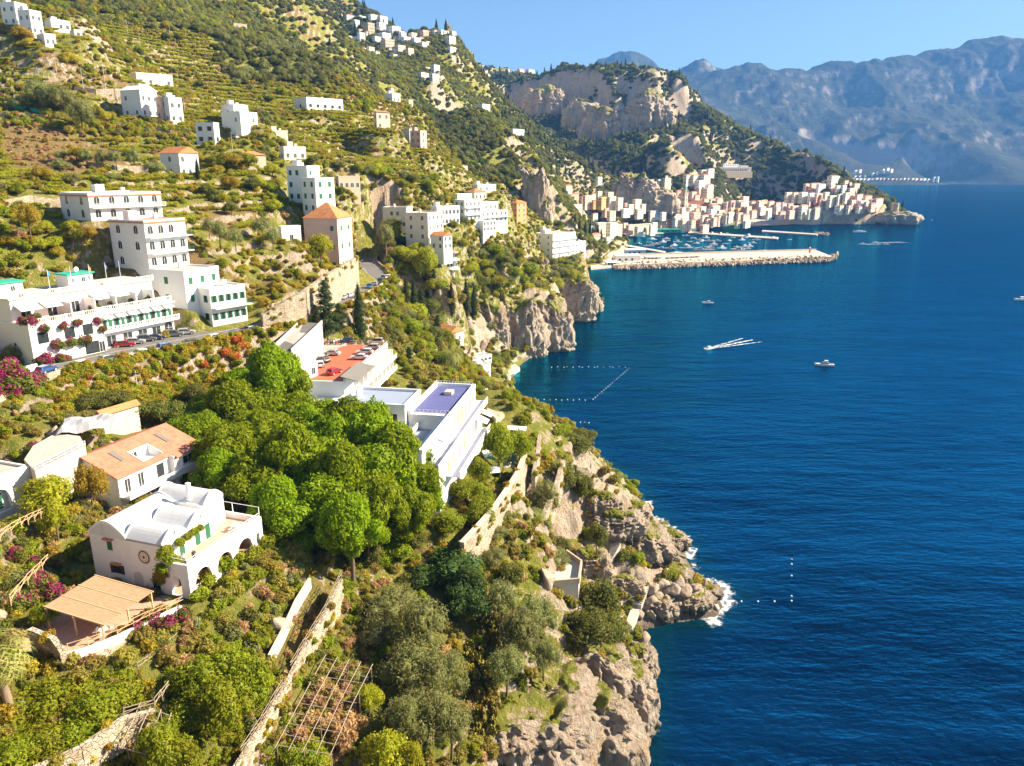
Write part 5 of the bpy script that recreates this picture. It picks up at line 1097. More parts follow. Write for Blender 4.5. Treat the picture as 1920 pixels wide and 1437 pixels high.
# terrace set
def person(loc, yaw, label, top, arm):
    me = bpy.data.meshes.new('person'); J = [(0, 0, .95), (0, 0, 1.2), (0, 0, 1.42), (0, .0, 1.52), (0, -.02, 1.66), (.11, 0, .5), (.12, .02, .07), (.13, -.14, .04), (-.11, 0, .5), (-.12, .06, .07), (-.13, -.1, .04), (.21, 0, 1.4), (.27, .0, 1.12), (.25, -.16 - arm, .95 + arm * .6), (-.21, 0, 1.4), (-.27, .02, 1.12), (-.26, -.1, .88)]
    E = [(0, 1), (1, 2), (2, 3), (3, 4), (0, 5), (5, 6), (6, 7), (0, 8), (8, 9), (9, 10), (2, 11), (11, 12), (12, 13), (2, 14), (14, 15), (15, 16)]
    rr = [.15, .14, .16, .06, .115, .085, .055, .045, .085, .055, .045, .065, .048, .035, .065, .048, .035]
    me.from_pydata(J, E, []); o = link('person', me); sk = o.modifiers.new('skin', 'SKIN')
    for v, q in zip(me.skin_vertices[0].data, rr): v.radius = (q, q)
    me.skin_vertices[0].data[0].use_root = True
    o.modifiers.new('sub', 'SUBSURF').levels = 1; o.modifiers['sub'].render_levels = 1
    b = NB('clothing_' + top); s_ = b.n('ShaderNodeSeparateXYZ'); b.set(s_.inputs[0], b.coord('Object'))
    tc = {'white': (.7, .68, .64), 'black': (.04, .04, .05), 'red': (.5, .06, .05), 'blue': (.06, .12, .35)}[top]
    cl = b.mix(b.math('GREATER_THAN', s_.outputs[2], .93), (.06, .06, .09), tc); cl = b.mix(b.math('GREATER_THAN', s_.outputs[2], 1.47), cl, (.48, .3, .21)); cl = b.mix(b.math('GREATER_THAN', s_.outputs[2], 1.7), cl, (.05, .03, .02))
    me.materials.append(b.fin(cl, .8)); o.location = loc; o.rotation_euler = (0, 0, R(yaw)); return tag(o, label, 'person')
person(VM @ Vector((1.2, 1.6, 3.75)), 20, 'person in white shirt standing on the villa terrace', 'white', 0.)
person(VM @ Vector((2.3, 1.0, 3.75)), 60, 'person in dark clothes at the villa terrace rail', 'black', .1)
def table_set(loc, yaw, label, n=4, sc=1.):
    e = thing('garden_table', loc, yaw, label, 'table'); MB().cyl(0, 0, .7, .75, .5, 12).build('tabletop', 'white_paint', e); MB().cyl(0, 0, 0, .7, .05, 6).build('leg', 'white_paint', e)
    for k in range(n):
        a = k * 2 * math.pi / n + .4; c = thing('garden_chair', Vector(loc) + Vector((math.cos(a + R(yaw)) * .95, math.sin(a + R(yaw)) * .95, 0)), yaw + math.degrees(a) + 90, label.replace('table', 'chair').replace('round', 'slatted') + ', number ' + ('one', 'two', 'three', 'four')[k] + ' round it', 'chair', label + ' chairs')
        c['label'] = ('first', 'second', 'third', 'fourth')[k] + ' garden chair round the ' + label; MB().box(-.22, .22, -.22, .22, .42, .46).build('seat', 'white_paint', c); MB().box(-.22, .22, .2, .24, .46, .9).build('backrest', 'white_paint', c)
        for sx in (-1, 1):
            for sy in (-1, 1): MB().box(sx * .2 - .02, sx * .2 + .02, sy * .2 - .02, sy * .2 + .02, 0, .42).build('leg', 'white_paint', c)
    return e
table_set(VM @ Vector((11.2, 1.7, 3.75)), 20, 'white round table on the villa terrace')
# ---------------------------------------------------------------- house with the orange roof
def build_orange():
    e = thing('orange_roof_house', orange_c, 70, 'white house with broad orange tiled roof, roof windows and cut-in loggia', 'house')
    L = 16.2; EV = 5.2; RD = 6.4; RZ = 7.6; st = 10.2
    MB().box(0, st, 0, 11, -3, EV - .25).build('walls', 'white_render', e); MB().box(st + .003, L, -1.0, 11, -3, EV - .25).build('wing_walls', 'white_render', e)
    m = MB()
    def slope(x0, x1, ya, yb): 
        za = EV + (ya) * (RZ - EV) / RD; zb = EV + yb * (RZ - EV) / RD
        m.hexa([(x0, ya, za), (x1, ya, za), (x1, yb, zb), (x0, yb, zb)], [(x0, ya, za + .18), (x1, ya, za + .18), (x1, yb, zb + .18), (x0, yb, zb + .18)])
    slope(-.5, 5.6, -.5, RD); slope(5.6, 9.6, 3.6, RD); slope(5.6, 9.6, -.5, .5); slope(9.6, st + .3, -.5, RD); slope(st + .3, L + .5, -1.5, RD)
    m.hexa([(-.5, RD, RZ), (L + .5, RD, RZ), (L + .5, 12, EV + .3), (-.5, 12, EV + .3)], [(-.5, RD, RZ + .18), (L + .5, RD, RZ + .18), (L + .5, 12, EV + .48), (-.5, 12, EV + .48)])
    rf = m.build('roof', 'pale_terracotta_tiles', e)
    MB().add([(0, 0, EV - .3), (0, 11, EV - .3), (0, RD, RZ - .05)], [(0, 2, 1)]).build('gable', 'white_render', e); MB().add([(L, -1, EV - .3), (L, 11, EV - .3), (L, RD, RZ - .05)], [(0, 1, 2)]).build('gable', 'white_render', e)
    MB().box(5.6, 9.6, .5, 3.55, EV - .4, EV - .28).build('loggia_floor', 'pale_floor', e)
    for x in (5.55, 9.55): MB().hexa([(x, .5, EV - .3), (x + .12, .5, EV - .3), (x + .12, 3.6, EV - .3), (x, 3.6, EV - .3)], [(x, .5, EV + .45), (x + .12, .5, EV + .45), (x + .12, 3.6, EV + 1.62), (x, 3.6, EV + 1.62)]).build('loggia_cheek', 'white_render', e)
    MB().box(5.68, 9.54, 3.5, 3.6, EV - .3, EV + 1.6).build('loggia_wall', 'white_render', e); window(e, 'frame', 1.2, 1.4, 6.6, 3.5, EV - .25)
    for x in (3.2, 12.4):
        za = lambda y: EV + y * (RZ - EV) / RD + .19
        MB().hexa([(x, 2.2, za(2.2)), (x + .8, 2.2, za(2.2)), (x + .8, 4.9, za(4.9)), (x, 4.9, za(4.9))], [(x, 2.2, za(2.2) + .12), (x + .8, 2.2, za(2.2) + .12), (x + .8, 4.9, za(4.9) + .12), (x, 4.9, za(4.9) + .12)]).build('roof_window', 'dark_roof', rf)
    m = MB().box(-.2, L + 1.2, -2.2, 0, 1.8, 2.05); m.build('balcony', 'white_render', e)
    MB().box(-.2, L + 1.2, -2.2, -2.08, 2.05, 2.95).build('balcony_parapet', 'white_render', e)
    for x, k, w_ in ((1.6, 'frame', 1.0), (4.2, 'frame', 1.0), (8.2, 'dark', 1.5)): window(e, k, w_, 2.2, x, 0, 2.1, 'f', 'french_window')
    window(e, 'frame', 2.2, 1.3, 13.2, -1.0, 2.9)
    for x in (3.4, 7.5, 12): window(e, 'frame', 1.1, 1.3, x, 0 if x < 10 else -1, .1)
    for y in (3, 7): window(e, 'frame', .9, 1.2, 0, y, 2.6, 'l')
build_orange()
# lower little vault and tiled lean-to behind
h2 = H(186, 196, 262, 806, 131, 800, 62, 1, 0, 0, wall='beige_render', roof='gable', label='tiled lean-to roof behind the orange-roofed house', cat='lean-to', name='lean_to', rh=.9); h2.build()
# ---------------------------------------------------------------- reed pergola on its terrace
def build_pergola():
    PM = Matrix.Translation(perg_c) @ Matrix.Rotation(R(72), 4, 'Z')
    t = thing('tiled_terrace', perg_c, 72, 'pink tiled terrace beside the vaulted villa', 'terrace'); 
    for i in range(13):
        for j in range(11):
            x, y = -3.4 + i * 1.02, -1.4 + j * 1.02
            if i + j < 3: continue
            o = link('tile', TILE, t); o.location = (x, y, 0)
    MB().box(-3.9, 10.0, -1.9, 9.9, -4, -.03).build('terrace_base', 'dry_stone', t)
    e = thing('reed_pergola', perg_c, 72, 'wooden pergola with flat woven reed roof on the tiled terrace', 'pergola'); L, W_ = 7.2, 8.0
    zf = lambda y: 2.35 + y * .075
    for k in range(3):
        x0 = L * k / 3 + .06; x1 = L * (k + 1) / 3 - .06
        MB().hexa([(x0, -.3, zf(-.3)), (x1, -.3, zf(-.3)), (x1, W_ + .3, zf(W_ + .3)), (x0, W_ + .3, zf(W_ + .3))], [(x0, -.3, zf(-.3) + .06), (x1, -.3, zf(-.3) + .06), (x1, W_ + .3, zf(W_ + .3) + .06), (x0, W_ + .3, zf(W_ + .3) + .06)]).build('reed_panel', 'reed_mat', e)
    for k in range(4): x = L * k / 3; MB().bar((x, -.4, zf(-.4) + .03), (x, W_ + .4, zf(W_ + .4) + .03), .13, .16).build('rafter', 'pale_wood', e)
    for y in (0, W_ / 2, W_): MB().bar((-.2, y, zf(y) - .1), (L + .2, y, zf(y) - .1), .14, .14).build('beam', 'pale_wood', e)
    for x in (0, L * .5, L):
        for y in (0, W_ * .5, W_): MB().bar((x, y, -.02), (x, y, zf(y) - .15), .15).build('post', 'pale_wood', e)
    table_set(PM @ Vector((1.2, 1.4, 0)), 30, 'round garden table under the reed pergola', 3); 
TILE = MB().box(-.495, .495, -.495, .495, -.025, .0).mesh('tile', 'terracotta_floor')
build_pergola()
# ---------------------------------------------------------------- terraced hotel above the road
def build_hotel():
    e = thing('terraced_hotel', hot_c, 62, 'large white terraced hotel with green doors above the roadside car park', 'hotel')
    L = 34.0; x1 = 15.5                                                    # x1: where the green-door wing begins
    MB().box(x1, L, 0, 14, -4, 8.3).build('front_wing', 'white_render', e); MB().box(0, x1 - .003, -1.2, 14, -6, 8.3).build('left_wing', 'white_render', e)
    MB().box(.4, L - 1.2, 4.6, 15, 8.3, 12.8).build('upper_storey', 'white_render', e)
    MB().box(x1, L - .1, .05, 4.6, 8.3, 8.36).build('terrace', 'pale_floor', e); MB().box(.1, x1 - .01, -1.1, 4.6, 8.3, 8.36).build('terrace', 'terracotta_floor', e)
    MB().box(.0, L - .8, 4.2, 15.4, 12.8, 13.05).build('roof_terrace', 'pale_floor', e)
    MB().box(x1 - .2, L + .6, -1.5, -.003, 3.7, 4.0).build('balcony', 'white_render', e)
    MB().box(x1 - .2, L + .3, -.9, -.003, 7.7, 8.0).build('cornice', 'white_render', e)
    def balustrade(x0, x_, y, z, n, h_=.95):
        m = MB()
        for k in range(n + 1): x = x0 + (x_ - x0) * k / n; m.box(x - .16, x + .16, y - .1, y + .1, z, z + h_ + .1)
        m.box(x0, x_, y - .06, y + .06, z + h_ - .12, z + h_); m.box(x0, x_, y - .05, y + .05, z, z + .12)
        nn = int((x_ - x0) / .45)
        for k in range(nn): x = x0 + (x_ - x0) * (k + .5) / nn; m.box(x - .05, x + .05, y - .04, y + .04, z + .12, z + h_ - .12)
        m.build('balustrade', 'white_paint', e)
    balustrade(x1 - .1, L + .5, -1.4, 4.0, 6); balustrade(x1, L, .1, 8.36, 6); balustrade(.2, L - 1, 4.3, 13.05, 8); balustrade(.2, x1 - .2, -1.1, 8.36, 4); balustrade(5, x1 - .2, -1.1, 3.8, 3)
    for k in range(12):
        x = x1 + 1.0 + k * 1.52; window(e, 'shut' if k % 2 else 'green', .75 if k % 2 else 1.3, 2.25, x, 0, 4.05, 'f', 'balcony_door')
    for k in range(6):
        x = x1 + .6 + k * 3.05; MB().hexa([(x, -1.3, 6.75), (x + 2.4, -1.3, 6.75), (x + 2.4, 0, 7.4), (x, 0, 7.4)], [(x, -1.3, 6.8), (x + 2.4, -1.3, 6.8), (x + 2.4, 0, 7.45), (x, 0, 7.45)]).build('awning', 'awning_white', e)
    for k, x in enumerate((x1 + 2.2, x1 + 6.2, x1 + 10, x1 + 13.6)): window(e, 'frame', 2.2, 2.4, x, 0, .3, 'f', 'shop_window')
    window(e, 'arch', 2.3, 3.3, L - 1.6, 0, .02, 'f', 'archway')
    for x in (2.5, 8, 12): window(e, 'dark', 2.2, 2.3, x, -1.2, 4.2, 'f', 'veranda_opening')
    window(e, 'dark', 3.2, 2.6, 12.4, -1.2, 0, 'f', 'garage_opening'); window(e, 'frame', 1.2, 2.2, 14.6, -1.2, .0, 'f', 'door')
    for x in (3.2, 8.6, 13.6, 18, 22.5, 27, 31): window(e, 'frame', 1.9, 2.3, x, 4.6, 8.4, 'f', 'french_window')
    for x0, x_ in ((1, 5.4), (6, 9.6), (17, 21), (21.6, 25.5)): MB().hexa([(x0, 2.0, 10.6), (x_, 2.0, 10.6), (x_, 4.6, 11.7), (x0, 4.6, 11.7)], [(x0, 2.0, 10.65), (x_, 2.0, 10.65), (x_, 4.6, 11.75), (x0, 4.6, 11.75)]).build('awning', 'awning_white', e)
    for x in (10.3, 15.6, 20.6, 25.6, 30.0): MB().box(x, x + .25, .8, 4.6, 8.37, 11.2).build('dividing_wall', 'white_render', e)
    for x0, w_, y0 in ((-.3, 5.2, 7), (14.6, 5.6, 7.2)):
        MB().box(x0, x0 + w_, y0, y0 + 4.2, 13.05, 15.9).build('roof_cabin', 'white_render', e); MB().box(x0 - .4, x0 + w_ + .4, y0 - .4, y0 + 4.6, 15.9, 16.15).build('cabin_roof', 'net_green', e); window(e, 'frame', .8, 1.0, x0 + w_ * .6, y0, 14.2)
    d = MB(); n = 12; d.add([(17.5 + .55 * math.cos(2 * math.pi * k / n), 8.4, 16.9 + .55 * math.sin(2 * math.pi * k / n)) for k in range(n)] + [(17.5, 8.6, 16.9)], [(k, (k + 1) % n, n) for k in range(n)]); d.tube([(17.5, 8.6, 16.1), (17.5, 8.6, 16.9)], [.05, .05]); d.build('satellite_dish', 'white_paint', e)
    for k, (y, z) in enumerate(((3, -1.5), (7, -1.5), (4.5, 3.5))): window(e, 'dark', .7, .6, 0, y, z, 'l')
    return e
build_hotel()
HM = Matrix.Translation(hot_c) @ Matrix.Rotation(R(62), 4, 'Z')
for k, x in enumerate((8.6, 13.4, 17.6, 21.4, 24.8)):                       # flagpoles along the roof rail
    t = thing('flagpole', HM @ Vector((x, 4.1, 13.0)), 62, ('first', 'second', 'third', 'fourth', 'fifth')[k] + ' white flagpole from the left on the terraced hotel roof', 'flagpole', 'flagpoles on the hotel roof')
    MB().tube([(0, 0, 0), (0, 0, 5.2)], [.07, .04]).build('pole', 'white_paint', t)
    if k in (0, 3, 2):
        m = MB(); m.hexa([(.04, 0, 3.9), (.5, .1, 3.6), (.55, .12, 4.3), (.04, .0, 4.9)], [(.04, .02, 3.9), (.5, .12, 3.6), (.55, .14, 4.3), (.04, .02, 4.9)]); m.build('flag', {0: 'fabric_blue', 3: 'violet_tiles', 2: 'orange_buoy'}[k], t)
for k, (x, z) in enumerate(((3, 13.05), (9.4, 13.05), (5.5, 8.36), (9.2, 8.36), (12.8, 8.36), (20.6, 13.05))):
    t = thing('plant_pot', HM @ Vector((x, 4.9 if z > 10 else -.5, z)), 0, ('first', 'second', 'third', 'fourth', 'fifth', 'sixth')[k] + (' potted plant behind the hotel roof rail, counted from the left' if z > 10 else ' terracotta pot on the hotel\'s lower left terrace'), 'pot', 'potted plants on the hotel terraces')
    MB().cyl(0, 0, 0, .5, .25, 10, .38).build('pot', 'pot_clay', t); o = link('leaves', SPEC['agave'][0][0], t); o.location = (0, 0, .45)
# ---------------------------------------------------------------- annex with violet roofs
def build_annex():
    e = thing('violet_roof_annex', annex_c, 80, 'long low white annex with violet tiled roof terraces above the sea', 'building'); Z = 12.0; L = 40.0
    MB().box(20, L, 0, 8.7, -4, Z - .2).build('far_block', 'white_render', e); MB().box(0, 19.997, 0, 8.7, -4, Z - 3.2).build('near_block', 'white_render', e); MB().box(0, 19.997, 0, 1.6, Z - 3.2, Z - .2).build('front_gallery', 'white_render', e)
    m = MB()
    for i in range(8):
        for j in range(4): m.box(21.2 + i * 2.25, 21.2 + i * 2.25 + 2.22, 1.0 + j * 1.8, 1.0 + j * 1.8 + 1.77, Z - .2, Z - .13)
    m.build('roof_tiling', 'violet_tiles', e)['kind'] = 'stuff'
    MB().box(.3, 19.9, 1.7, 8.4, Z - 3.2, Z - 3.1).build('sunken_terrace', 'blue_tiles', e)
    p = MB(); p.box(0, L + .1, -.1, .5, Z - .2, Z + .55); p.box(20, L, 8.2, 8.75, Z - .2, Z + .55); p.box(L - .5, L + .05, .5, 8.2, Z - .2, Z + .5); p.build('parapet', 'white_render', e)
    rail(e, (20.1, .6, Z - .2), (20.1, 8.2, Z - .2), 1.0, .8, 'white_paint', 2); rail(e, (20, 8.5, Z + .5), (L, 8.5, Z + .5), .5, 1.5, 'white_paint', 1); rail(e, (L - .2, .5, Z + .5), (L - .2, 8.2, Z + .5), .5, .6, 'white_paint', 1)
    MB().box(33, 35, 3.4, 5, Z - .12, Z + .6).build('roof_hatch', 'beige_render', e)
    for lv, (z, y0) in enumerate(((Z - 3.4, -2.4), (Z - 6.4, -4.8))):
        x0 = 1 + lv * 5; x_ = L + 1 - lv * 9
        MB().box(x0, x_, y0, -.003 if lv == 0 else -2.0, z - .2, z).build('balcony', 'pale_blue_tiles', e); MB().box(x0, x_, y0 - .15, y0, z - .4, z + .95).build('balcony_parapet', 'white_render', e)
    MB().box(2, L - 4, -2.3, -.005, -4, Z - 6.6).build('lower_wall', 'white_render', e)
    MB().box(2, L - 6, -2.3, -2.1, Z - 6.4, Z - 3.62).build('lower_wall', 'white_render', e)
    for x in (22, 25, 28, 31, 34.5, 37.5): window(e, 'door', 1.0, 2.2, x, 0, Z - 3.38, 'f', 'door')
    for x in (8, 12, 16, 20, 24, 28): window(e, 'door', 1.0, 2.1, x, -2.3, Z - 6.38, 'f', 'door')
    for x0, x_, z, y in ((3, 8.6, Z - .9, 0), (9.4, 16.5, Z - .9, 0), (34, 36.5, Z - 3.9, -2.5), (29.5, 32.5, Z - 3.9, -2.5)): MB().hexa([(x0, y - 2.2, z - .9), (x_, y - 2.2, z - .9), (x_, y - .1, z), (x0, y - .1, z)], [(x0, y - 2.2, z - .85), (x_, y - 2.2, z - .85), (x_, y - .1, z + .05), (x0, y - .1, z + .05)]).build('awning', 'awning_white', e)
    # raised block behind with a pale roof basin
    MB().box(18.7, 29, 8.9, 22, -4, 13.5).build('upper_block', 'white_render', e); MB().box(19.1, 28.6, 9.3, 21.6, 13.5, 13.56).build('upper_roof', 'blue_tiles', e)
    p = MB(); p.box(18.6, 29.1, 8.8, 9.2, 13.4, 14.1); p.box(18.6, 29.1, 21.7, 22.1, 13.4, 14.6); p.box(28.7, 29.1, 9.2, 21.7, 13.4, 14.1); p.box(18.6, 19, 9.2, 21.7, 13.4, 14.0); p.build('upper_parapet', 'white_render', e)
    MB().box(15.4, 31, 6.6, 8.75, 9.2, 9.5).build('upper_balcony', 'white_render', e); MB().box(15.4, 18.6, 8.76, 21, 9.2, 9.5).build('upper_balcony', 'white_render', e)
    MB().box(15.3, 31, 6.5, 6.65, 9.5, 10.4).build('upper_balcony_parapet', 'white_render', e); MB().box(15.3, 15.45, 6.66, 21, 9.5, 10.4).build('upper_balcony_parapet', 'white_render', e)
    for x in (20.5, 26.5): window(e, 'door', 1.1, 2.3, x, 8.9, 9.52, 'f', 'door')
    window(e, 'dark', 3.4, 2.4, 18.7, 12.2, 9.6, 'l', 'glazed_door'); window(e, 'frame', 1, 1.4, 18.7, 18, 10, 'l')
    MB().box(22, 24.5, 19.5, 19.9, 13.56, 15.5).build('chimney', 'white_render', e)
    # garden-side buttress and lower wall towards the pines
build_annex()
# ---------------------------------------------------------------- red roof car park over balconied rooms
def build_carpark():
    e = thing('rooftop_car_park', park_c, 84, 'balconied white building with red rooftop car park', 'building'); Z = 9.0
    MB().box(0, 36, 0, 12, -4, Z - .15).build('walls', 'white_render', e); MB().box(.2, 35.8, .3, 11.8, Z - .15, Z).build('parking_deck', 'red_floor', e)
    m = MB().box(0, 36, -.1, .25, Z - .4, Z + .5); m.build('parapet', 'white_render', e); rail(e, (0, .05, Z + .5), (36, .05, Z + .5), .5, 1.2, 'white_paint', 1); rail(e, (35.8, .3, Z), (35.8, 11.8, Z), 1., 1.5, 'white_paint', 2)
    for z in (Z - 3.3, Z - 6.4):
        MB().box(6, 37, -2.2, -.003, z - .2, z).build('balcony', 'white_render', e); rail(e, (6, -2.1, z), (37, -2.1, z), .9, 1.4, 'white_paint', 3)
        for k in range(8):
            x = 7 + k * 3.8; MB().box(x - .12, x + .12, -2.0, -.004, z + .002, z + 2.7).build('dividing_wall', 'white_render', e); window(e, 'door' if k % 2 else 'frame', 1.1, 2.1, x + 1.6, 0, z + .02, 'f', 'balcony_door')
    MB().hexa([(-.5, -3.2, Z + .2), (13, -3.2, Z + .2), (13, .8, Z + 1.2), (-.5, .8, Z + 1.2)], [(-.5, -3.2, Z + .32), (13, -3.2, Z + .32), (13, .8, Z + 1.32), (-.5, .8, Z + 1.32)]).build('canopy', 'dark_roof', e)
    for x in (0, 4, 8, 12): MB().box(x, x + .15, -3.1, -2.95, Z - 6.5, Z + .2).build('canopy_post', 'white_paint', e)
    MB().box(-.4, 0, 0, 12, -4, Z + .1).build('end_wall', 'white_render', e)
build_carpark()
KM = Matrix.Translation(park_c) @ Matrix.Rotation(R(84), 4, 'Z')
# patio
pts = [AT(x, y, 46.5) for x, y in ((532, 752), (590, 768), (660, 752), (672, 738), (614, 727), (556, 740))]
o = MB().prism([(p.x, p.y) for p in pts], 38, 46.5).build('tiled_patio', 'pale_blue_tiles'); tag(o, 'pale tiled patio between the pines and the red car park', 'patio')
for k in range(5):
    q = AT(600 + k * 12, 733 - k * 0, 46.5); t = thing('planter', q, 20, ('first', 'second', 'third', 'fourth', 'fifth')[k] + ' white planter from the left along the back of the tiled patio', 'planter', 'planters on the tiled patio'); MB().box(-.55, .55, -.25, .25, 0, .5).build('box', 'white_paint', t); l = link('leaves', SPEC['greenshrub'][0][0], t); l.location = (0, 0, .35); l.scale = (.55, .35, .7)
# ramp down to the car park
A = [AT(566, 604, 57.0), AT(604, 607, 57.0), AT(546, 662, 55.0), AT(517, 651, 55.0)]
m = MB(); m.hexa([(p.x, p.y, 42) for p in A], [tuple(p) for p in A]); rp = m.build('ramp', 'concrete'); struct(rp)
m = MB(); B = [A[0].lerp(A[1], .12), A[0].lerp(A[1], .9), A[3].lerp(A[2], .9), A[3].lerp(A[2], .12)]; m.hexa([(p.x, p.y, p.z - .05) for p in B], [(p.x, p.y, p.z + .012) for p in B]); m.build('ramp_surface', 'asphalt', rp)
for a, b in ((A[0], A[3]), (A[1], A[2])): m = MB().bar(a + Vector((0, 0, .45)), b + Vector((0, 0, .45)), .25, .9); m.build('kerb_wall', 'concrete', rp)
# ---------------------------------------------------------------- road
def catmull(p, n=8):
    out = []
    for i in range(len(p) - 1):
        a, b, c, d = p[max(i - 1, 0)], p[i], p[i + 1], p[min(i + 2, len(p) - 1)]
        for k in range(n):
            t = k / n; out.append(.5 * ((2 * b) + (c - a) * t + (2 * a - 5 * b + 4 * c - d) * t * t + (3 * b - a - 3 * c + d) * t ** 3))
    return out + [p[-1]]
RP = catmull(ROAD)
def offset(pl, o):
    q = []
    for i, p in enumerate(pl):
        t = (pl[min(i + 1, len(pl) - 1)] - pl[max(i - 1, 0)]); t.z = 0; t.normalize(); q.append(p + Vector((t.y, -t.x, 0)) * o)
    return q
def strip(name, pl, o0, o1, z0, z1, mat, parent=None):
    a, b = offset(pl, o0), offset(pl, o1); m = MB()
    for i in range(len(pl) - 1): m.hexa([(q.x, q.y, z0) for q in (a[i], b[i], b[i + 1], a[i + 1])], [(q.x, q.y, z1) for q in (a[i], b[i], b[i + 1], a[i + 1])])
    return m.build(name, mat, parent)
rd = struct(strip('road', RP, -4.6, 4.4, 56.0, 57.0, 'asphalt')); strip('edge_line', RP, 3.5, 3.62, 56.9, 57.006, 'white_paint', rd); strip('edge_line', RP, -3.4, -3.28, 56.9, 57.006, 'white_paint', rd)
pw = strip('road_parapet', RP, 4.4, 4.8, 49, 57.95, 'dry_stone'); tag(pw, 'stone parapet wall along the seaward edge of the coast road', 'wall')
pts = [AT(x, y, 57.) for x, y in ((185, 672), (400, 625), (385, 606), (330, 618), (200, 655))]; m = MB().prism([(p.x, p.y) for p in pts][::-1], 55, 57.0 + .004); struct(m.build('forecourt', 'asphalt'))
# walls: crest points in the survey with their height above the sea
WALLG = []
def wall(name, pts, hgt, t, mat, label, cap=None):
    P_ = [AT(x, y, z) if z < 70 else hit(x, y + 4) + Vector((0, 0, 1.5)) for x, y, z in pts]; m = MB()
    for a, b in zip(P_[:-1], P_[1:]):
        d = (b - a); d.z = 0; n = Vector((-d.y, d.x, 0)).normalized() * t / 2
        m.hexa([(q.x, q.y, q.z - hgt) for q in (a + n, a - n, b - n, b + n)], [tuple(q) for q in (a + n, a - n, b - n, b + n)])
    o = m.build(name, mat); tag(o, label, 'wall')
    if mat == 'dry_stone' and pts[0][2] < 66: WALLG.append((P_, hgt))
    if cap:
        m = MB()
        for a, b in zip(P_[:-1], P_[1:]): m.bar(a + Vector((0, 0, .05)), b + Vector((0, 0, .05)), t + .15, .12)
        m.build('coping', cap, o)
    return o
wall('retaining_wall', [(490,590,60.5),(530,566,63),(570,545,65),(605,520,66),(640,498,67),(668,482,67)], 12, 1.2, 'dry_stone', 'tall pale retaining wall along the road below the pink palazzo')
wall('retaining_wall', [(985,848,39),(972,884,38.5),(950,918,38),(926,952,38),(898,984,38),(866,1018,37.5)], 9, .8, 'dry_stone', 'tall stone garden wall facing the sea below the annex', 'beige_render')
wall('retaining_wall', [(1056,862,33),(1042,912,31),(1022,958,29),(1004,996,27.5)], 6, 1.0, 'dry_stone', 'stone stair wall descending towards the rocks')
wall('retaining_wall', [(1080,872,31),(1110,888,28),(1130,905,24),(1165,915,18)], 3.5, .7, 'dry_stone', 'low stone wall curving along the brow of the headland')
wall('retaining_wall', [(1012,815,38),(1008,850,37),(1000,890,35)], 4, .8, 'dry_stone', 'ivy-topped stone wall right of the vegetable garden')
wall('retaining_wall', [(56,1178,47),(100,1196,46.6),(118,1222,46)], 4, .6, 'dry_stone', 'low stone wall beside the fan palm')
wall('retaining_wall', [(120,1226,45),(165,1214,44.8),(220,1192,44.9),(280,1163,44.9),(340,1135,44.9)], 4, .4, 'white_render', 'white wall along the front of the pergola terrace')
wall('retaining_wall', [(505,1228,39),(530,1180,39),(555,1125,39.5),(580,1084,40)], 1.6, .4, 'beige_render', 'pale low wall along the upper lawn terrace')
wall('retaining_wall', [(640,1085,39),(610,1150,38),(570,1215,37.5),(530,1290,36.5),(490,1360,36),(440,1437,35.5)], 5, .45, 'dry_stone', 'stone terrace wall under the rustic fences')
wall('retaining_wall', [(60,1440,43),(150,1400,42.5),(230,1345,42),(290,1330,41.5)], 3.5, .5, 'dry_stone', 'stone terrace wall under the lemon canopy')
wall('retaining_wall', [(205,232,122),(250,235,122.5),(320,250,121)], 8, 1., 'dry_stone', 'high stone wall carrying the white gabled house')
wall('retaining_wall', [(165,312,97),(220,318,97),(278,324,97)], 6, 1., 'dry_stone', 'long stone wall above the long white villa')
wall('retaining_wall', [(10,385,88),(60,378,89),(125,384,88)], 5, 1., 'dry_stone', 'stone wall left of the long white villa')
wall('retaining_wall', [(140,166,131),(180,172,130),(230,182,128)], 6, 1., 'dry_stone', 'stone wall under the pole line left of the gabled house')
wall('retaining_wall', [(0,215,118),(50,216,117),(90,222,116)], 5, 1., 'dry_stone', 'stone wall below the green netting at the left')
wall('retaining_wall', [(985,538,21),(1008,540,20),(1030,545,17.5)], 8, 1.2, 'concrete', 'concrete retaining wall set into the sea cliff')
wall('boundary_wall', [(0,700,58.5),(30,692,58.5),(68,682,58.5)], 3, .4, 'white_render', 'white boundary wall with little crosses at the left of the road')
HBUILD = [x.build() for x in HS]
# platform above the rocks
pts = [AT(x, y, 23.2) for x, y in ((1038, 1098), (1085, 1094), (1090, 1060), (1062, 1040), (1040, 1062))]
t = thing('lookout_platform', pts[0], 0, 'small walled stone lookout platform above the rocks', 'platform'); o0 = pts[0]
MB().prism([(p.x - o0.x, p.y - o0.y) for p in pts], -6, 0).build('floor', 'pale_floor', t)
for a, b in ((0, 1), (1, 2), (2, 3)): MB().bar(pts[a] - o0 + Vector((0, 0, .5)), pts[b] - o0 + Vector((0, 0, .5)), .35, 1.1).build('parapet', 'old_stone', t)
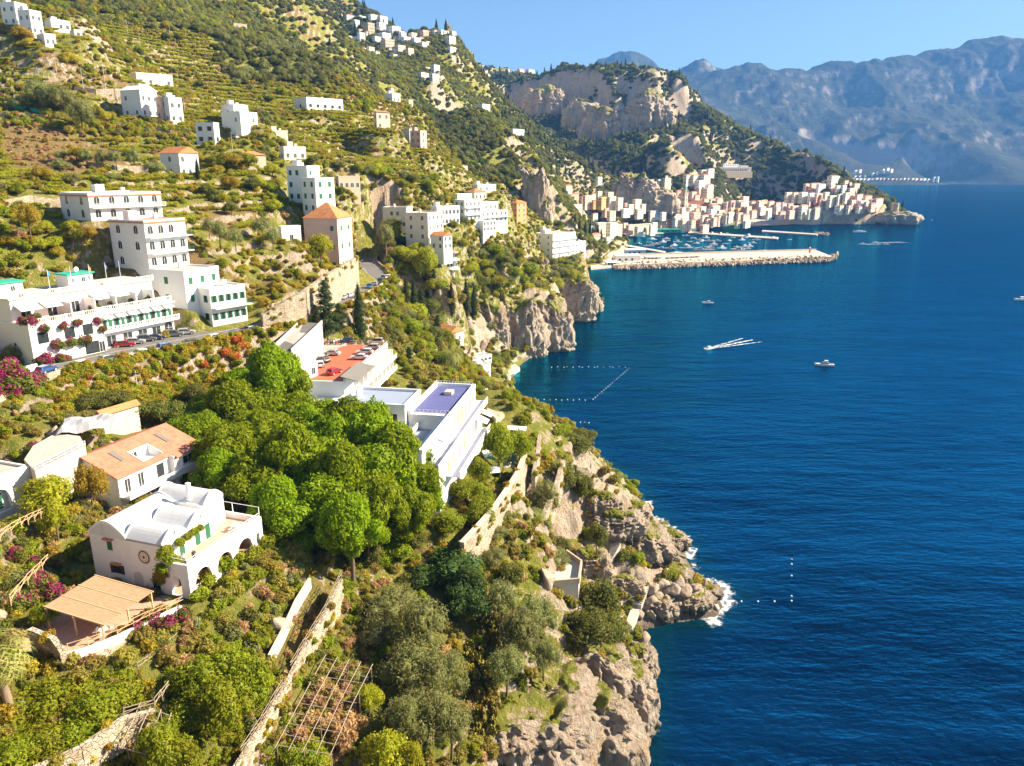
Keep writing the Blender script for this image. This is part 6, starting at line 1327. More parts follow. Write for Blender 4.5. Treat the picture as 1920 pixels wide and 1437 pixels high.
# concrete terrace and tarpaulin shed beside the left house
pts = [AT(x, y, 54.) for x, y in ((45, 862), (66, 884), (160, 836), (150, 818), (105, 812), (62, 836))]
m = MB().prism([(p.x, p.y) for p in pts], 48, 54.).build('concrete_terrace', 'concrete'); tag(m, 'grey concrete terrace left of the orange-roofed house', 'terrace')
rail(m, pts[1] + Vector((0, 0, 0)), pts[2], .8, 1.4, 'white_paint', 2)
tp = AT(105, 818, 54.); m = MB(); nn = 10; g = random.Random(3); vs2 = []; W_, D_ = 9.5, 5.5
t = thing('tarpaulin_shed', tp, 25, 'lumpy grey tarpaulin shelter behind the concrete terrace', 'shed')
vs2 = [(W_ * i / nn, D_ * j / 6, 1.3 + .22 * math.sin(i * 1.3 + j) + g.uniform(-.12, .12) - (1.1 if i in (0, nn) or j in (0, 6) else 0)) for i in range(nn + 1) for j in range(7)]
m.add(vs2, [(i * 7 + j, (i + 1) * 7 + j, (i + 1) * 7 + j + 1, i * 7 + j + 1) for i in range(nn) for j in range(6)]); m.build('tarpaulin', 'grey_sheet', t)
# white house at the left edge
def build_left():
    e = thing('arcaded_white_house', left_c, 70, 'white house with tall arch and pierced parapet at the left edge', 'house'); Hh = 7.2
    arched_wall(e, 'front_wall', 9, Hh, .5, [(2.2, 5.2, 2.2, 5.6)], 'white_render'); MB().box(0, 9, .9, 10, -3, Hh - .4).build('walls', 'white_render', e); MB().box(0, .5, .5, .9, -3, Hh).build('side_wall', 'white_render', e); MB().box(0, 9, 0, .9, -3, -.003).build('plinth', 'white_render', e)
    flat_roof(e, 0, 9, .9, 10, Hh - .4, 'roof_gravel', 'white_render', .4); window(e, 'green', 1.6, 2.4, 3.7, .9, 2.3, 'f', 'door'); rail(e, (2.2, .2, 2.2), (5.2, .2, 2.2), .9, .8)
    for k in range(6): x = 2 + k * .9; o = MB(); o.add([(x + .22 * math.cos(math.pi * q / 5), -.015, 6.3 + .22 * math.sin(math.pi * q / 5)) for q in range(6)], [(5, 4, 3, 2, 1, 0)]); o.build('pierced_opening', 'old_stone', e)
build_left()
# lift tower on the cliff
lt = P(846, 590, 345); t = thing('lift_tower', lt, 40, 'slim white lift tower with round lookout room on the cliff', 'tower'); Hs = (590 - 505) * 345 / F
for x, y in ((-1.3, -1.3), (1.3, -1.3), (1.3, 1.3), (-1.3, 1.3)): MB().box(x - .25, x + .25, y - .25, y + .25, -6, Hs).build('column', 'cream_render', t)
for k in range(6): z = Hs * (k + .5) / 6; MB().box(-1.5, 1.5, -1.5, 1.5, z, z + .5).build('tie_beam', 'cream_render', t)
MB().cyl(0, 0, Hs, Hs + .5, 4.4, 12).build('lower_balcony', 'cream_render', t); MB().cyl(0, 0, Hs + .5, Hs + 4, 3.2, 12).build('lower_room', 'white_render', t); MB().cyl(0, 0, Hs + 4, Hs + 4.5, 4.4, 12).build('upper_balcony', 'cream_render', t); MB().cyl(0, 0, Hs + 4.5, Hs + 7.4, 3.0, 12).build('upper_room', 'white_render', t); MB().cyl(0, 0, Hs + 7.4, Hs + 7.8, 4.0, 12).build('cap', 'rose_terrace', t)
for k in range(8): a = R(-140 + k * 22); 
for lv in (Hs + 1.4, Hs + 5.3):
    for k in range(7):
        a = R(-165 + k * 25); o = link('window', win_mesh('dark', 1.0, 1.6), t); rr = 3.2 if lv < Hs + 3 else 3.0; o.location = (rr * .985 * math.cos(a), rr * .985 * math.sin(a), lv); o.rotation_euler = (0, 0, a + math.pi / 2)
# ================================================================ the town's landmarks and the harbour
for x in TOWN: x.build()
CRAGTOPS = []
def crag(px, py, d, wpx, hpx, seed, df=.75, sub=4, trees=6, tsz=4.):
    """one upstanding mass of bare limestone"""
    b = P(px, py, d); w_, hh = wpx * d / F, hpx * d / F; bm = bmesh.new(); bmesh.ops.create_icosphere(bm, subdivisions=sub, radius=1); u = np.array([v.co for v in bm.verts]); ff = np.array([[v.index for v in f.verts] for f in bm.faces]); bm.free()
    q = np.sign(u) * np.abs(u) ** np.array([.75, .75, .55]); v = q * np.array([w_ / 2, w_ / 2 * df, hh * .56]); v[:, :2] *= (1 - .28 * sstep(0, 1, q[:, 2]))[:, None]; v[:, 2] += hh * .44
    wp = (v + np.array([b.x, b.y, b.z])); p = wp * np.array([1, 1, .3]); zf = sstep(.2, 1., v[:, 2] / hh); a = w_ * (.17 * ridged(p / (.42 * w_) + seed, 3) + .11 * ridged(p / (.15 * w_) + seed, 3) + .05 * fbm(p / (.05 * w_) + seed, 3))
    a = a + w_ * .04 * ridged(p / (.06 * w_) + seed, 3); st_ = wp[:, 2] / (.11 * hh) + 1.4 * fbm(wp / (.5 * w_) + seed, 2); a = a + .07 * w_ * (st_ - np.floor(st_) - .5); qs = .06 * w_; a = .4 * a + .6 * qs * np.round(a / qs + .35 * fbm(p / (.1 * w_), 2))
    n = q / np.linalg.norm(q, axis=1)[:, None]; v = v + n * a[:, None] * np.array([1, 1, .4]); v[:, 2] += hh * .3 * fbm(wp * np.array([1, 1, 0]) / (.3 * w_) + seed, 3) * zf
    me = npmesh('limestone_crag', v, ff); fattr(me, 'rock', np.clip(1.25 - 1.1 * sstep(.45, .9, u[:, 2]), 0, 1)); fattr(me, 'dry', np.zeros(len(v))); me.materials.append(MATS['hillside_ground']); o = struct(link('limestone_crag', me)); o.location = b
    for k in range(trees):
        an = rnd.uniform(0, 6.28); rr = rnd.uniform(0, 1.1); CRAGTOPS.append((b.x + w_ * .42 * rr * math.cos(an), b.y + w_ * .42 * df * rr * math.sin(an), b.z + hh * (.96 - .22 * rr * rr) - tsz * .6, tsz * rnd.uniform(.6, 1.1)))
for k, a in enumerate([(1006,436,640,46,104,.8,5,8,2.2),(982,384,664,50,62,.8,5,10,2.5),(1022,432,632,22,50,.8,5,3,1.8),(912,694,392,80,124,.45,6,16,1.9),(972,689,400,84,126,.4,6,16,1.9),(1030,668,412,64,100,.5,6,10,1.8),(1052,654,414,34,62,.8,5,3,1.3),(1084,604,490,56,80,.5,6,8,2.),(1110,588,524,36,34,.8,5,0,2.),
  (1190,398,1165,80,70,.4,6,10,3.),(1236,402,1170,56,46,.4,5,7,3.),(1135,290,1650,84,78,.35,6,30,6.),(1216,264,1650,76,78,.4,6,14,6.),(1024,236,1800,70,64,.4,6,14,6.),(1092,246,1740,64,56,.4,5,12,6.),(880,168,1240,20,66,.8,5,4,4.),(1680,421,1352,64,22,.5,5,0,3.)]): crag(*a[:5], k * 3.7, *a[5:])
for k, (x, y, wp, hp) in enumerate([(1000,1437,190,150),(1095,1425,180,170),(1160,1340,110,130),(1110,1280,120,90),(1030,1350,150,110),(940,1400,120,80),(1192,1262,60,60),(1205,1035,90,46),(1150,1000,90,50),(1250,1020,60,26),(1105,1075,70,50),(1225,1140,80,34),(1290,1128,70,24),(1130,960,60,40),(1320,1112,50,14),(1180,970,60,34),(1160,1110,70,40),(1260,1085,60,18)]):
    q = hit(x, y); d = PROJ(q)[2]; crag(x, y + hp * .1, d + wp * d / F * .34, wp, hp, 50 + k * 2.3, .8, 6, 7, 1.1)
def lm(px, py, d): return P(px, py, d)
# cathedral with bell tower
c = lm(1282, 397, 1265); t = thing('bell_tower', c, 40, 'tall brown bell tower with green and yellow dome in the old town', 'tower')
MB().box(-4, 4, -4, 4, -6, 30).build('shaft', 'beige_render', t); MB().box(-4.5, 4.5, -4.5, 4.5, 30, 31).build('cornice', 'old_stone', t); MB().cyl(0, 0, 31, 38, 3.6, 12).build('belfry', 'old_stone', t); MB().cyl(0, 0, 38, 42.5, 3.9, 12, 1.2).build('dome', 'net_green', t); MB().cyl(0, 0, 42.5, 45, .9, 8, .2).build('finial', 'ochre_render', t)
for sx, sy in ((-1, -1), (1, -1), (1, 1), (-1, 1)): MB().cyl(sx * 3.6, sy * 3.6, 31, 35.5, 1.0, 8, .4).build('corner_turret', 'ochre_render', t)
for z in (8, 18, 25): window(t, 'arch', 2.4, 4, 0, -4, z); window(t, 'arch', 2.4, 4, -4, 0, z, 'l')
c = lm(1300, 397, 1270); t = thing('cathedral', c, 30, 'large brown cathedral with long red roofs right of the bell tower', 'cathedral')
MB().box(0, 36, 0, 34, -6, 12).build('walls', 'rose_render', t); hip_roof(t, 0, 36, 0, 34, 12, 6, 'dull_red_tiles', 'y'); MB().box(-16, -.01, 8, 30, -6, 12).build('aisle', 'beige_render', t); hip_roof(t, -16, -.5, 8, 30, 12, 3, 'dull_red_tiles', 'y')
for k in range(5): window(t, 'arch', 3, 5, 5 + k * 6.5, 0, 3)
c = lm(1228, 368, 1215); t = thing('domed_turret', c, 40, 'slender cream turret with small dome at the left of the old town', 'tower'); MB().cyl(0, 0, -4, 20, 2.6, 10).build('shaft', 'cream_render', t); MB().cyl(0, 0, 20, 23.5, 2.9, 10, .5).build('dome', 'grey_render', t); window(t, 'arch', 1.4, 2.6, 0, -2.58, 14)
# monastery on the hill
c = hit(1345, 320) + Vector((0, 6, -3)); t = thing('hillside_monastery', c, 22, 'long grey arcaded monastery on the hill above the town', 'monastery')
arched_wall(t, 'arcade', 88, 9, 1.2, [(3 + k * 4.9, 6.2 + k * 4.9, 1, 7) for k in range(17)], 'grey_render'); MB().box(0, 88, 3, 16, -12, 9).build('walls', 'beige_render', t); MB().box(-2, 92, -.2, 3, -13, -.01).build('terrace_wall', 'old_stone', t); MB().box(-1, 89, 1.3, 17, 9, 9.5).build('roof', 'roof_gravel', t); MB().box(20, 60, 8, 18, 9.5, 16).build('upper_storey', 'white_render', t); MB().box(62, 84, 6, 16, 9.5, 13).build('upper_storey', 'grey_render', t)
for k in range(8): window(t, 'dark', 1.6, 2.4, 23 + k * 4.8, 8, 12)
# sea wall with arches under the eastern point
def seawall(xa, xb, ya, yb, top, arches, mat, label, yawfix=None):
    A, B = AT(xa, ya, 0), AT(xb, yb, 0); d = B - A; t = thing('sea_wall', A, math.degrees(math.atan2(d.y, d.x)), label, 'wall'); L = d.length
    arched_wall(t, 'masonry', L, top, 3., [(L * a, L * b, .3, top * h_) for a, b, h_ in arches], mat, 0, 0, -1); MB().box(0, L, 2.6, 16, -2, top - 1.1).build('fill', 'concrete', t); return t
seawall(1521, 1598, 421.5, 420, 26, [(.22, .28, .75), (.5, .58, .85)], 'beige_render', 'high buttressed sea wall with two tall arches under the eastern point')
seawall(1452, 1522, 419, 421.5, 15, [], 'grey_render', 'plain dark sea wall beside the eastern beach')
c = lm(1678, 392, 1350); t = thing('watch_tower', c, 0, 'round stone watch tower on the rocky eastern tip', 'tower'); MB().cyl(0, 0, -8, 9, 6.5, 14, 6.0).build('drum', 'old_stone', t); MB().cyl(0, 0, 9, 10.2, 6.4, 14).build('battlement', 'old_stone', t); window(t, 'dark', 1.2, 2, 0, -6.2, 4)
c = lm(840, 58, 1250); t = thing('ruined_watch_tower', c, 20, 'ruined square tower on the skyline of the hilltop village', 'tower'); MB().box(-5, 5, -5, 5, -6, 9).box(-5, -2, -5, 5, 9, 11).build('walls', 'old_stone', t); MB().box(-1, 1, -5.05, -4.9, 3, 6).build('opening', 'interior_dark', t)
# viaduct arches of the harbour road
A, B = lm(1168, 436, 1075), lm(1228, 432, 1120); d = B - A; t = thing('road_viaduct', (A.x, A.y, 4), math.degrees(math.atan2(d.y, d.x)), 'stone road viaduct with round arches behind the harbour', 'viaduct'); L = Vector((d.x, d.y)).length
arched_wall(t, 'arches', L, 15, 3, [(L * .05, L * .22, 0, 11), (L * .32, L * .48, 0, 11), (L * .58, L * .74, 0, 11)], 'beige_render', 0, 0, -2); MB().box(-2, L + 2, -.6, 4, 13, 14.2).build('deck', 'beige_render', t)
# breakwater
def slabpx(name, pts, z, depth, mat, parent=None):
    q = [AT(x, y, z) for x, y in pts]; m = MB().prism([(p.x, p.y) for p in q], z - depth, z); return m.build(name, mat, parent)
bw = slabpx('breakwater', [(1150, 497), (1380, 489), (1540, 481), (1566, 483), (1532, 470), (1380, 474), (1150, 480)], 3.0, 6, 'beige_render'); tag(bw, 'long stone breakwater pier enclosing the harbour', 'breakwater')
slabpx('roadway', [(1150, 489), (1380, 483), (1522, 475), (1520, 471), (1380, 475.5), (1150, 481.5)], 3.12, .3, 'pale_floor', bw)
a, b = AT(1150, 480, 3), AT(1530, 470, 3); m = MB().bar(a + Vector((0, 0, .9)), b + Vector((0, 0, .9)), 1., 2.); m.build('rear_wall', 'beige_render', bw)
iv, if_ = ico()
def rockmesh(seed, r=1.):
    bm = bmesh.new(); bmesh.ops.create_icosphere(bm, subdivisions=3, radius=1); uv = np.array([v.co for v in bm.verts]); ff = np.array([[v.index for v in f.verts] for f in bm.faces]); bm.free()
    g = np.random.RandomState(seed); pl = g.normal(size=(11, 3)); pl /= np.linalg.norm(pl, axis=1)[:, None]; ds = g.uniform(.4, .8, 11); dots = uv @ pl.T; rr = np.min(np.where(dots > .05, ds / np.maximum(dots, .05), 9), axis=1); rr = np.minimum(rr, 1.15)
    v = uv * (rr * (1 + .10 * vnoise(uv * 3.1 + seed) + .06 * vnoise(uv * 8 + seed)))[:, None] * r
    me = npmesh('boulder', v, ff); me.materials.append(ROCKM); return me
def rockmat():
    b = NB('boulder_rock'); co = b.coord(); n = b.noise(co, .6, 7, .7); k = b.noise(co, 2.6, 6, .7); oi = b.n('ShaderNodeObjectInfo')
    cl = b.ramp(b.math('ADD', b.math('MULTIPLY', n, .6), b.math('MULTIPLY', k, .4)), (.3, (.20, .145, .10)), (.5, (.40, .32, .24)), (.7, (.56, .49, .40))); cl = b.mix(b.math('MULTIPLY', oi.outputs['Random'], .45), cl, (.24, .17, .11))
    return b.fin(cl, .95, b.bump(b.math('ADD', n, k), .8, .25), .1)
ROCKM = rockmat(); ROCKS = [rockmesh(s) for s in range(5)]
# rock armour: uncountable heap along the breakwater foot
g = np.random.RandomState(5); L_ = []
for k in range(1500):
    s = g.rand(); x = 1155 + s * 415; y = 499.5 - s * 14.5 - (6 * max(0, s - .96) / .04) + g.uniform(-4.6, 3.6); p = AT(x, y, 1.6 - .0 * k); L_.append((p.x, p.y, g.uniform(-.4, 2.6) * (1 if y < 499 - s * 14 else .45), g.randint(5), g.uniform(1.1, 2.4), g.uniform(0, 6.28)))
for k in range(110):
    s = g.rand(); p = AT(1528 + s * 26, 437.5 + s * 2.5 + g.uniform(-1.5, 1.5), .8); L_.append((p.x, p.y, g.uniform(-.4, 1.2), g.randint(5), g.uniform(1.2, 2.4), g.uniform(0, 6.28)))
A_ = np.array(L_); scatter('rock_armour', ROCKS, A_[:, :3], np.c_[A_[:, 5], A_[:, 5] * 1.7, A_[:, 5] * .6], np.c_[A_[:, 4], A_[:, 4], A_[:, 4]], A_[:, 3].astype(int), 'heaped rock armour along the foot of the breakwater', 'rocks')
t = slabpx('jetty', [(1428, 434), (1532, 440.5), (1534, 438.5), (1430, 431.5)], 1.6, 4, 'concrete'); tag(t, 'long thin jetty reaching from the eastern beach', 'jetty')
t = slabpx('jetty', [(1290, 437), (1458, 448), (1460, 445), (1292, 434)], 1.4, 3, 'concrete'); tag(t, 'inner harbour quay lined with boats', 'jetty')
t = slabpx('jetty', [(1172, 461), (1246, 474), (1248, 471.5), (1176, 459)], .9, 2, 'grey_render'); tag(t, 'floating pontoon in the harbour basin', 'jetty')
t = slabpx('quay', [(1108, 503), (1150, 499), (1175, 470), (1160, 444), (1205, 438), (1300, 433), (1304, 428), (1200, 428), (1120, 445), (1104, 480)], 1.8, 5, 'pale_floor'); struct(t)
t = slabpx('beach', [(1395, 424), (1482, 420), (1470, 414), (1420, 408), (1390, 412)], 1.2, 3, 'pale_floor'); struct(t)
# harbour sheds
for k, (x0, x1, y0, y1, wl, lb) in enumerate(((1148, 1202, 478, 490, 'white_render', 'long white harbour shed at the root of the breakwater'), (1168, 1212, 468, 477, 'white_render', 'white boat shed behind the long harbour shed'), (1206, 1240, 481, 489, 'beige_render', 'low beige hut beside the long harbour shed'), (1228, 1278, 430, 436, 'net_green', 'low green-roofed kiosk on the harbour front'), (1132, 1160, 492, 498, 'white_render', 'small white kiosk on the harbour beach'))):
    z = 1.8 if k else 3.0; c = AT(x0 + 6, y1, z); d = PROJ(c)[2]; t = thing('harbour_shed', c, 8, lb, 'shed'); w_ = (x1 - x0 - 6) * d / F; hh = (y1 - y0) * d / F * .8
    MB().box(0, w_, 0, 9, -1, hh).build('walls', wl, t); MB().hexa([(-.5, -.5, hh), (w_ + .5, -.5, hh), (w_ + .5, 9.5, hh), (-.5, 9.5, hh)], [(-.5, -.5, hh + .3), (w_ + .5, -.5, hh + .3), (w_ + .5, 9.5, hh + 1.2), (-.5, 9.5, hh + 1.2)]).build('roof', 'awning_white' if k < 3 else wl, t)
    for q in range(3): window(t, 'dark', 2.4, 2.2, w_ * (q + .7) / 4, 0, .4)
c = AT(1518, 474, 3.1); t = thing('harbour_light', c, 0, 'red harbour light on the end of the breakwater', 'beacon'); MB().cyl(0, 0, 0, 5, 1.1, 10, .7).build('tower', 'red_paint', t); MB().cyl(0, 0, 5, 6.4, .8, 8).build('lantern', 'white_paint', t)
# ---------------------------------------------------------------- boats
def hull_mesh(L, Bm, Hh, name='hull'):
    m = MB(); st = [(-.5, .78, .95, .1), (-.25, .95, .95, 0), (.05, 1., 1., 0), (.3, .72, 1.1, .05), (.45, .28, 1.25, .2), (.5, .03, 1.32, .5)]; R_ = []
    for s, bw_, hz, kz in st: R_.append([(s * L, -bw_ * Bm / 2, hz * Hh), (s * L, -bw_ * Bm * .36, kz * Hh - .25 * Hh), (s * L, bw_ * Bm * .36, kz * Hh - .25 * Hh), (s * L, bw_ * Bm / 2, hz * Hh)])
    V_ = [p for r in R_ for p in r]; f = []
    for i in range(len(st) - 1):
        for k in range(3): f.append((i * 4 + k, (i + 1) * 4 + k, (i + 1) * 4 + k + 1, i * 4 + k + 1))
        f.append((i * 4 + 3, (i + 1) * 4 + 3, (i + 1) * 4, i * 4))
    f.append((0, 1, 2, 3)); m.add(V_, f); return m
def wake_mat():
    b = NB('wake_foam'); n = b.noise(b.coord(), .55, 6, .7); b.fin((.8, .82, .82), .8); tr = b.n('ShaderNodeBsdfTransparent'); mx = b.n('ShaderNodeMixShader'); b.set(mx.inputs[0], b.mr(n, .38, .6)); b.t.links.new(tr.outputs[0], mx.inputs[1]); b.t.links.new(b.b.outputs[0], mx.inputs[2]); b.t.links.new(mx.outputs[0], b.out.inputs[0])
wake_mat()
def boat(px, py, L, yaw, label, kind='motor', group=None, wake=0.):
    p = AT(px, py, 0.05); t = thing({'motor': 'motor_boat', 'sail': 'sailing_yacht', 'small': 'rowing_boat', 'yacht': 'motor_yacht'}[kind], p, yaw, label, 'boat', group); Bm = L * .3; Hh = L * .1
    hull_mesh(L, Bm, Hh).build('hull', 'white_paint', t)
    if kind in ('motor', 'yacht'):
        MB().hexa([(-.25 * L, -Bm * .34, Hh), (.18 * L, -Bm * .3, Hh), (.18 * L, Bm * .3, Hh), (-.25 * L, Bm * .34, Hh)], [(-.2 * L, -Bm * .3, Hh * 2.1), (.06 * L, -Bm * .26, Hh * 2.1), (.06 * L, Bm * .26, Hh * 2.1), (-.2 * L, Bm * .3, Hh * 2.1)]).build('cabin', 'white_paint', t)
        MB().hexa([(-.2 * L, -Bm * .345, Hh * 1.35), (.15 * L, -Bm * .305, Hh * 1.35), (.15 * L, Bm * .305, Hh * 1.35), (-.2 * L, Bm * .345, Hh * 1.35)], [(-.19 * L, -Bm * .325, Hh * 1.8), (.11 * L, -Bm * .285, Hh * 1.8), (.11 * L, Bm * .285, Hh * 1.8), (-.19 * L, Bm * .325, Hh * 1.8)]).build('windows', 'window_glass', t)
        MB().box(-.45 * L, -.27 * L, -Bm * .3, Bm * .3, Hh * .8, Hh * .97).build('cockpit', 'wood', t)
        if kind == 'yacht': MB().box(-.18 * L, 0, -Bm * .24, Bm * .24, Hh * 2.15, Hh * 2.9).build('flybridge', 'white_paint', t)
    elif kind == 'sail':
        MB().box(-.2 * L, .2 * L, -Bm * .25, Bm * .25, Hh, Hh * 1.35).build('cabin', 'white_paint', t); MB().tube([(.06 * L, 0, Hh), (.06 * L, 0, L * 1.28)], [.14, .08]).build('mast', 'metal_grey', t); MB().tube([(.06 * L, 0, Hh * 2), (-.4 * L, 0, Hh * 2)], [.12, .12]).build('boom', 'fabric_blue', t)
        m = MB(); m.tube([(.06 * L, 0, L * 1.26), (.49 * L, 0, Hh * 1.3)], [.05, .05], 4); m.tube([(.06 * L, 0, L * 1.26), (-.48 * L, 0, Hh)], [.04, .04], 4); m.build('rigging', 'metal_grey', t)
    else: MB().box(-.1 * L, .0, -Bm * .4, Bm * .4, Hh * .7, Hh * .8).build('thwart', 'wood', t)
    if wake:
        m = MB(); u = Vector((math.cos(R(yaw)), math.sin(R(yaw)), 0)); n = Vector((-u.y, u.x, 0)); N_ = 26
        for sg, w0, sp in ((-1, .9, .15), (1, .9, .15), (0, 1.5, 0.)):
            ring = []
            for k in range(N_ + 1):
                s_ = wake * k / N_; c_ = p - u * (s_ + L * .3) + n * sg * (Bm * .35 + s_ * sp); ww = w0 * (1 + s_ / wake * 1.1) * (1.1 - .75 * (k / N_) ** 2) * rnd.uniform(.65, 1.25); ring.append((c_ - n * ww * .5, c_ + n * ww * .5))
            m.add([(q.x, q.y, .42) for pr in ring for q in pr], [(2 * k, 2 * k + 1, 2 * k + 3, 2 * k + 2) for k in range(N_)])
        o = m.build('wake', 'wake_foam'); o['kind'] = 'stuff'; o['label'] = 'foaming white wake behind a motor boat'; o['category'] = 'wake'
    return t
boat(1545, 686, 9.5, 170, 'white cabin cruiser lying on the open sea', 'yacht')
boat(1327, 569, 8.5, 176, 'white motor boat drifting off the sea cliff')
boat(1328, 655, 7.5, 215, 'white speedboat trailing a foaming wake', 'motor', wake=36)
boat(1611, 436, 20, 175, 'tall-masted sailing yacht anchored before the sea wall', 'sail')
boat(1616, 459, 10, 190, 'leading white motor boat with a long wake beyond the breakwater', 'motor', wake=26)
boat(1640, 456, 10, 190, 'second white motor boat with a long wake beyond the breakwater', 'motor', wake=44)
boat(1661, 459, 9, 180, 'small dark-decked motor boat beyond the breakwater'); boat(1914, 563, 12, 190, 'motor boat cut off by the right edge'); boat(1747, 413, 6, 180, 'distant tiny white boat right of the watch tower', 'small')
hb = [(1286,443,9,'motor'),(1306,457,8,'motor'),(1312,451,9,'motor'),(1328,453,9,'motor'),(1338,461,8,'motor'),(1352,467,12,'yacht'),(1380,469,12,'yacht'),(1394,466,13,'yacht'),(1290,466,11,'yacht'),(1312,470,12,'yacht'),(1326,470,14,'yacht'),(1268,476,13,'sail'),(1218,462,10,'motor'),(1230,459,10,'motor'),(1222,449,9,'motor'),(1251,452,7,'small'),(1196,458,8,'motor'),(1402,446,15,'yacht'),(1449,447,10,'motor'),(1518,421,12,'motor'),(1396,468,12,'yacht'),(1384,470,13,'yacht'),(1480,450,6,'small'),(1334,440,11,'yacht'),(1350,441,11,'yacht'),(1362,440,10,'motor'),(1240,466,8,'motor'),(1300,447,7,'small'),(1436,473,14,'sail')]
hb += [(1205 + (k * 37) % 215, 444 + (k * 11) % 24 - (6 if 1205 + (k * 37) % 215 > 1330 else 0) * 0, 7 + (k * 3) % 6, ('motor', 'yacht', 'small', 'motor')[k % 4]) for k in range(30)]; hb = [(x, y, L * 1.25, kd) for x, y, L, kd in hb]; hb.sort()
for k, (x, y, L, kd) in enumerate(hb): boat(x, y, L, 160 + (k * 47) % 60, '%s moored %s from the left in the harbour' % (nth(k), {'motor': 'motor boat', 'yacht': 'motor yacht', 'sail': 'sailing yacht', 'small': 'little boat'}[kd]), kd, 'boats in the harbour')
# buoys
BU = MB().cyl(0, 0, -.25, .12, .42, 10).cyl(0, 0, .12, .42, .42, 10, .16).mesh('buoy', 'white_paint'); BUO = MB().cyl(0, 0, -.25, .12, .42, 10).cyl(0, 0, .12, .42, .42, 10, .16).mesh('buoy', 'orange_buoy')
def buoys(pts, label, group):
    for k, (x, y) in enumerate(sorted(pts)): o = link('buoy', BUO if k % 7 == 3 else BU); o.location = AT(x, y, .05); tag(o, nth(k) + ' float from the left in ' + label, 'buoy', group); s = .55; o.scale = (s, s, s)
buoys([(1034 + k * 9.6 + (k % 3) * 2, 689 - (k % 2)) for k in range(15)], 'the far straight line of swimming buoys', 'far line of swimming buoys')
buoys([(1112 + k * 4.0, 749 - k * 3.42) for k in range(18)], 'the slanting line of swimming buoys', 'slanting line of swimming buoys')
buoys([(998 + k * 11, 749.5 + (k % 2)) for k in range(10)], 'the near straight line of swimming buoys', 'near line of swimming buoys')
buoys([(1072, 793), (1078, 793), (1088, 792), (1096, 792), (1104, 793)], 'the short row beyond the green slope', 'short row of buoys')
buoys([(1484, 1049), (1484, 1058), (1484, 1080), (1484, 1118), (1390, 1128), (1421, 1128), (1452, 1128), (1484, 1127)], 'the marker floats off the rocky headland', 'marker floats off the headland')
for x, y, r, s in ((1352,1100,4.5,1.),(1358,1112,4,1.),(1345,1140,5,1.05),(1362,1130,4,.9),(1335,1160,5,.9),(1292,1042,4,1.),(1296,1030,3,.9),(1245,985,5,.9),(1265,1000,5,.8),(1220,978,4.5,1.),(1235,975,4,.9),(1212,942,3.5,.95),(1215,1245,3,1.),(1208,1242,4,1.05),(1212,1215,3,.8),(1300,1062,3,.8),(1275,1002,4,.9),(1330,1092,4,.9)):
    q = AT(x, y, 0); FOAM.append((q.x, q.y, r, s))
build_sea(); build_far()
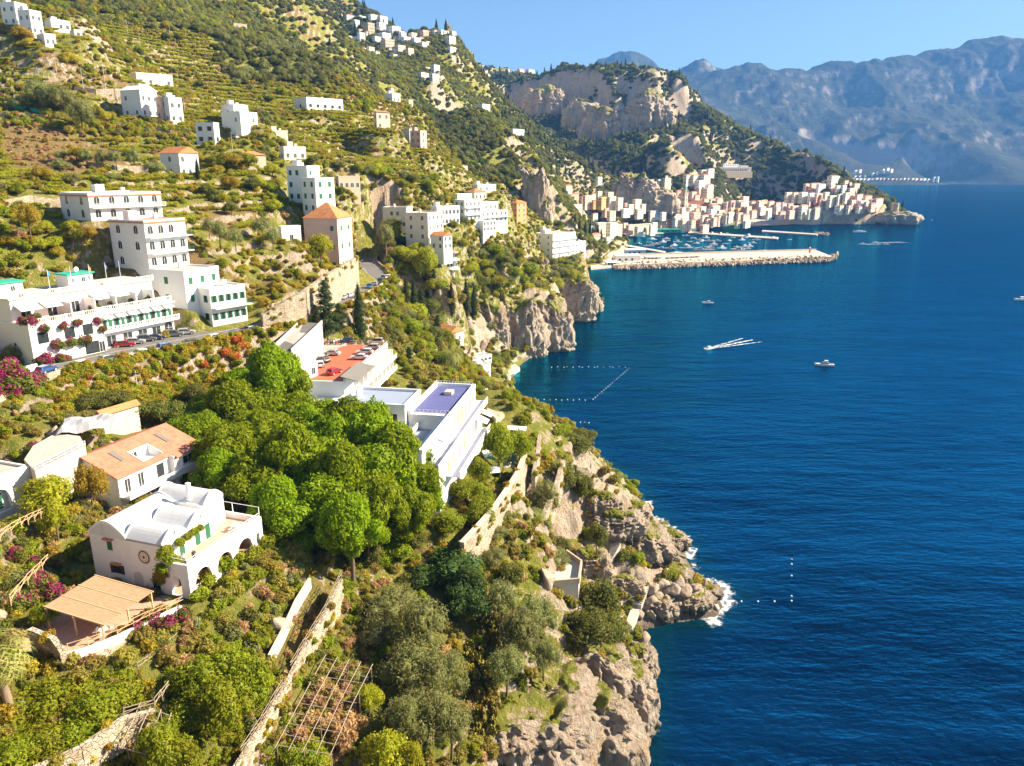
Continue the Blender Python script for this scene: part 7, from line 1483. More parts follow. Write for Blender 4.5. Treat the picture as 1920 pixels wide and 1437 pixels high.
# ---------------------------------------------------------------- cars
def paint(name, c):
    b = NB(name); b.fin(c, .28, None, .5); b.b.inputs['Coat Weight'].default_value = .5
PAINT = dict(white=(.72, .72, .70), silver=(.42, .42, .42), red=(.42, .02, .025), dark_blue=(.02, .035, .12), black=(.02, .02, .022), grey=(.17, .165, .155), beige=(.5, .44, .33), teal=(.03, .10, .12), blue=(.04, .10, .28))
for k, v in PAINT.items(): paint('car_paint_' + k, v)
CARM = {}
def car_parts(style):
    if style in CARM: return CARM[style]
    hh = {'hatch': 1.48, 'suv': 1.68, 'saloon': 1.42}[style]; bk = {'hatch': -1.95, 'suv': -2.05, 'saloon': -1.55}[style]
    m = MB(); W_ = .86; pr = [(-2.1, .35), (-2.12, .72), (-2.0, .93), (.85, .95), (1.75, .82), (2.1, .62), (2.12, .35)]; n = len(pr)
    V_ = [(x, -W_ * (.94 if abs(x) > 2 else 1), z) for x, z in pr] + [(x, W_ * (.94 if abs(x) > 2 else 1), z) for x, z in pr]
    m.add(V_, [tuple(range(n)), tuple(range(2 * n - 1, n - 1, -1))] + [(i, n + i, n + (i + 1) % n, (i + 1) % n) for i in range(n)])
    cb = [(bk, .92), (bk + .28, hh - .04), (bk + .6, hh), (.1, hh), (.35, hh - .06), (1.0, .93)]; ws = [.84, .68, .66, .66, .68, .82]; n = len(cb)
    m.add([(x, -q, z) for (x, z), q in zip(cb, ws)] + [(x, q, z) for (x, z), q in zip(cb, ws)], [tuple(range(n)), tuple(range(2 * n - 1, n - 1, -1))] + [(i, n + i, n + (i + 1) % n, (i + 1) % n) for i in range(n)])
    gl = MB(); lo, hi = 1.0, hh - .12
    for sg in (-1, 1):
        for xa, xb, xc, xd in ((bk + .42, -.55, -.55, bk + .55), (-.48, .82, .32, -.48)): gl.hexa([(xa, sg * .81, lo), (xb, sg * .81, lo), (xc, sg * .705, hi), (xd, sg * .705, hi)], [(xa, sg * .835, lo), (xb, sg * .835, lo), (xc, sg * .73, hi), (xd, sg * .73, hi)])
    gl.hexa([(.95, -.72, lo), (.95, .72, lo), (.42, .6, hi), (.42, -.6, hi)], [(1.0, -.72, lo + .03), (1.0, .72, lo + .03), (.46, .6, hi + .03), (.46, -.6, hi + .03)])
    gl.hexa([(bk + .08, -.7, lo), (bk + .08, .7, lo), (bk + .26, .58, hi), (bk + .26, -.58, hi)], [(bk - .0, -.7, lo + .02), (bk - .0, .7, lo + .02), (bk + .22, .58, hi + .03), (bk + .22, -.58, hi + .03)])
    wh = MB(); ringv = 12
    for y0, y1 in ((-.1, .1),): wh.add([(.32 * math.cos(2 * math.pi * k / ringv), y, .32 * math.sin(2 * math.pi * k / ringv)) for y in (y0, y1) for k in range(ringv)], [tuple(range(ringv)), tuple(range(2 * ringv - 1, ringv - 1, -1))] + [(i, ringv + i, ringv + (i + 1) % ringv, (i + 1) % ringv) for i in range(ringv)])
    rm = MB(); rm.add([(.2 * math.cos(2 * math.pi * k / 10), y, .2 * math.sin(2 * math.pi * k / 10)) for y in (-.115, .115) for k in range(10)], [tuple(range(10)), tuple(range(19, 9, -1))])
    CARM[style] = (m, gl.mesh('windows', 'window_glass'), wh.mesh('wheel', 'black_rubber'), rm.mesh('rim', 'metal_grey'), MB().box(-.03, .03, -.17, .17, -.08, .08).mesh('headlight', 'white_paint'), MB().box(-.03, .03, -.13, .13, -.1, .1).mesh('tail_light', 'red_paint')); return CARM[style]
_CB = {}
def car(loc, yaw, colr, style, label, group):
    t = thing('parked_car', loc, yaw, label, 'car', group); m, gl, wh, rm, hl, tl = car_parts(style)
    if (style, colr) not in _CB: _CB[(style, colr)] = m.mesh('body', 'car_paint_' + colr)
    link('body', _CB[(style, colr)], t); link('windows', gl, t)
    for x in (-1.3, 1.32):
        for y in (-.8, .8): w_ = link('wheel', wh, t); w_.location = (x, y, .32); link('rim', rm, w_)
    for y in (-.6, .6): o = link('headlight', hl, t); o.location = (2.1, y, .66); o = link('tail_light', tl, t); o.location = (-2.1, y, .78)
    return t
def roaddir(p):
    i = min(range(len(RP) - 1), key=lambda k: (RP[k] - p).length); d = RP[i + 1] - RP[i]; return math.degrees(math.atan2(d.y, d.x))
rc = [(88,698,'blue','hatch'),(148,690,'white','hatch'),(206,679,'grey','suv'),(263,667,'white','saloon'),(314,656,'blue','suv'),(353,648,'black','hatch'),(405,637,'silver','hatch'),(438,630,'dark_blue','saloon'),(472,621,'black','saloon'),(517,609,'white','saloon'),(533,605,'white','hatch'),(570,593,'teal','suv'),(583,587,'red','hatch'),(644,561,'silver','saloon'),(655,557,'white','hatch'),(693,540,'blue','hatch'),(704,535,'silver','saloon'),(713,530,'dark_blue','hatch'),(719,523,'silver','suv'),(727,523,'white','hatch')]
for k, (x, y, cl, st) in enumerate(rc): p = AT(x, y, 57.01); car(p, roaddir(p) + (180 if k % 2 else 0), cl, st, '%s %s, %s car from the left parked along the coast road parapet' % (cl.replace('_', ' '), {'hatch': 'hatchback', 'suv': 'tall estate car', 'saloon': 'saloon'}[st], nth(k)), 'cars along the coast road')
fc = [(235,650,'red','hatch'),(254,645,'silver','hatch'),(276,640,'grey','suv'),(293,637,'dark_blue','saloon'),(327,631,'grey','suv'),(349,627,'silver','hatch')]
for k, (x, y, cl, st) in enumerate(fc): car(AT(x, y, 57.01), 20, cl, st, '%s car, %s from the left on the hotel forecourt' % (cl.replace('_', ' '), nth(k)), 'cars on the hotel forecourt')
dk = [(601,687,'white','hatch',100),(606,679,'black','hatch',130),(623,666,'silver','saloon',160),(627,701,'red','hatch',60),(648,645,'dark_blue','suv',185),(674,674,'white','saloon',172),(684,664,'white','hatch',172),(697,655,'beige','hatch',172),(705,645,'beige','suv',172)]
for k, (x, y, cl, st, yw) in enumerate(dk): car(AT(x, y, 50.01), yw + 6, cl, st, '%s car, %s from the left on the red rooftop car park' % (cl.replace('_', ' '), nth(k)), 'cars on the red rooftop car park')
for k in range(14): car(AT(1250 + k * 4.6, 485.4 - k * .2, 3.13), 95, ('black', 'white', 'grey', 'silver')[k % 4], 'hatch', nth(k) + ' tiny car from the left in the row on the breakwater', 'cars on the breakwater')
# motorcycles by the car park
def scooter(loc, yaw, label, cl):
    t = thing('scooter', loc, yaw, label, 'scooter', 'scooters beside the red car park'); wh = car_parts('hatch')[2]
    for x in (-.6, .6): w_ = link('wheel', wh, t); w_.location = (x, 0, .27); w_.scale = (.8, .6, .8)
    MB().hexa([(-.75, -.14, .45), (.1, -.14, .3), (.1, .14, .3), (-.75, .14, .45)], [(-.7, -.12, .75), (.0, -.12, .7), (.0, .12, .7), (-.7, .12, .75)]).bar((.1, 0, .3), (.6, 0, .95), .22, .1).build('body', 'car_paint_' + cl, t); MB().box(-.7, -.05, -.13, .13, .75, .83).build('saddle', 'black_rubber', t); MB().bar((.52, -.3, 1.0), (.52, .3, 1.0), .04).build('handlebar', 'metal_grey', t)
for k in range(9): scooter(KM @ Vector((25 + k * 1.3, 13.2, 9.05)) if False else AT(601 + k * 5.2, 646 - (k % 2) * 3, 50.4), 70, nth(k) + ' scooter from the left in the row by the red car park', ('black', 'white', 'red', 'grey')[k % 4])
p = [AT(x, y, 50.38) for x, y in ((592, 655), (650, 646), (648, 634), (592, 640))]; t = MB().prism([(q.x, q.y) for q in p], 44, 50.38).build('scooter_stand', 'concrete'); tag(t, 'concrete ledge for scooters behind the red car park', 'ledge')
person(AT(679, 494, 57.01), 90, 'pedestrian in red top on the bend of the road', 'red', 0.); person(AT(674, 497, 57.01), 80, 'pedestrian in blue top on the bend of the road', 'blue', 0.)
# ---------------------------------------------------------------- fences, frames, stairs, poles
def fence(pts, label, hgt=1.0, step=1.5, brace=True, mat='grey_wood', name='rustic_fence'):
    q = [AT(*p) for p in pts]; t = thing(name, q[0], 0, label, 'fence'); o = q[0]; post = MB().tube([(0, 0, -.4), (.02, .01, hgt)], [.055, .045], 5).mesh('post', mat); prev = None
    for a, b in zip(q[:-1], q[1:]):
        n = max(1, int((b - a).length / step))
        for k in range(n):
            p = a.lerp(b, k / n) - o; r = a.lerp(b, (k + 1) / n) - o; x = link('post', post, t); x.location = p; x.rotation_euler = (rnd.uniform(-.07, .07), rnd.uniform(-.07, .07), 0)
            for z in (hgt * .92, hgt * .45): MB().tube([p + Vector((0, 0, z + rnd.uniform(-.06, .06))), r + Vector((0, 0, z + rnd.uniform(-.06, .06)))], [.045, .04], 5).build('rail', mat, t)
            if brace: MB().tube([p + Vector((0, 0, .1)), r + Vector((0, 0, hgt * .9))], [.035, .035], 5).build('brace', mat, t)
fence([(640,1080,39.1),(610,1147,38.1),(570,1212,37.6),(545,1255,37)], 'rustic pole fence along the upper lawn terrace')
fence([(530,1287,36.6),(490,1357,36.1),(452,1415,35.6)], 'rustic pole fence continuing down towards the lower edge')
fence([(128,1222,45),(165,1211,45),(220,1189,45),(280,1160,45),(344,1131,45)], 'pale rustic fence along the pergola terrace', mat='pale_wood')
fence([(232,1342,42),(290,1326,41.6),(318,1290,41.4)], 'rustic fence beside the lemon canopy')
fence([(20,1130,48.5),(52,1092,48.5),(92,1052,48)], 'pale rustic stair rail on the rocky bank at the left', mat='pale_wood')
fence([(0,1010,52.5),(40,985,52.2),(88,962,51)], 'upper pale rustic rail below the arcaded white house', mat='pale_wood')
fence([(258,1258,42),(300,1228,42),(345,1190,42)], 'short rustic fence under the terrace bougainvillea')
def pole_frame(c4, nl, nc, hgt, label, mat='grey_wood'):
    q = [AT(*p) for p in c4]; t = thing('pole_frame', q[0] - Vector((0, 0, hgt)), 0, label, 'pergola'); o = q[0] - Vector((0, 0, hgt)); B = lambda u, v: q[0].lerp(q[1], u).lerp(q[3].lerp(q[2], u), v) - o
    for i in range(nl): u = i / (nl - 1); MB().tube([B(u, -.04), B(u + rnd.uniform(-.03, .03), .5) + Vector((0, 0, .06)), B(u, 1.04)], [.06, .06, .05], 5).build('long_pole', mat, t)
    for j in range(nc): v = j / (nc - 1); MB().tube([B(-.03, v) - Vector((0, 0, .1)), B(1.03, v + rnd.uniform(-.02, .02)) - Vector((0, 0, .1))], [.045, .045], 5).build('cross_pole', mat, t)
    for i in range(0, nl, 2):
        for j in range(0, nc, 3): p = B(i / (nl - 1), j / (nc - 1)); MB().tube([p - Vector((0, 0, hgt + 1)), p], [.06, .05], 5).build('post', mat, t)
pole_frame([(608,1233,35.2),(696,1251,34.4),(621,1412,33.6),(519,1396,34.4)], 5, 10, 2.0, 'bare weathered pole frame over dry grass')
pole_frame([(262,1320,42),(320,1340,41),(296,1420,40),(226,1400,41)], 4, 5, 1.9, 'small bare pole frame beside the lemon canopy')
pole_frame([(20,447,76),(150,440,76),(152,455,75.4),(22,462,75.4)], 4, 9, 1.8, 'pale trellis frame on the terrace above the hotel', 'cream_render')
def stairs(p0, p1, n, w_, label, rel=0.):
    a, b = hit(*p0), hit(*p1); d = b - a; hz = Vector((d.x, d.y, 0)); yaw = math.degrees(math.atan2(hz.y, hz.x)); t = thing('rock_stair', a, yaw, label, 'stairs'); L = hz.length; st = MB().box(-.04, L / n * .96, -w_ / 2, w_ / 2, -1.2, .0).mesh('step', 'concrete')
    for k in range(n): o = link('step', st, t); o.location = (L * k / n, 0, d.z * (k + .5) / n + .35)
stairs((1131, 1070), (1158, 1022), 20, 1.6, 'long concrete stair zigzagging down the rocks'); stairs((1106, 955), (1112, 930), 9, 1.3, 'short stair high on the headland'); stairs((1192, 1140), (1210, 1104), 11, 1.8, 'concrete stair between the boulders'); stairs((1172, 1180), (1188, 1148), 10, 1.8, 'lowest stair to the water by the boulders'); stairs((958, 1437), (984, 1388), 14, 1.5, 'shadowed stair at the foot of the cliff face')
for k, (x, y, hp, lb) in enumerate(((107,150,22,'leftmost pole of the power line above the olive grove'),(159,178,43,'second pole of the power line above the olive grove'),(202,190,60,'tallest pole of the power line above the olive grove'),(223,192,38,'leaning pole beside the white gabled house'),(264,102,36,'tall pole on the upper terraces'),(240,66,26,'short pole on the upper terraces'),(434,292,40,'pole right of the orange gabled house'),(573,275,20,'pole beside the cream house with red roof'),(346,215,28,'pole right of the pink arched front'),(318,72,20,'pole near the upper terraces edge'),(258,735,40,'thin pole standing in the ivy below the road'),(566,600,28,'white lamp post at the head of the ramp'))):
    p = hit(x, y); d = PROJ(p)[2]; t = thing('utility_pole', p, 0, lb, 'pole'); L = hp * d / F; MB().tube([(0, 0, -1), (0, 0, L)], [.14, .09]).build('shaft', 'concrete', t); MB().box(-.5, .5, -.05, .05, L - .5, L - .38).build('crossarm', 'metal_grey', t)
# boulders of the headland
bl = [(a_, b_, c_ * .66) for a_, b_, c_ in [(1205,1108,2.6),(1224,1112,3.2),(1240,1100,2.6),(1258,1112,3.4),(1272,1100,3.0),(1284,1120,3.2),(1300,1105,2.4),(1232,1132,3.2),(1252,1140,3.4),(1270,1142,2.8),(1215,1140,2.8),(1296,1136,2.6),(1312,1126,2.4),(1326,1132,2.4),(1338,1118,2.0),(1322,1146,2.0),(1200,1158,2.6),(1222,1158,2.4),(1248,1158,2.0),(1340,1140,1.8),(1236,982,1.9),(1272,1030,2.2),(1268,1015,2.0),(1212,955,2.2),(1216,938,2.0),(1204,925,2.0),(1280,1045,2.0),(1202,1218,2.6),(1212,1228,2.0),(1190,1200,2.4)]]; bl = sorted(bl[:20]) + sorted(bl[20:])
for k, (x, y, r) in enumerate(bl):
    p = hit(x, y); o = link('boulder', ROCKS[k % 5]); o.location = p + Vector((0, 0, r * .12)); o.scale = (r, r * .9, r * .85); o.rotation_euler = (rnd.uniform(-.4, .4), rnd.uniform(-.4, .4), rnd.uniform(0, 6)); tag(o, nth(k) + ' weathered boulder from the left in the heap on the rocky headland' if k < 20 else nth(k - 20) + ' wave-washed rock from the left at the water line of the headland', 'rock', 'boulders of the headland' if k < 20 else 'rocks at the water line')
# garden canopies by the annex
def canopy(c4, z, mat, label, sag=.2, posts=True):
    q = [AT(x, y, z) for x, y in c4]; t = thing('garden_canopy', q[0], 0, label, 'canopy'); o = q[0]; m = MB(); n = 5
    B = lambda u, v: q[0].lerp(q[1], u).lerp(q[3].lerp(q[2], u), v) - o - Vector((0, 0, sag * math.sin(math.pi * u) * math.sin(math.pi * v)))
    m.add([B(i / n, j / n) for i in range(n + 1) for j in range(n + 1)], [(i * (n + 1) + j, (i + 1) * (n + 1) + j, (i + 1) * (n + 1) + j + 1, i * (n + 1) + j + 1) for i in range(n) for j in range(n)]); m.build('cover', mat, t)
    for p in q: MB().tube([p - o - Vector((0, 0, 2.6)), p - o], [.05, .05], 5).build('post', 'grey_wood', t)
canopy([(928,848),(972,850),(966,866),(936,864)], 38.5, 'teal_sheet', 'dark teal net canopy in the vegetable garden'); canopy([(914,852),(932,862),(928,864),(912,860)], 38.8, 'awning_green', 'bright green sunshade in the vegetable garden', -.3); canopy([(904,846),(920,840),(924,856),(908,858)], 39, 'awning_white', 'white awning beside the green sunshade'); canopy([(916,874),(936,872),(938,886),(918,888)], 37.5, 'awning_white', 'white garden tent below the green sunshade', -.4); canopy([(944,862),(968,864),(960,878),(942,876)], 37.6, 'concrete', 'pale shed roof beside the teal net canopy', -.1); canopy([(950,798),(988,800),(986,808),(952,806)], 38, 'awning_white', 'white curved shelter on the headland path', -.4)
m = MB(); q = [hit(x, y) for x, y in ((22, 208), (45, 212), (70, 216), (95, 220), (116, 224))]
for a, b in zip(q[:-1], q[1:]): m.hexa([a, b, b + Vector((0, .3, 0)), a + Vector((0, .3, 0))], [a + Vector((0, 0, 1.6)), b + Vector((0, 0, 1.6)), b + Vector((0, .3, 1.6)), a + Vector((0, .3, 1.6))])
tag(m.build('green_netting', 'net_green'), 'strip of bright green netting on the left slope', 'netting')
# sun deck near the annex and bathing platform
p = [AT(x, y, 39.) for x, y in ((893, 733), (914, 728), (946, 778), (930, 786), (905, 760))]; t = MB().prism([(v.x, v.y) for v in p], 30, 39.).build('sun_deck', 'old_stone'); tag(t, 'brown flat terrace at the seaward end of the annex', 'terrace')
p = [AT(x, y, 1.5) for x, y in ((915, 700), (950, 706), (975, 690), (960, 678), (925, 682))]; t = MB().prism([(v.x, v.y) for v in p], -2, 1.5).build('bathing_platform', 'beige_render'); tag(t, 'white bathing platform on the rocks of the little beach', 'platform')
p = [AT(x, y, 5.) for x, y in ((1070, 560), (1108, 556), (1110, 546), (1076, 545))]; t = MB().prism([(v.x, v.y) for v in p], -1, 5.).build('swimming_platform', 'pale_floor'); tag(t, 'pale swimming platform at the foot of the far cliff', 'platform')
o = MB().box(-3.2, 3.2, -2, 2, 0, .08).build('pool_water', 'blue_tiles', None); o.location = AT(1100, 549, 5.02); tag(o, 'small sea-water pool on the swimming platform', 'pool')
for k in range(4):
    t = thing('parasol', AT(1098 + k * 4, 545 - k * .3, 5.02), 0, nth(k) + ' white parasol from the left on the swimming platform', 'parasol', 'parasols on the swimming platform'); MB().tube([(0, 0, 0), (0, 0, 2.4)], [.06, .04]).build('pole', 'white_paint', t); MB().cyl(0, 0, 2.1, 2.7, 1.6, 8, .05).build('canopy', 'awning_white', t)
# ================================================================ single trees and shrubs
for a in [(510,700,150,58),(440,752,143,58),(375,800,135,48),(500,808,135,75),(585,868,124,88),(665,806,136,80),(560,955,112,72),(700,885,122,85),(752,905,126,56),(430,838,126,62),(480,890,118,70),(622,935,114,78),(655,980,108,62),(520,935,110,55),(732,1030,120,44),(345,788,140,36),(600,985,114,40),(690,1000,114,40),(760,985,120,34),(610,760+20,150,50),(550,770,148,55),(460,690+20,165,45),(540,850,120,60),(640,880,118,60),(700,940,114,60),(770,950,120,50),(590,1000,112,50),(690,820,130,70),(740,850,126,70),(480,760,145,50),(410,880,120,50),(620,830,128,60),(520,1000,112,40),(655,1010,112,46),(790,900,124,40),(540,720,155,50),(400,760,148,45),(570,905,122,60),(450,800,138,55),(530,890,122,50),(660,850,128,60),(720,940,120,44),(610,890,124,50),(380,845,128,40),(770,905,128,46),(800,935,124,36),(580,800,140,50)]: crown_px('pine', *a)
for a in [(170,752,138,36),(215,745,141,34),(262,765,139,38),(312,770,140,38),(600,1000,118,40),(365,735,155,30),(1125,1120,138,46),(1100,1170,130,50),(1140,1175,133,40),(1060,890,168,34),(1075,830,186,38),(1095,815,196,30),(960,1075,124,28),(1090,905,170,22),(1120,1000,160,22),(1050,1022,148,20),(610,1030,114,26),(560,1015,112,26),(700,1035,116,24),(780,1010,122,26)]: crown_px('oak', *a)
for a in [(848,1058,120,62),(870,1120,114,48),(820,1025,128,42),(882,1090,116,34),(790,1075,118,34)]: crown_px('deep', *a)
for a in [(735,1125,108,58),(790,1165,102,56),(710,1180,104,50),(770,1240,98,66),(830,1260,97,52),(800,1330,92,66),(845,1350,92,46),(760,1340,90,44),(940,1120,115,40),(975,1180,112,48),(1010,1150,118,44),(1030,870,170,40),(1020,930,155,36),(1000,970,146,30),(1035,1040,142,36),(925,1040,126,30),(1020,1220,113,34),(950,1240,106,40),(1000,905,160,26),(925,995,132,26)]: crown_px('olive', *a)
for a in [(40,1330,75,62),(110,1300,77,66),(180,1320,77,66),(70,1390,72,66),(150,1380,74,66),(220,1285,80,52),(20,1410,70,56),(370,1265,82,52),(430,1250,84,56),(350,1330,80,52),(415,1320,80,58),(470,1270,84,44),(300,1400,74,52),(560,1420,83,54),(340,1420,74,40),(900,880,140,24),(935,825,150,36),(975,830,152,26),(870,915,134,34),(900,955,130,30),(840,975,126,36),(520,1140,104,24),(80,1150,86,26),(905,930,134,24)]: crown_px('citrus', *a)
for a in [(85,920,104,50),(100,960,100,30),(720,1415,86,52),(690,1305,92,26),(770,1415,86,30),(600,458,240,30),(770,480,316,28),(800,485,310,26),(812,520,318,24),(905,540,402,22),(935,545,402,20),(960,540,404,20),(985,535,410,18),(880,535,396,20),(1040,530,470,18),(1070,520,520,16),(935,520,410,26),(905,505,415,24),(960,500,420,22),(735,735,140+90,20)]: crown_px('vinetree', *a)
for a in [(165,900,108,34),(50,400,178,22),(60,80,330,20),(130,110,330,26),(40,60,330,22)]: crown_px('yellow', *a)
for a in [(70,170,300,34),(110,180,300,28),(40,190,300,28),(150,205,290,26),(190,292,240,16),(215,292,240,14),(160,290,240,14),(250,292,245,16),(722,438,305,22),(410,430,205,20),(390,420,208,14),(440,440,205,16),(490,420,228,22),(510,440,226,18)]: crown_px('olive', *a)
for x, y, hp, w_ in [(675,645,112,.9),(868,610,70,1.),(885,605,62,1.),(845,612,66,1.),(800,560,52,1.),(815,570,50,1.),(760,580,60,1.),(778,590,64,1.),(1095,445,30,1.),(1103,448,32,1.),(1111,450,28,1.),(1119,452,30,1.),(1127,455,26,1.),(1086,440,26,1.),(1078,430,24,1.),(372,345,40,1.),(300,400,18,1.)]: plant_px('cypress', x, y, hp, w_)
for x, y, hp in [(615,648,118),(640,650,60),(595,640,50),(790,600,60),(820,640,52)]: plant_px('conifer', x, y, hp, 1.)
plant('fanpalm', AT(15, 1312, 44.5), 1.25); plant_px('datepalm', 848, 700, 52, 1.); plant_px('fanpalm', 700, 695, 16, 1.)
for x, y, r in [(262,1188,.9),(290,1175,1.),(320,1180,.9),(60,1100,1.2),(100,1130,1.3),(40,1150,1.2),(30,1050,1.1),(70,1065,.9),(340,1165,.9),(60,850,1.),(85,870,.9)]: plant('bougain', hit(x, y), r * 1.25)
for x, y, r in [(20,718,3.4),(45,735,3.0),(10,745,2.8),(70,725,2.0),(110,640,1.6)]: plant('bougain', hit(x, y), r)
for x, y, r in [(392,1100,1.4),(420,1075,1.6),(450,1060,1.5),(480,1050,1.5),(500,1030,1.3),(380,1125,1.2),(430,1110,1.2),(470,1090,1.2)]: plant('greenshrub', hit(x, y), r)
# ivy hung over the villa corner and up the hotel
for x, y, z, s in [(1.2, 3.3, 3.6, .7), (.4, 3.5, 4.4, .75), (.2, 3.8, 5.1, .8), (-.1, 4.3, 3.0, .75), (-.2, 4.4, 2.2, .7), (-.2, 4.6, 1.4, .55), (2.4, 3.3, 5.6, .55), (3.6, 3.3, 5.8, .5), (4.8, 3.3, 5.9, .5), (6.0, 3.3, 5.9, .45)]:
    plant('ivy' if rnd.random() < .3 else 'greenshrub', VM @ Vector((x, y - .35, z)), s * 1.35, name='climbing_vine')
for x, y, z, s in [(5, -1.4, 2.6, 1.6), (8, -1.4, 2.6, 1.4), (10.5, -1.4, 2.4, 1.5), (3, -1.3, 6.6, 1.2), (1, -1, 8.2, 1.3), (.3, 1, 8.3, 1.2), (7, -1.3, 6.5, 1.1), (10, -1.3, 6.6, 1.1), (14.2, -1.4, 6.2, 1.1), (15, -1.3, 4.4, .9), (2, -1.6, 0, 1.8), (5, -2, -.5, 1.6)]:
    plant('bougain', HM @ Vector((x, y, z)), s)
for k, x in enumerate((3.6, 16.3, 21.2, 25.9, 30.4)): plant('darkshrub', HM @ Vector((x, 2.4, 8.3)), 1.25, name='clipped_hedge')
for x, y, s in [(22.5, 8.0, .7), (24.3, 8.0, .8), (26, 8.1, .6)]: plant('greenshrub', Matrix.Translation(annex_c) @ Matrix.Rotation(R(80), 4, 'Z') @ Vector((16.2, 10 + (x - 22.5) * 1.4, 9.5)), s)
for x, y, hp in [(612,1205,22),(625,1210,24),(660,1130,26),(672,1140,24),(655,1210,18),(300,1290,24)]: plant_px('agave', x, y, hp, 1.)
for x, y, r in [(890,1240,1.3),(895,1275,1.5),(900,1310,1.6),(905,1345,1.5),(915,1150,1.2),(920,1180,1.3),(915,1210,1.2),(905,1380,1.3),(1150,1215,1.2),(1145,1240,1.2),(985,1010,1.1),(1065,1290,1.1)]: plant('pear', hit(x, y), r * 1.2)
for x, y, r in [(668,1045,2.0),(675,1030,1.7),(980,1160,1.2),(395,1320,.7),(230,1350,.6)]: plant('silver', hit(x, y), r)
for x, y, r in [(590,1330,1.),(600,1300,1.),(620,1310,1.1),(640,1280,1.),(580,1360,1.),(610,1370,1.1),(630,1340,1.),(650,1300,.9),(560,1390,1.),(650,1370,1.3),(640,1400,1.3),(660,1340,1.)]: plant('dryshrub', hit(x, y), r * 1.2)
for x, y, r in [(455,672,1.6),(440,680,1.5),(448,655,1.4),(425,690,1.4),(380,700,1.2)]: plant('redivy', hit(x, y), r)
for x, y, r in [(1160,1290,1.4),(1150,1270,1.2),(1175,1265,1.1),(1140,1180,1.8),(1080,1290,1.),(1050,1080,1.5),(1110,955,1.2),(1085,935,1.6),(1150,905,1.4),(1140,950,1.),(1175,925,1.6),(1190,915,1.6),(1130,925,1.4),(1100,985,1.1),(1090,1000,1.)]: plant('shrub' if rnd.random() < .5 else 'greenshrub', hit(x, y), r)
gg = random.Random(21)
def grove(poly, n, kinds, h0, h1):
    xs = [q[0] for q in poly]; ys = [q[1] for q in poly]; k = 0; done = []
    for _ in range(n * 12):
        x, y = gg.uniform(min(xs), max(xs)), gg.uniform(min(ys), max(ys))
        if not bool(inside(np.array([x]), np.array([y]), np.array(poly, float))[0]) or any((x - a) ** 2 + (y - b) ** 2 < 90 for a, b in done): continue
        p = hit(x, y)
        if any(abs((p.x - f[0]) * f[2] + (p.y - f[1]) * f[3]) < f[4] + 2 and abs(-(p.x - f[0]) * f[3] + (p.y - f[1]) * f[2]) < f[5] + 2 for f in FOOT) or seg_dist(np.array([p.x]), np.array([p.y]), ROAD)[0] < 7: continue
        plant_px(gg.choice(kinds), x, y, gg.uniform(h0, h1), gg.uniform(1., 1.3)); done.append((x, y)); k += 1
        if k >= n: break
grove([(862,478),(920,470),(1000,505),(1010,545),(960,556),(880,552)], 24, ['citrus', 'oak', 'vinetree', 'olive', 'citrus'], 18, 28)
grove([(1010,495),(1080,495),(1095,525),(1060,550),(1020,540)], 9, ['oak', 'olive', 'vinetree'], 14, 22)
grove([(735,520),(800,530),(850,560),(840,650),(770,700),(735,640)], 20, ['citrus', 'oak', 'vinetree', 'conifer', 'olive'], 24, 42)
grove([(20,330),(140,300),(300,330),(300,350),(120,352),(20,380)], 12, ['oak', 'citrus', 'yellow', 'olive'], 18, 30)
grove([(360,290),(520,310),(540,420),(480,440),(380,380)], 18, ['citrus', 'oak', 'vinetree', 'yellow'], 18, 30)
grove([(200,60),(400,40),(560,200),(380,190),(220,140)], 22, ['olive', 'oak', 'citrus', 'yellow'], 10, 17)
grove([(560,300),(700,330),(860,350),(800,372),(690,400),(640,370)], 18, ['olive', 'oak', 'olive', 'citrus'], 14, 22)
grove([(0,440),(110,430),(210,470),(110,490),(0,480)], 10, ['citrus', 'vinetree', 'yellow'], 18, 28)
grove([(660,430),(720,410),(790,480),(770,510),(730,500)], 10, ['olive', 'citrus', 'vinetree', 'oak'], 22, 34)
grove([(1338,318),(1430,316),(1430,330),(1340,334)], 14, ['oak', 'citrus', 'olive'], 7, 11)
build_scatter()
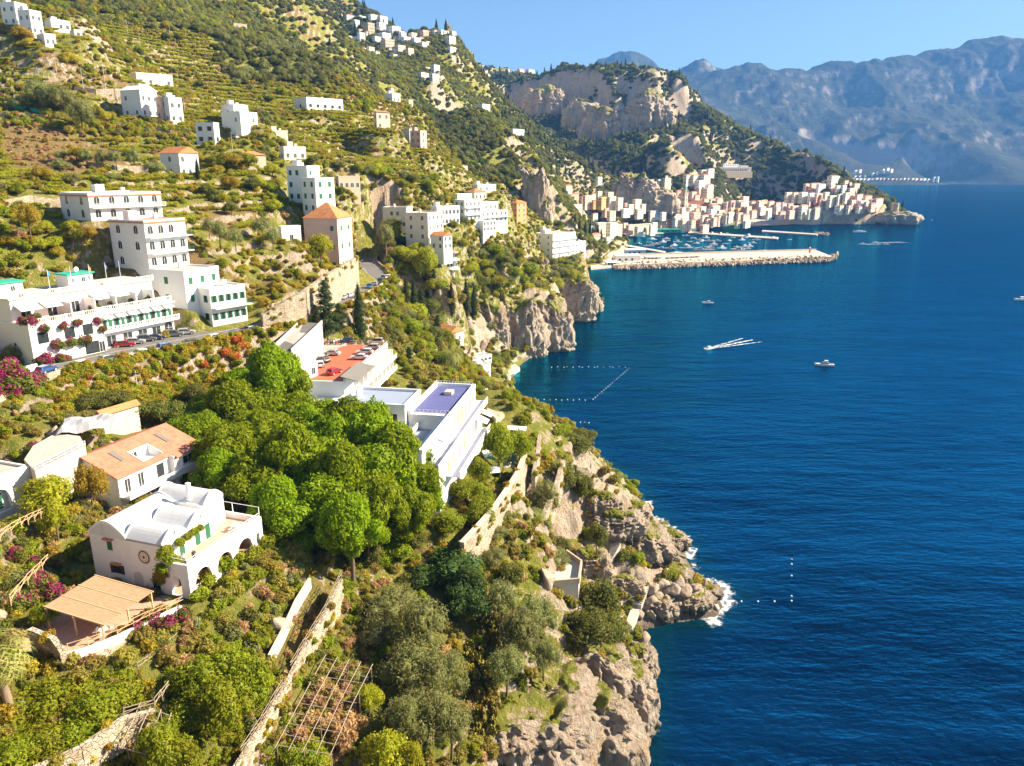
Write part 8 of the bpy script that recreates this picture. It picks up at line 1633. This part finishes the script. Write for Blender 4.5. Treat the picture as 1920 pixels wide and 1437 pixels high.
# ---------------------------------------------------------------- which one is which
SPOT = [(250,1000,'by the vaulted villa'),(110,1330,'in the lemon terraces at the lower left'),(400,1290,'in the garden below the pergola terrace'),(560,1130,'round the lawn terrace'),(620,1320,'by the bare pole frame'),(60,1110,'on the bank left of the pergola'),(80,920,'beside the arcaded white house'),
 (30,730,'at the left end of the coast road'),(230,760,'under the ivy wall of the road'),(430,680,'on the red and yellow wall below the road'),(540,820,'in the grove below the red car park'),(600,940,'at the lower edge of the grove'),(740,890,'at the annex end of the grove'),(760,1060,'between the grove and the cliff gardens'),(780,1200,'on the brow of the near cliff'),(830,1350,'at the near cliff edge'),
 (900,1270,'on the cliff face with the cacti'),(1000,1170,'on the scrubby shoulder of the cliff'),(1120,1180,'above the stairs to the boulders'),(1050,1060,'round the lookout platform'),(1080,850,'on the headland brow'),(1130,950,'on the upper rocks of the headland'),(930,860,'in the gardens below the annex'),(890,960,'under the long garden wall'),(980,960,'along the stone stair wall'),
 (640,620,'behind the red car park'),(790,590,'in the dell below the road bend'),(850,660,'by the beach house'),(870,600,'at the foot of the lift tower'),(780,480,'in front of the grand hotel'),(930,510,'in the cliff-top gardens'),(1100,440,'on the slope above the harbour'),(600,450,'beside the pink palazzo'),(480,430,'on the slope left of the palazzo'),(400,430,'on the dry slope right of the villas'),
 (200,290,'on the terrace above the long villa'),(90,180,'in the grove under the power line'),(80,80,'below the topmost houses'),(40,400,'left of the long villa'),(200,600,'on the terraced hotel'),(370,350,'by the orange gabled house'),(720,440,'at the road bend'),(700,700,'by the rooftop car park'),(1050,520,'above the far end of the sea cliff'),(1380,325,'below the hillside monastery'),(440,330,'on the slope between the gabled and white houses'),(470,400,'on the slope behind the white shed'),(270,90,'on the upper terraces left'),(420,110,'on the upper terraces by the ruins'),(480,170,'on the upper terraces above the long house'),(620,340,'behind the tall white house'),(740,360,'behind the grand hotel'),(830,360,'over the grand hotel roofs'),(60,460,'on the trellis terrace above the hotel'),(160,460,'left of the stepped villa'),(740,660,'in the dell above the annex'),(960,530,'along the cliff brow below the white villa')]
def label_plants():
    cell = {}
    for e, kind, px, py, d in PLANTS:
        k = min(range(len(SPOT)), key=lambda i: (SPOT[i][0] - px) ** 2 + (1.2 * (SPOT[i][1] - py)) ** 2); cell.setdefault((kind, k, e.name.split('.')[0]), []).append((px, e))
    for (kind, k, nm), L in cell.items():
        L.sort(key=lambda q: q[0]); wd, cat = WORDS[kind]
        if nm == 'climbing_vine': wd, cat = ('green climbing vine' if kind == 'greenshrub' else 'yellowing climbing vine'), 'vine'
        if nm == 'clipped_hedge': wd, cat = 'clipped dark hedge', 'hedge'
        for i, (_, e) in enumerate(L):
            pos = '' if len(L) == 1 else ', ' + ('leftmost' if i == 0 else 'rightmost' if i == len(L) - 1 else nth(i) + ' from left')
            tag(e, wd + ' ' + SPOT[k][2] + pos, cat, WORDS[kind][0] + ' group')
label_plants()
# ================================================================ air over the bay
def build_haze():
    v = [(x, y, z) for z in (-12, 1350) for x, y in ((-4000, -150), (7200, -150), (7200, 11500), (-4000, 11500))]
    f = [(0, 3, 2, 1), (4, 5, 6, 7), (0, 1, 5, 4), (1, 2, 6, 5), (2, 3, 7, 6), (3, 0, 4, 7)]
    me = npmesh('haze', v, f); m = bpy.data.materials.new('haze_air'); m.use_nodes = True; t = m.node_tree
    t.nodes.remove(t.nodes['Principled BSDF'])
    p = t.nodes.new('ShaderNodeVolumePrincipled'); p.inputs['Color'].default_value = (.14, .42, 1, 1); p.inputs['Density'].default_value = 7e-5
    p.inputs['Anisotropy'].default_value = 0.0
    t.links.new(p.outputs[0], t.nodes['Material Output'].inputs['Volume'])
    me.materials.append(m); o = link('haze', me); o['kind'] = 'stuff'
build_haze()
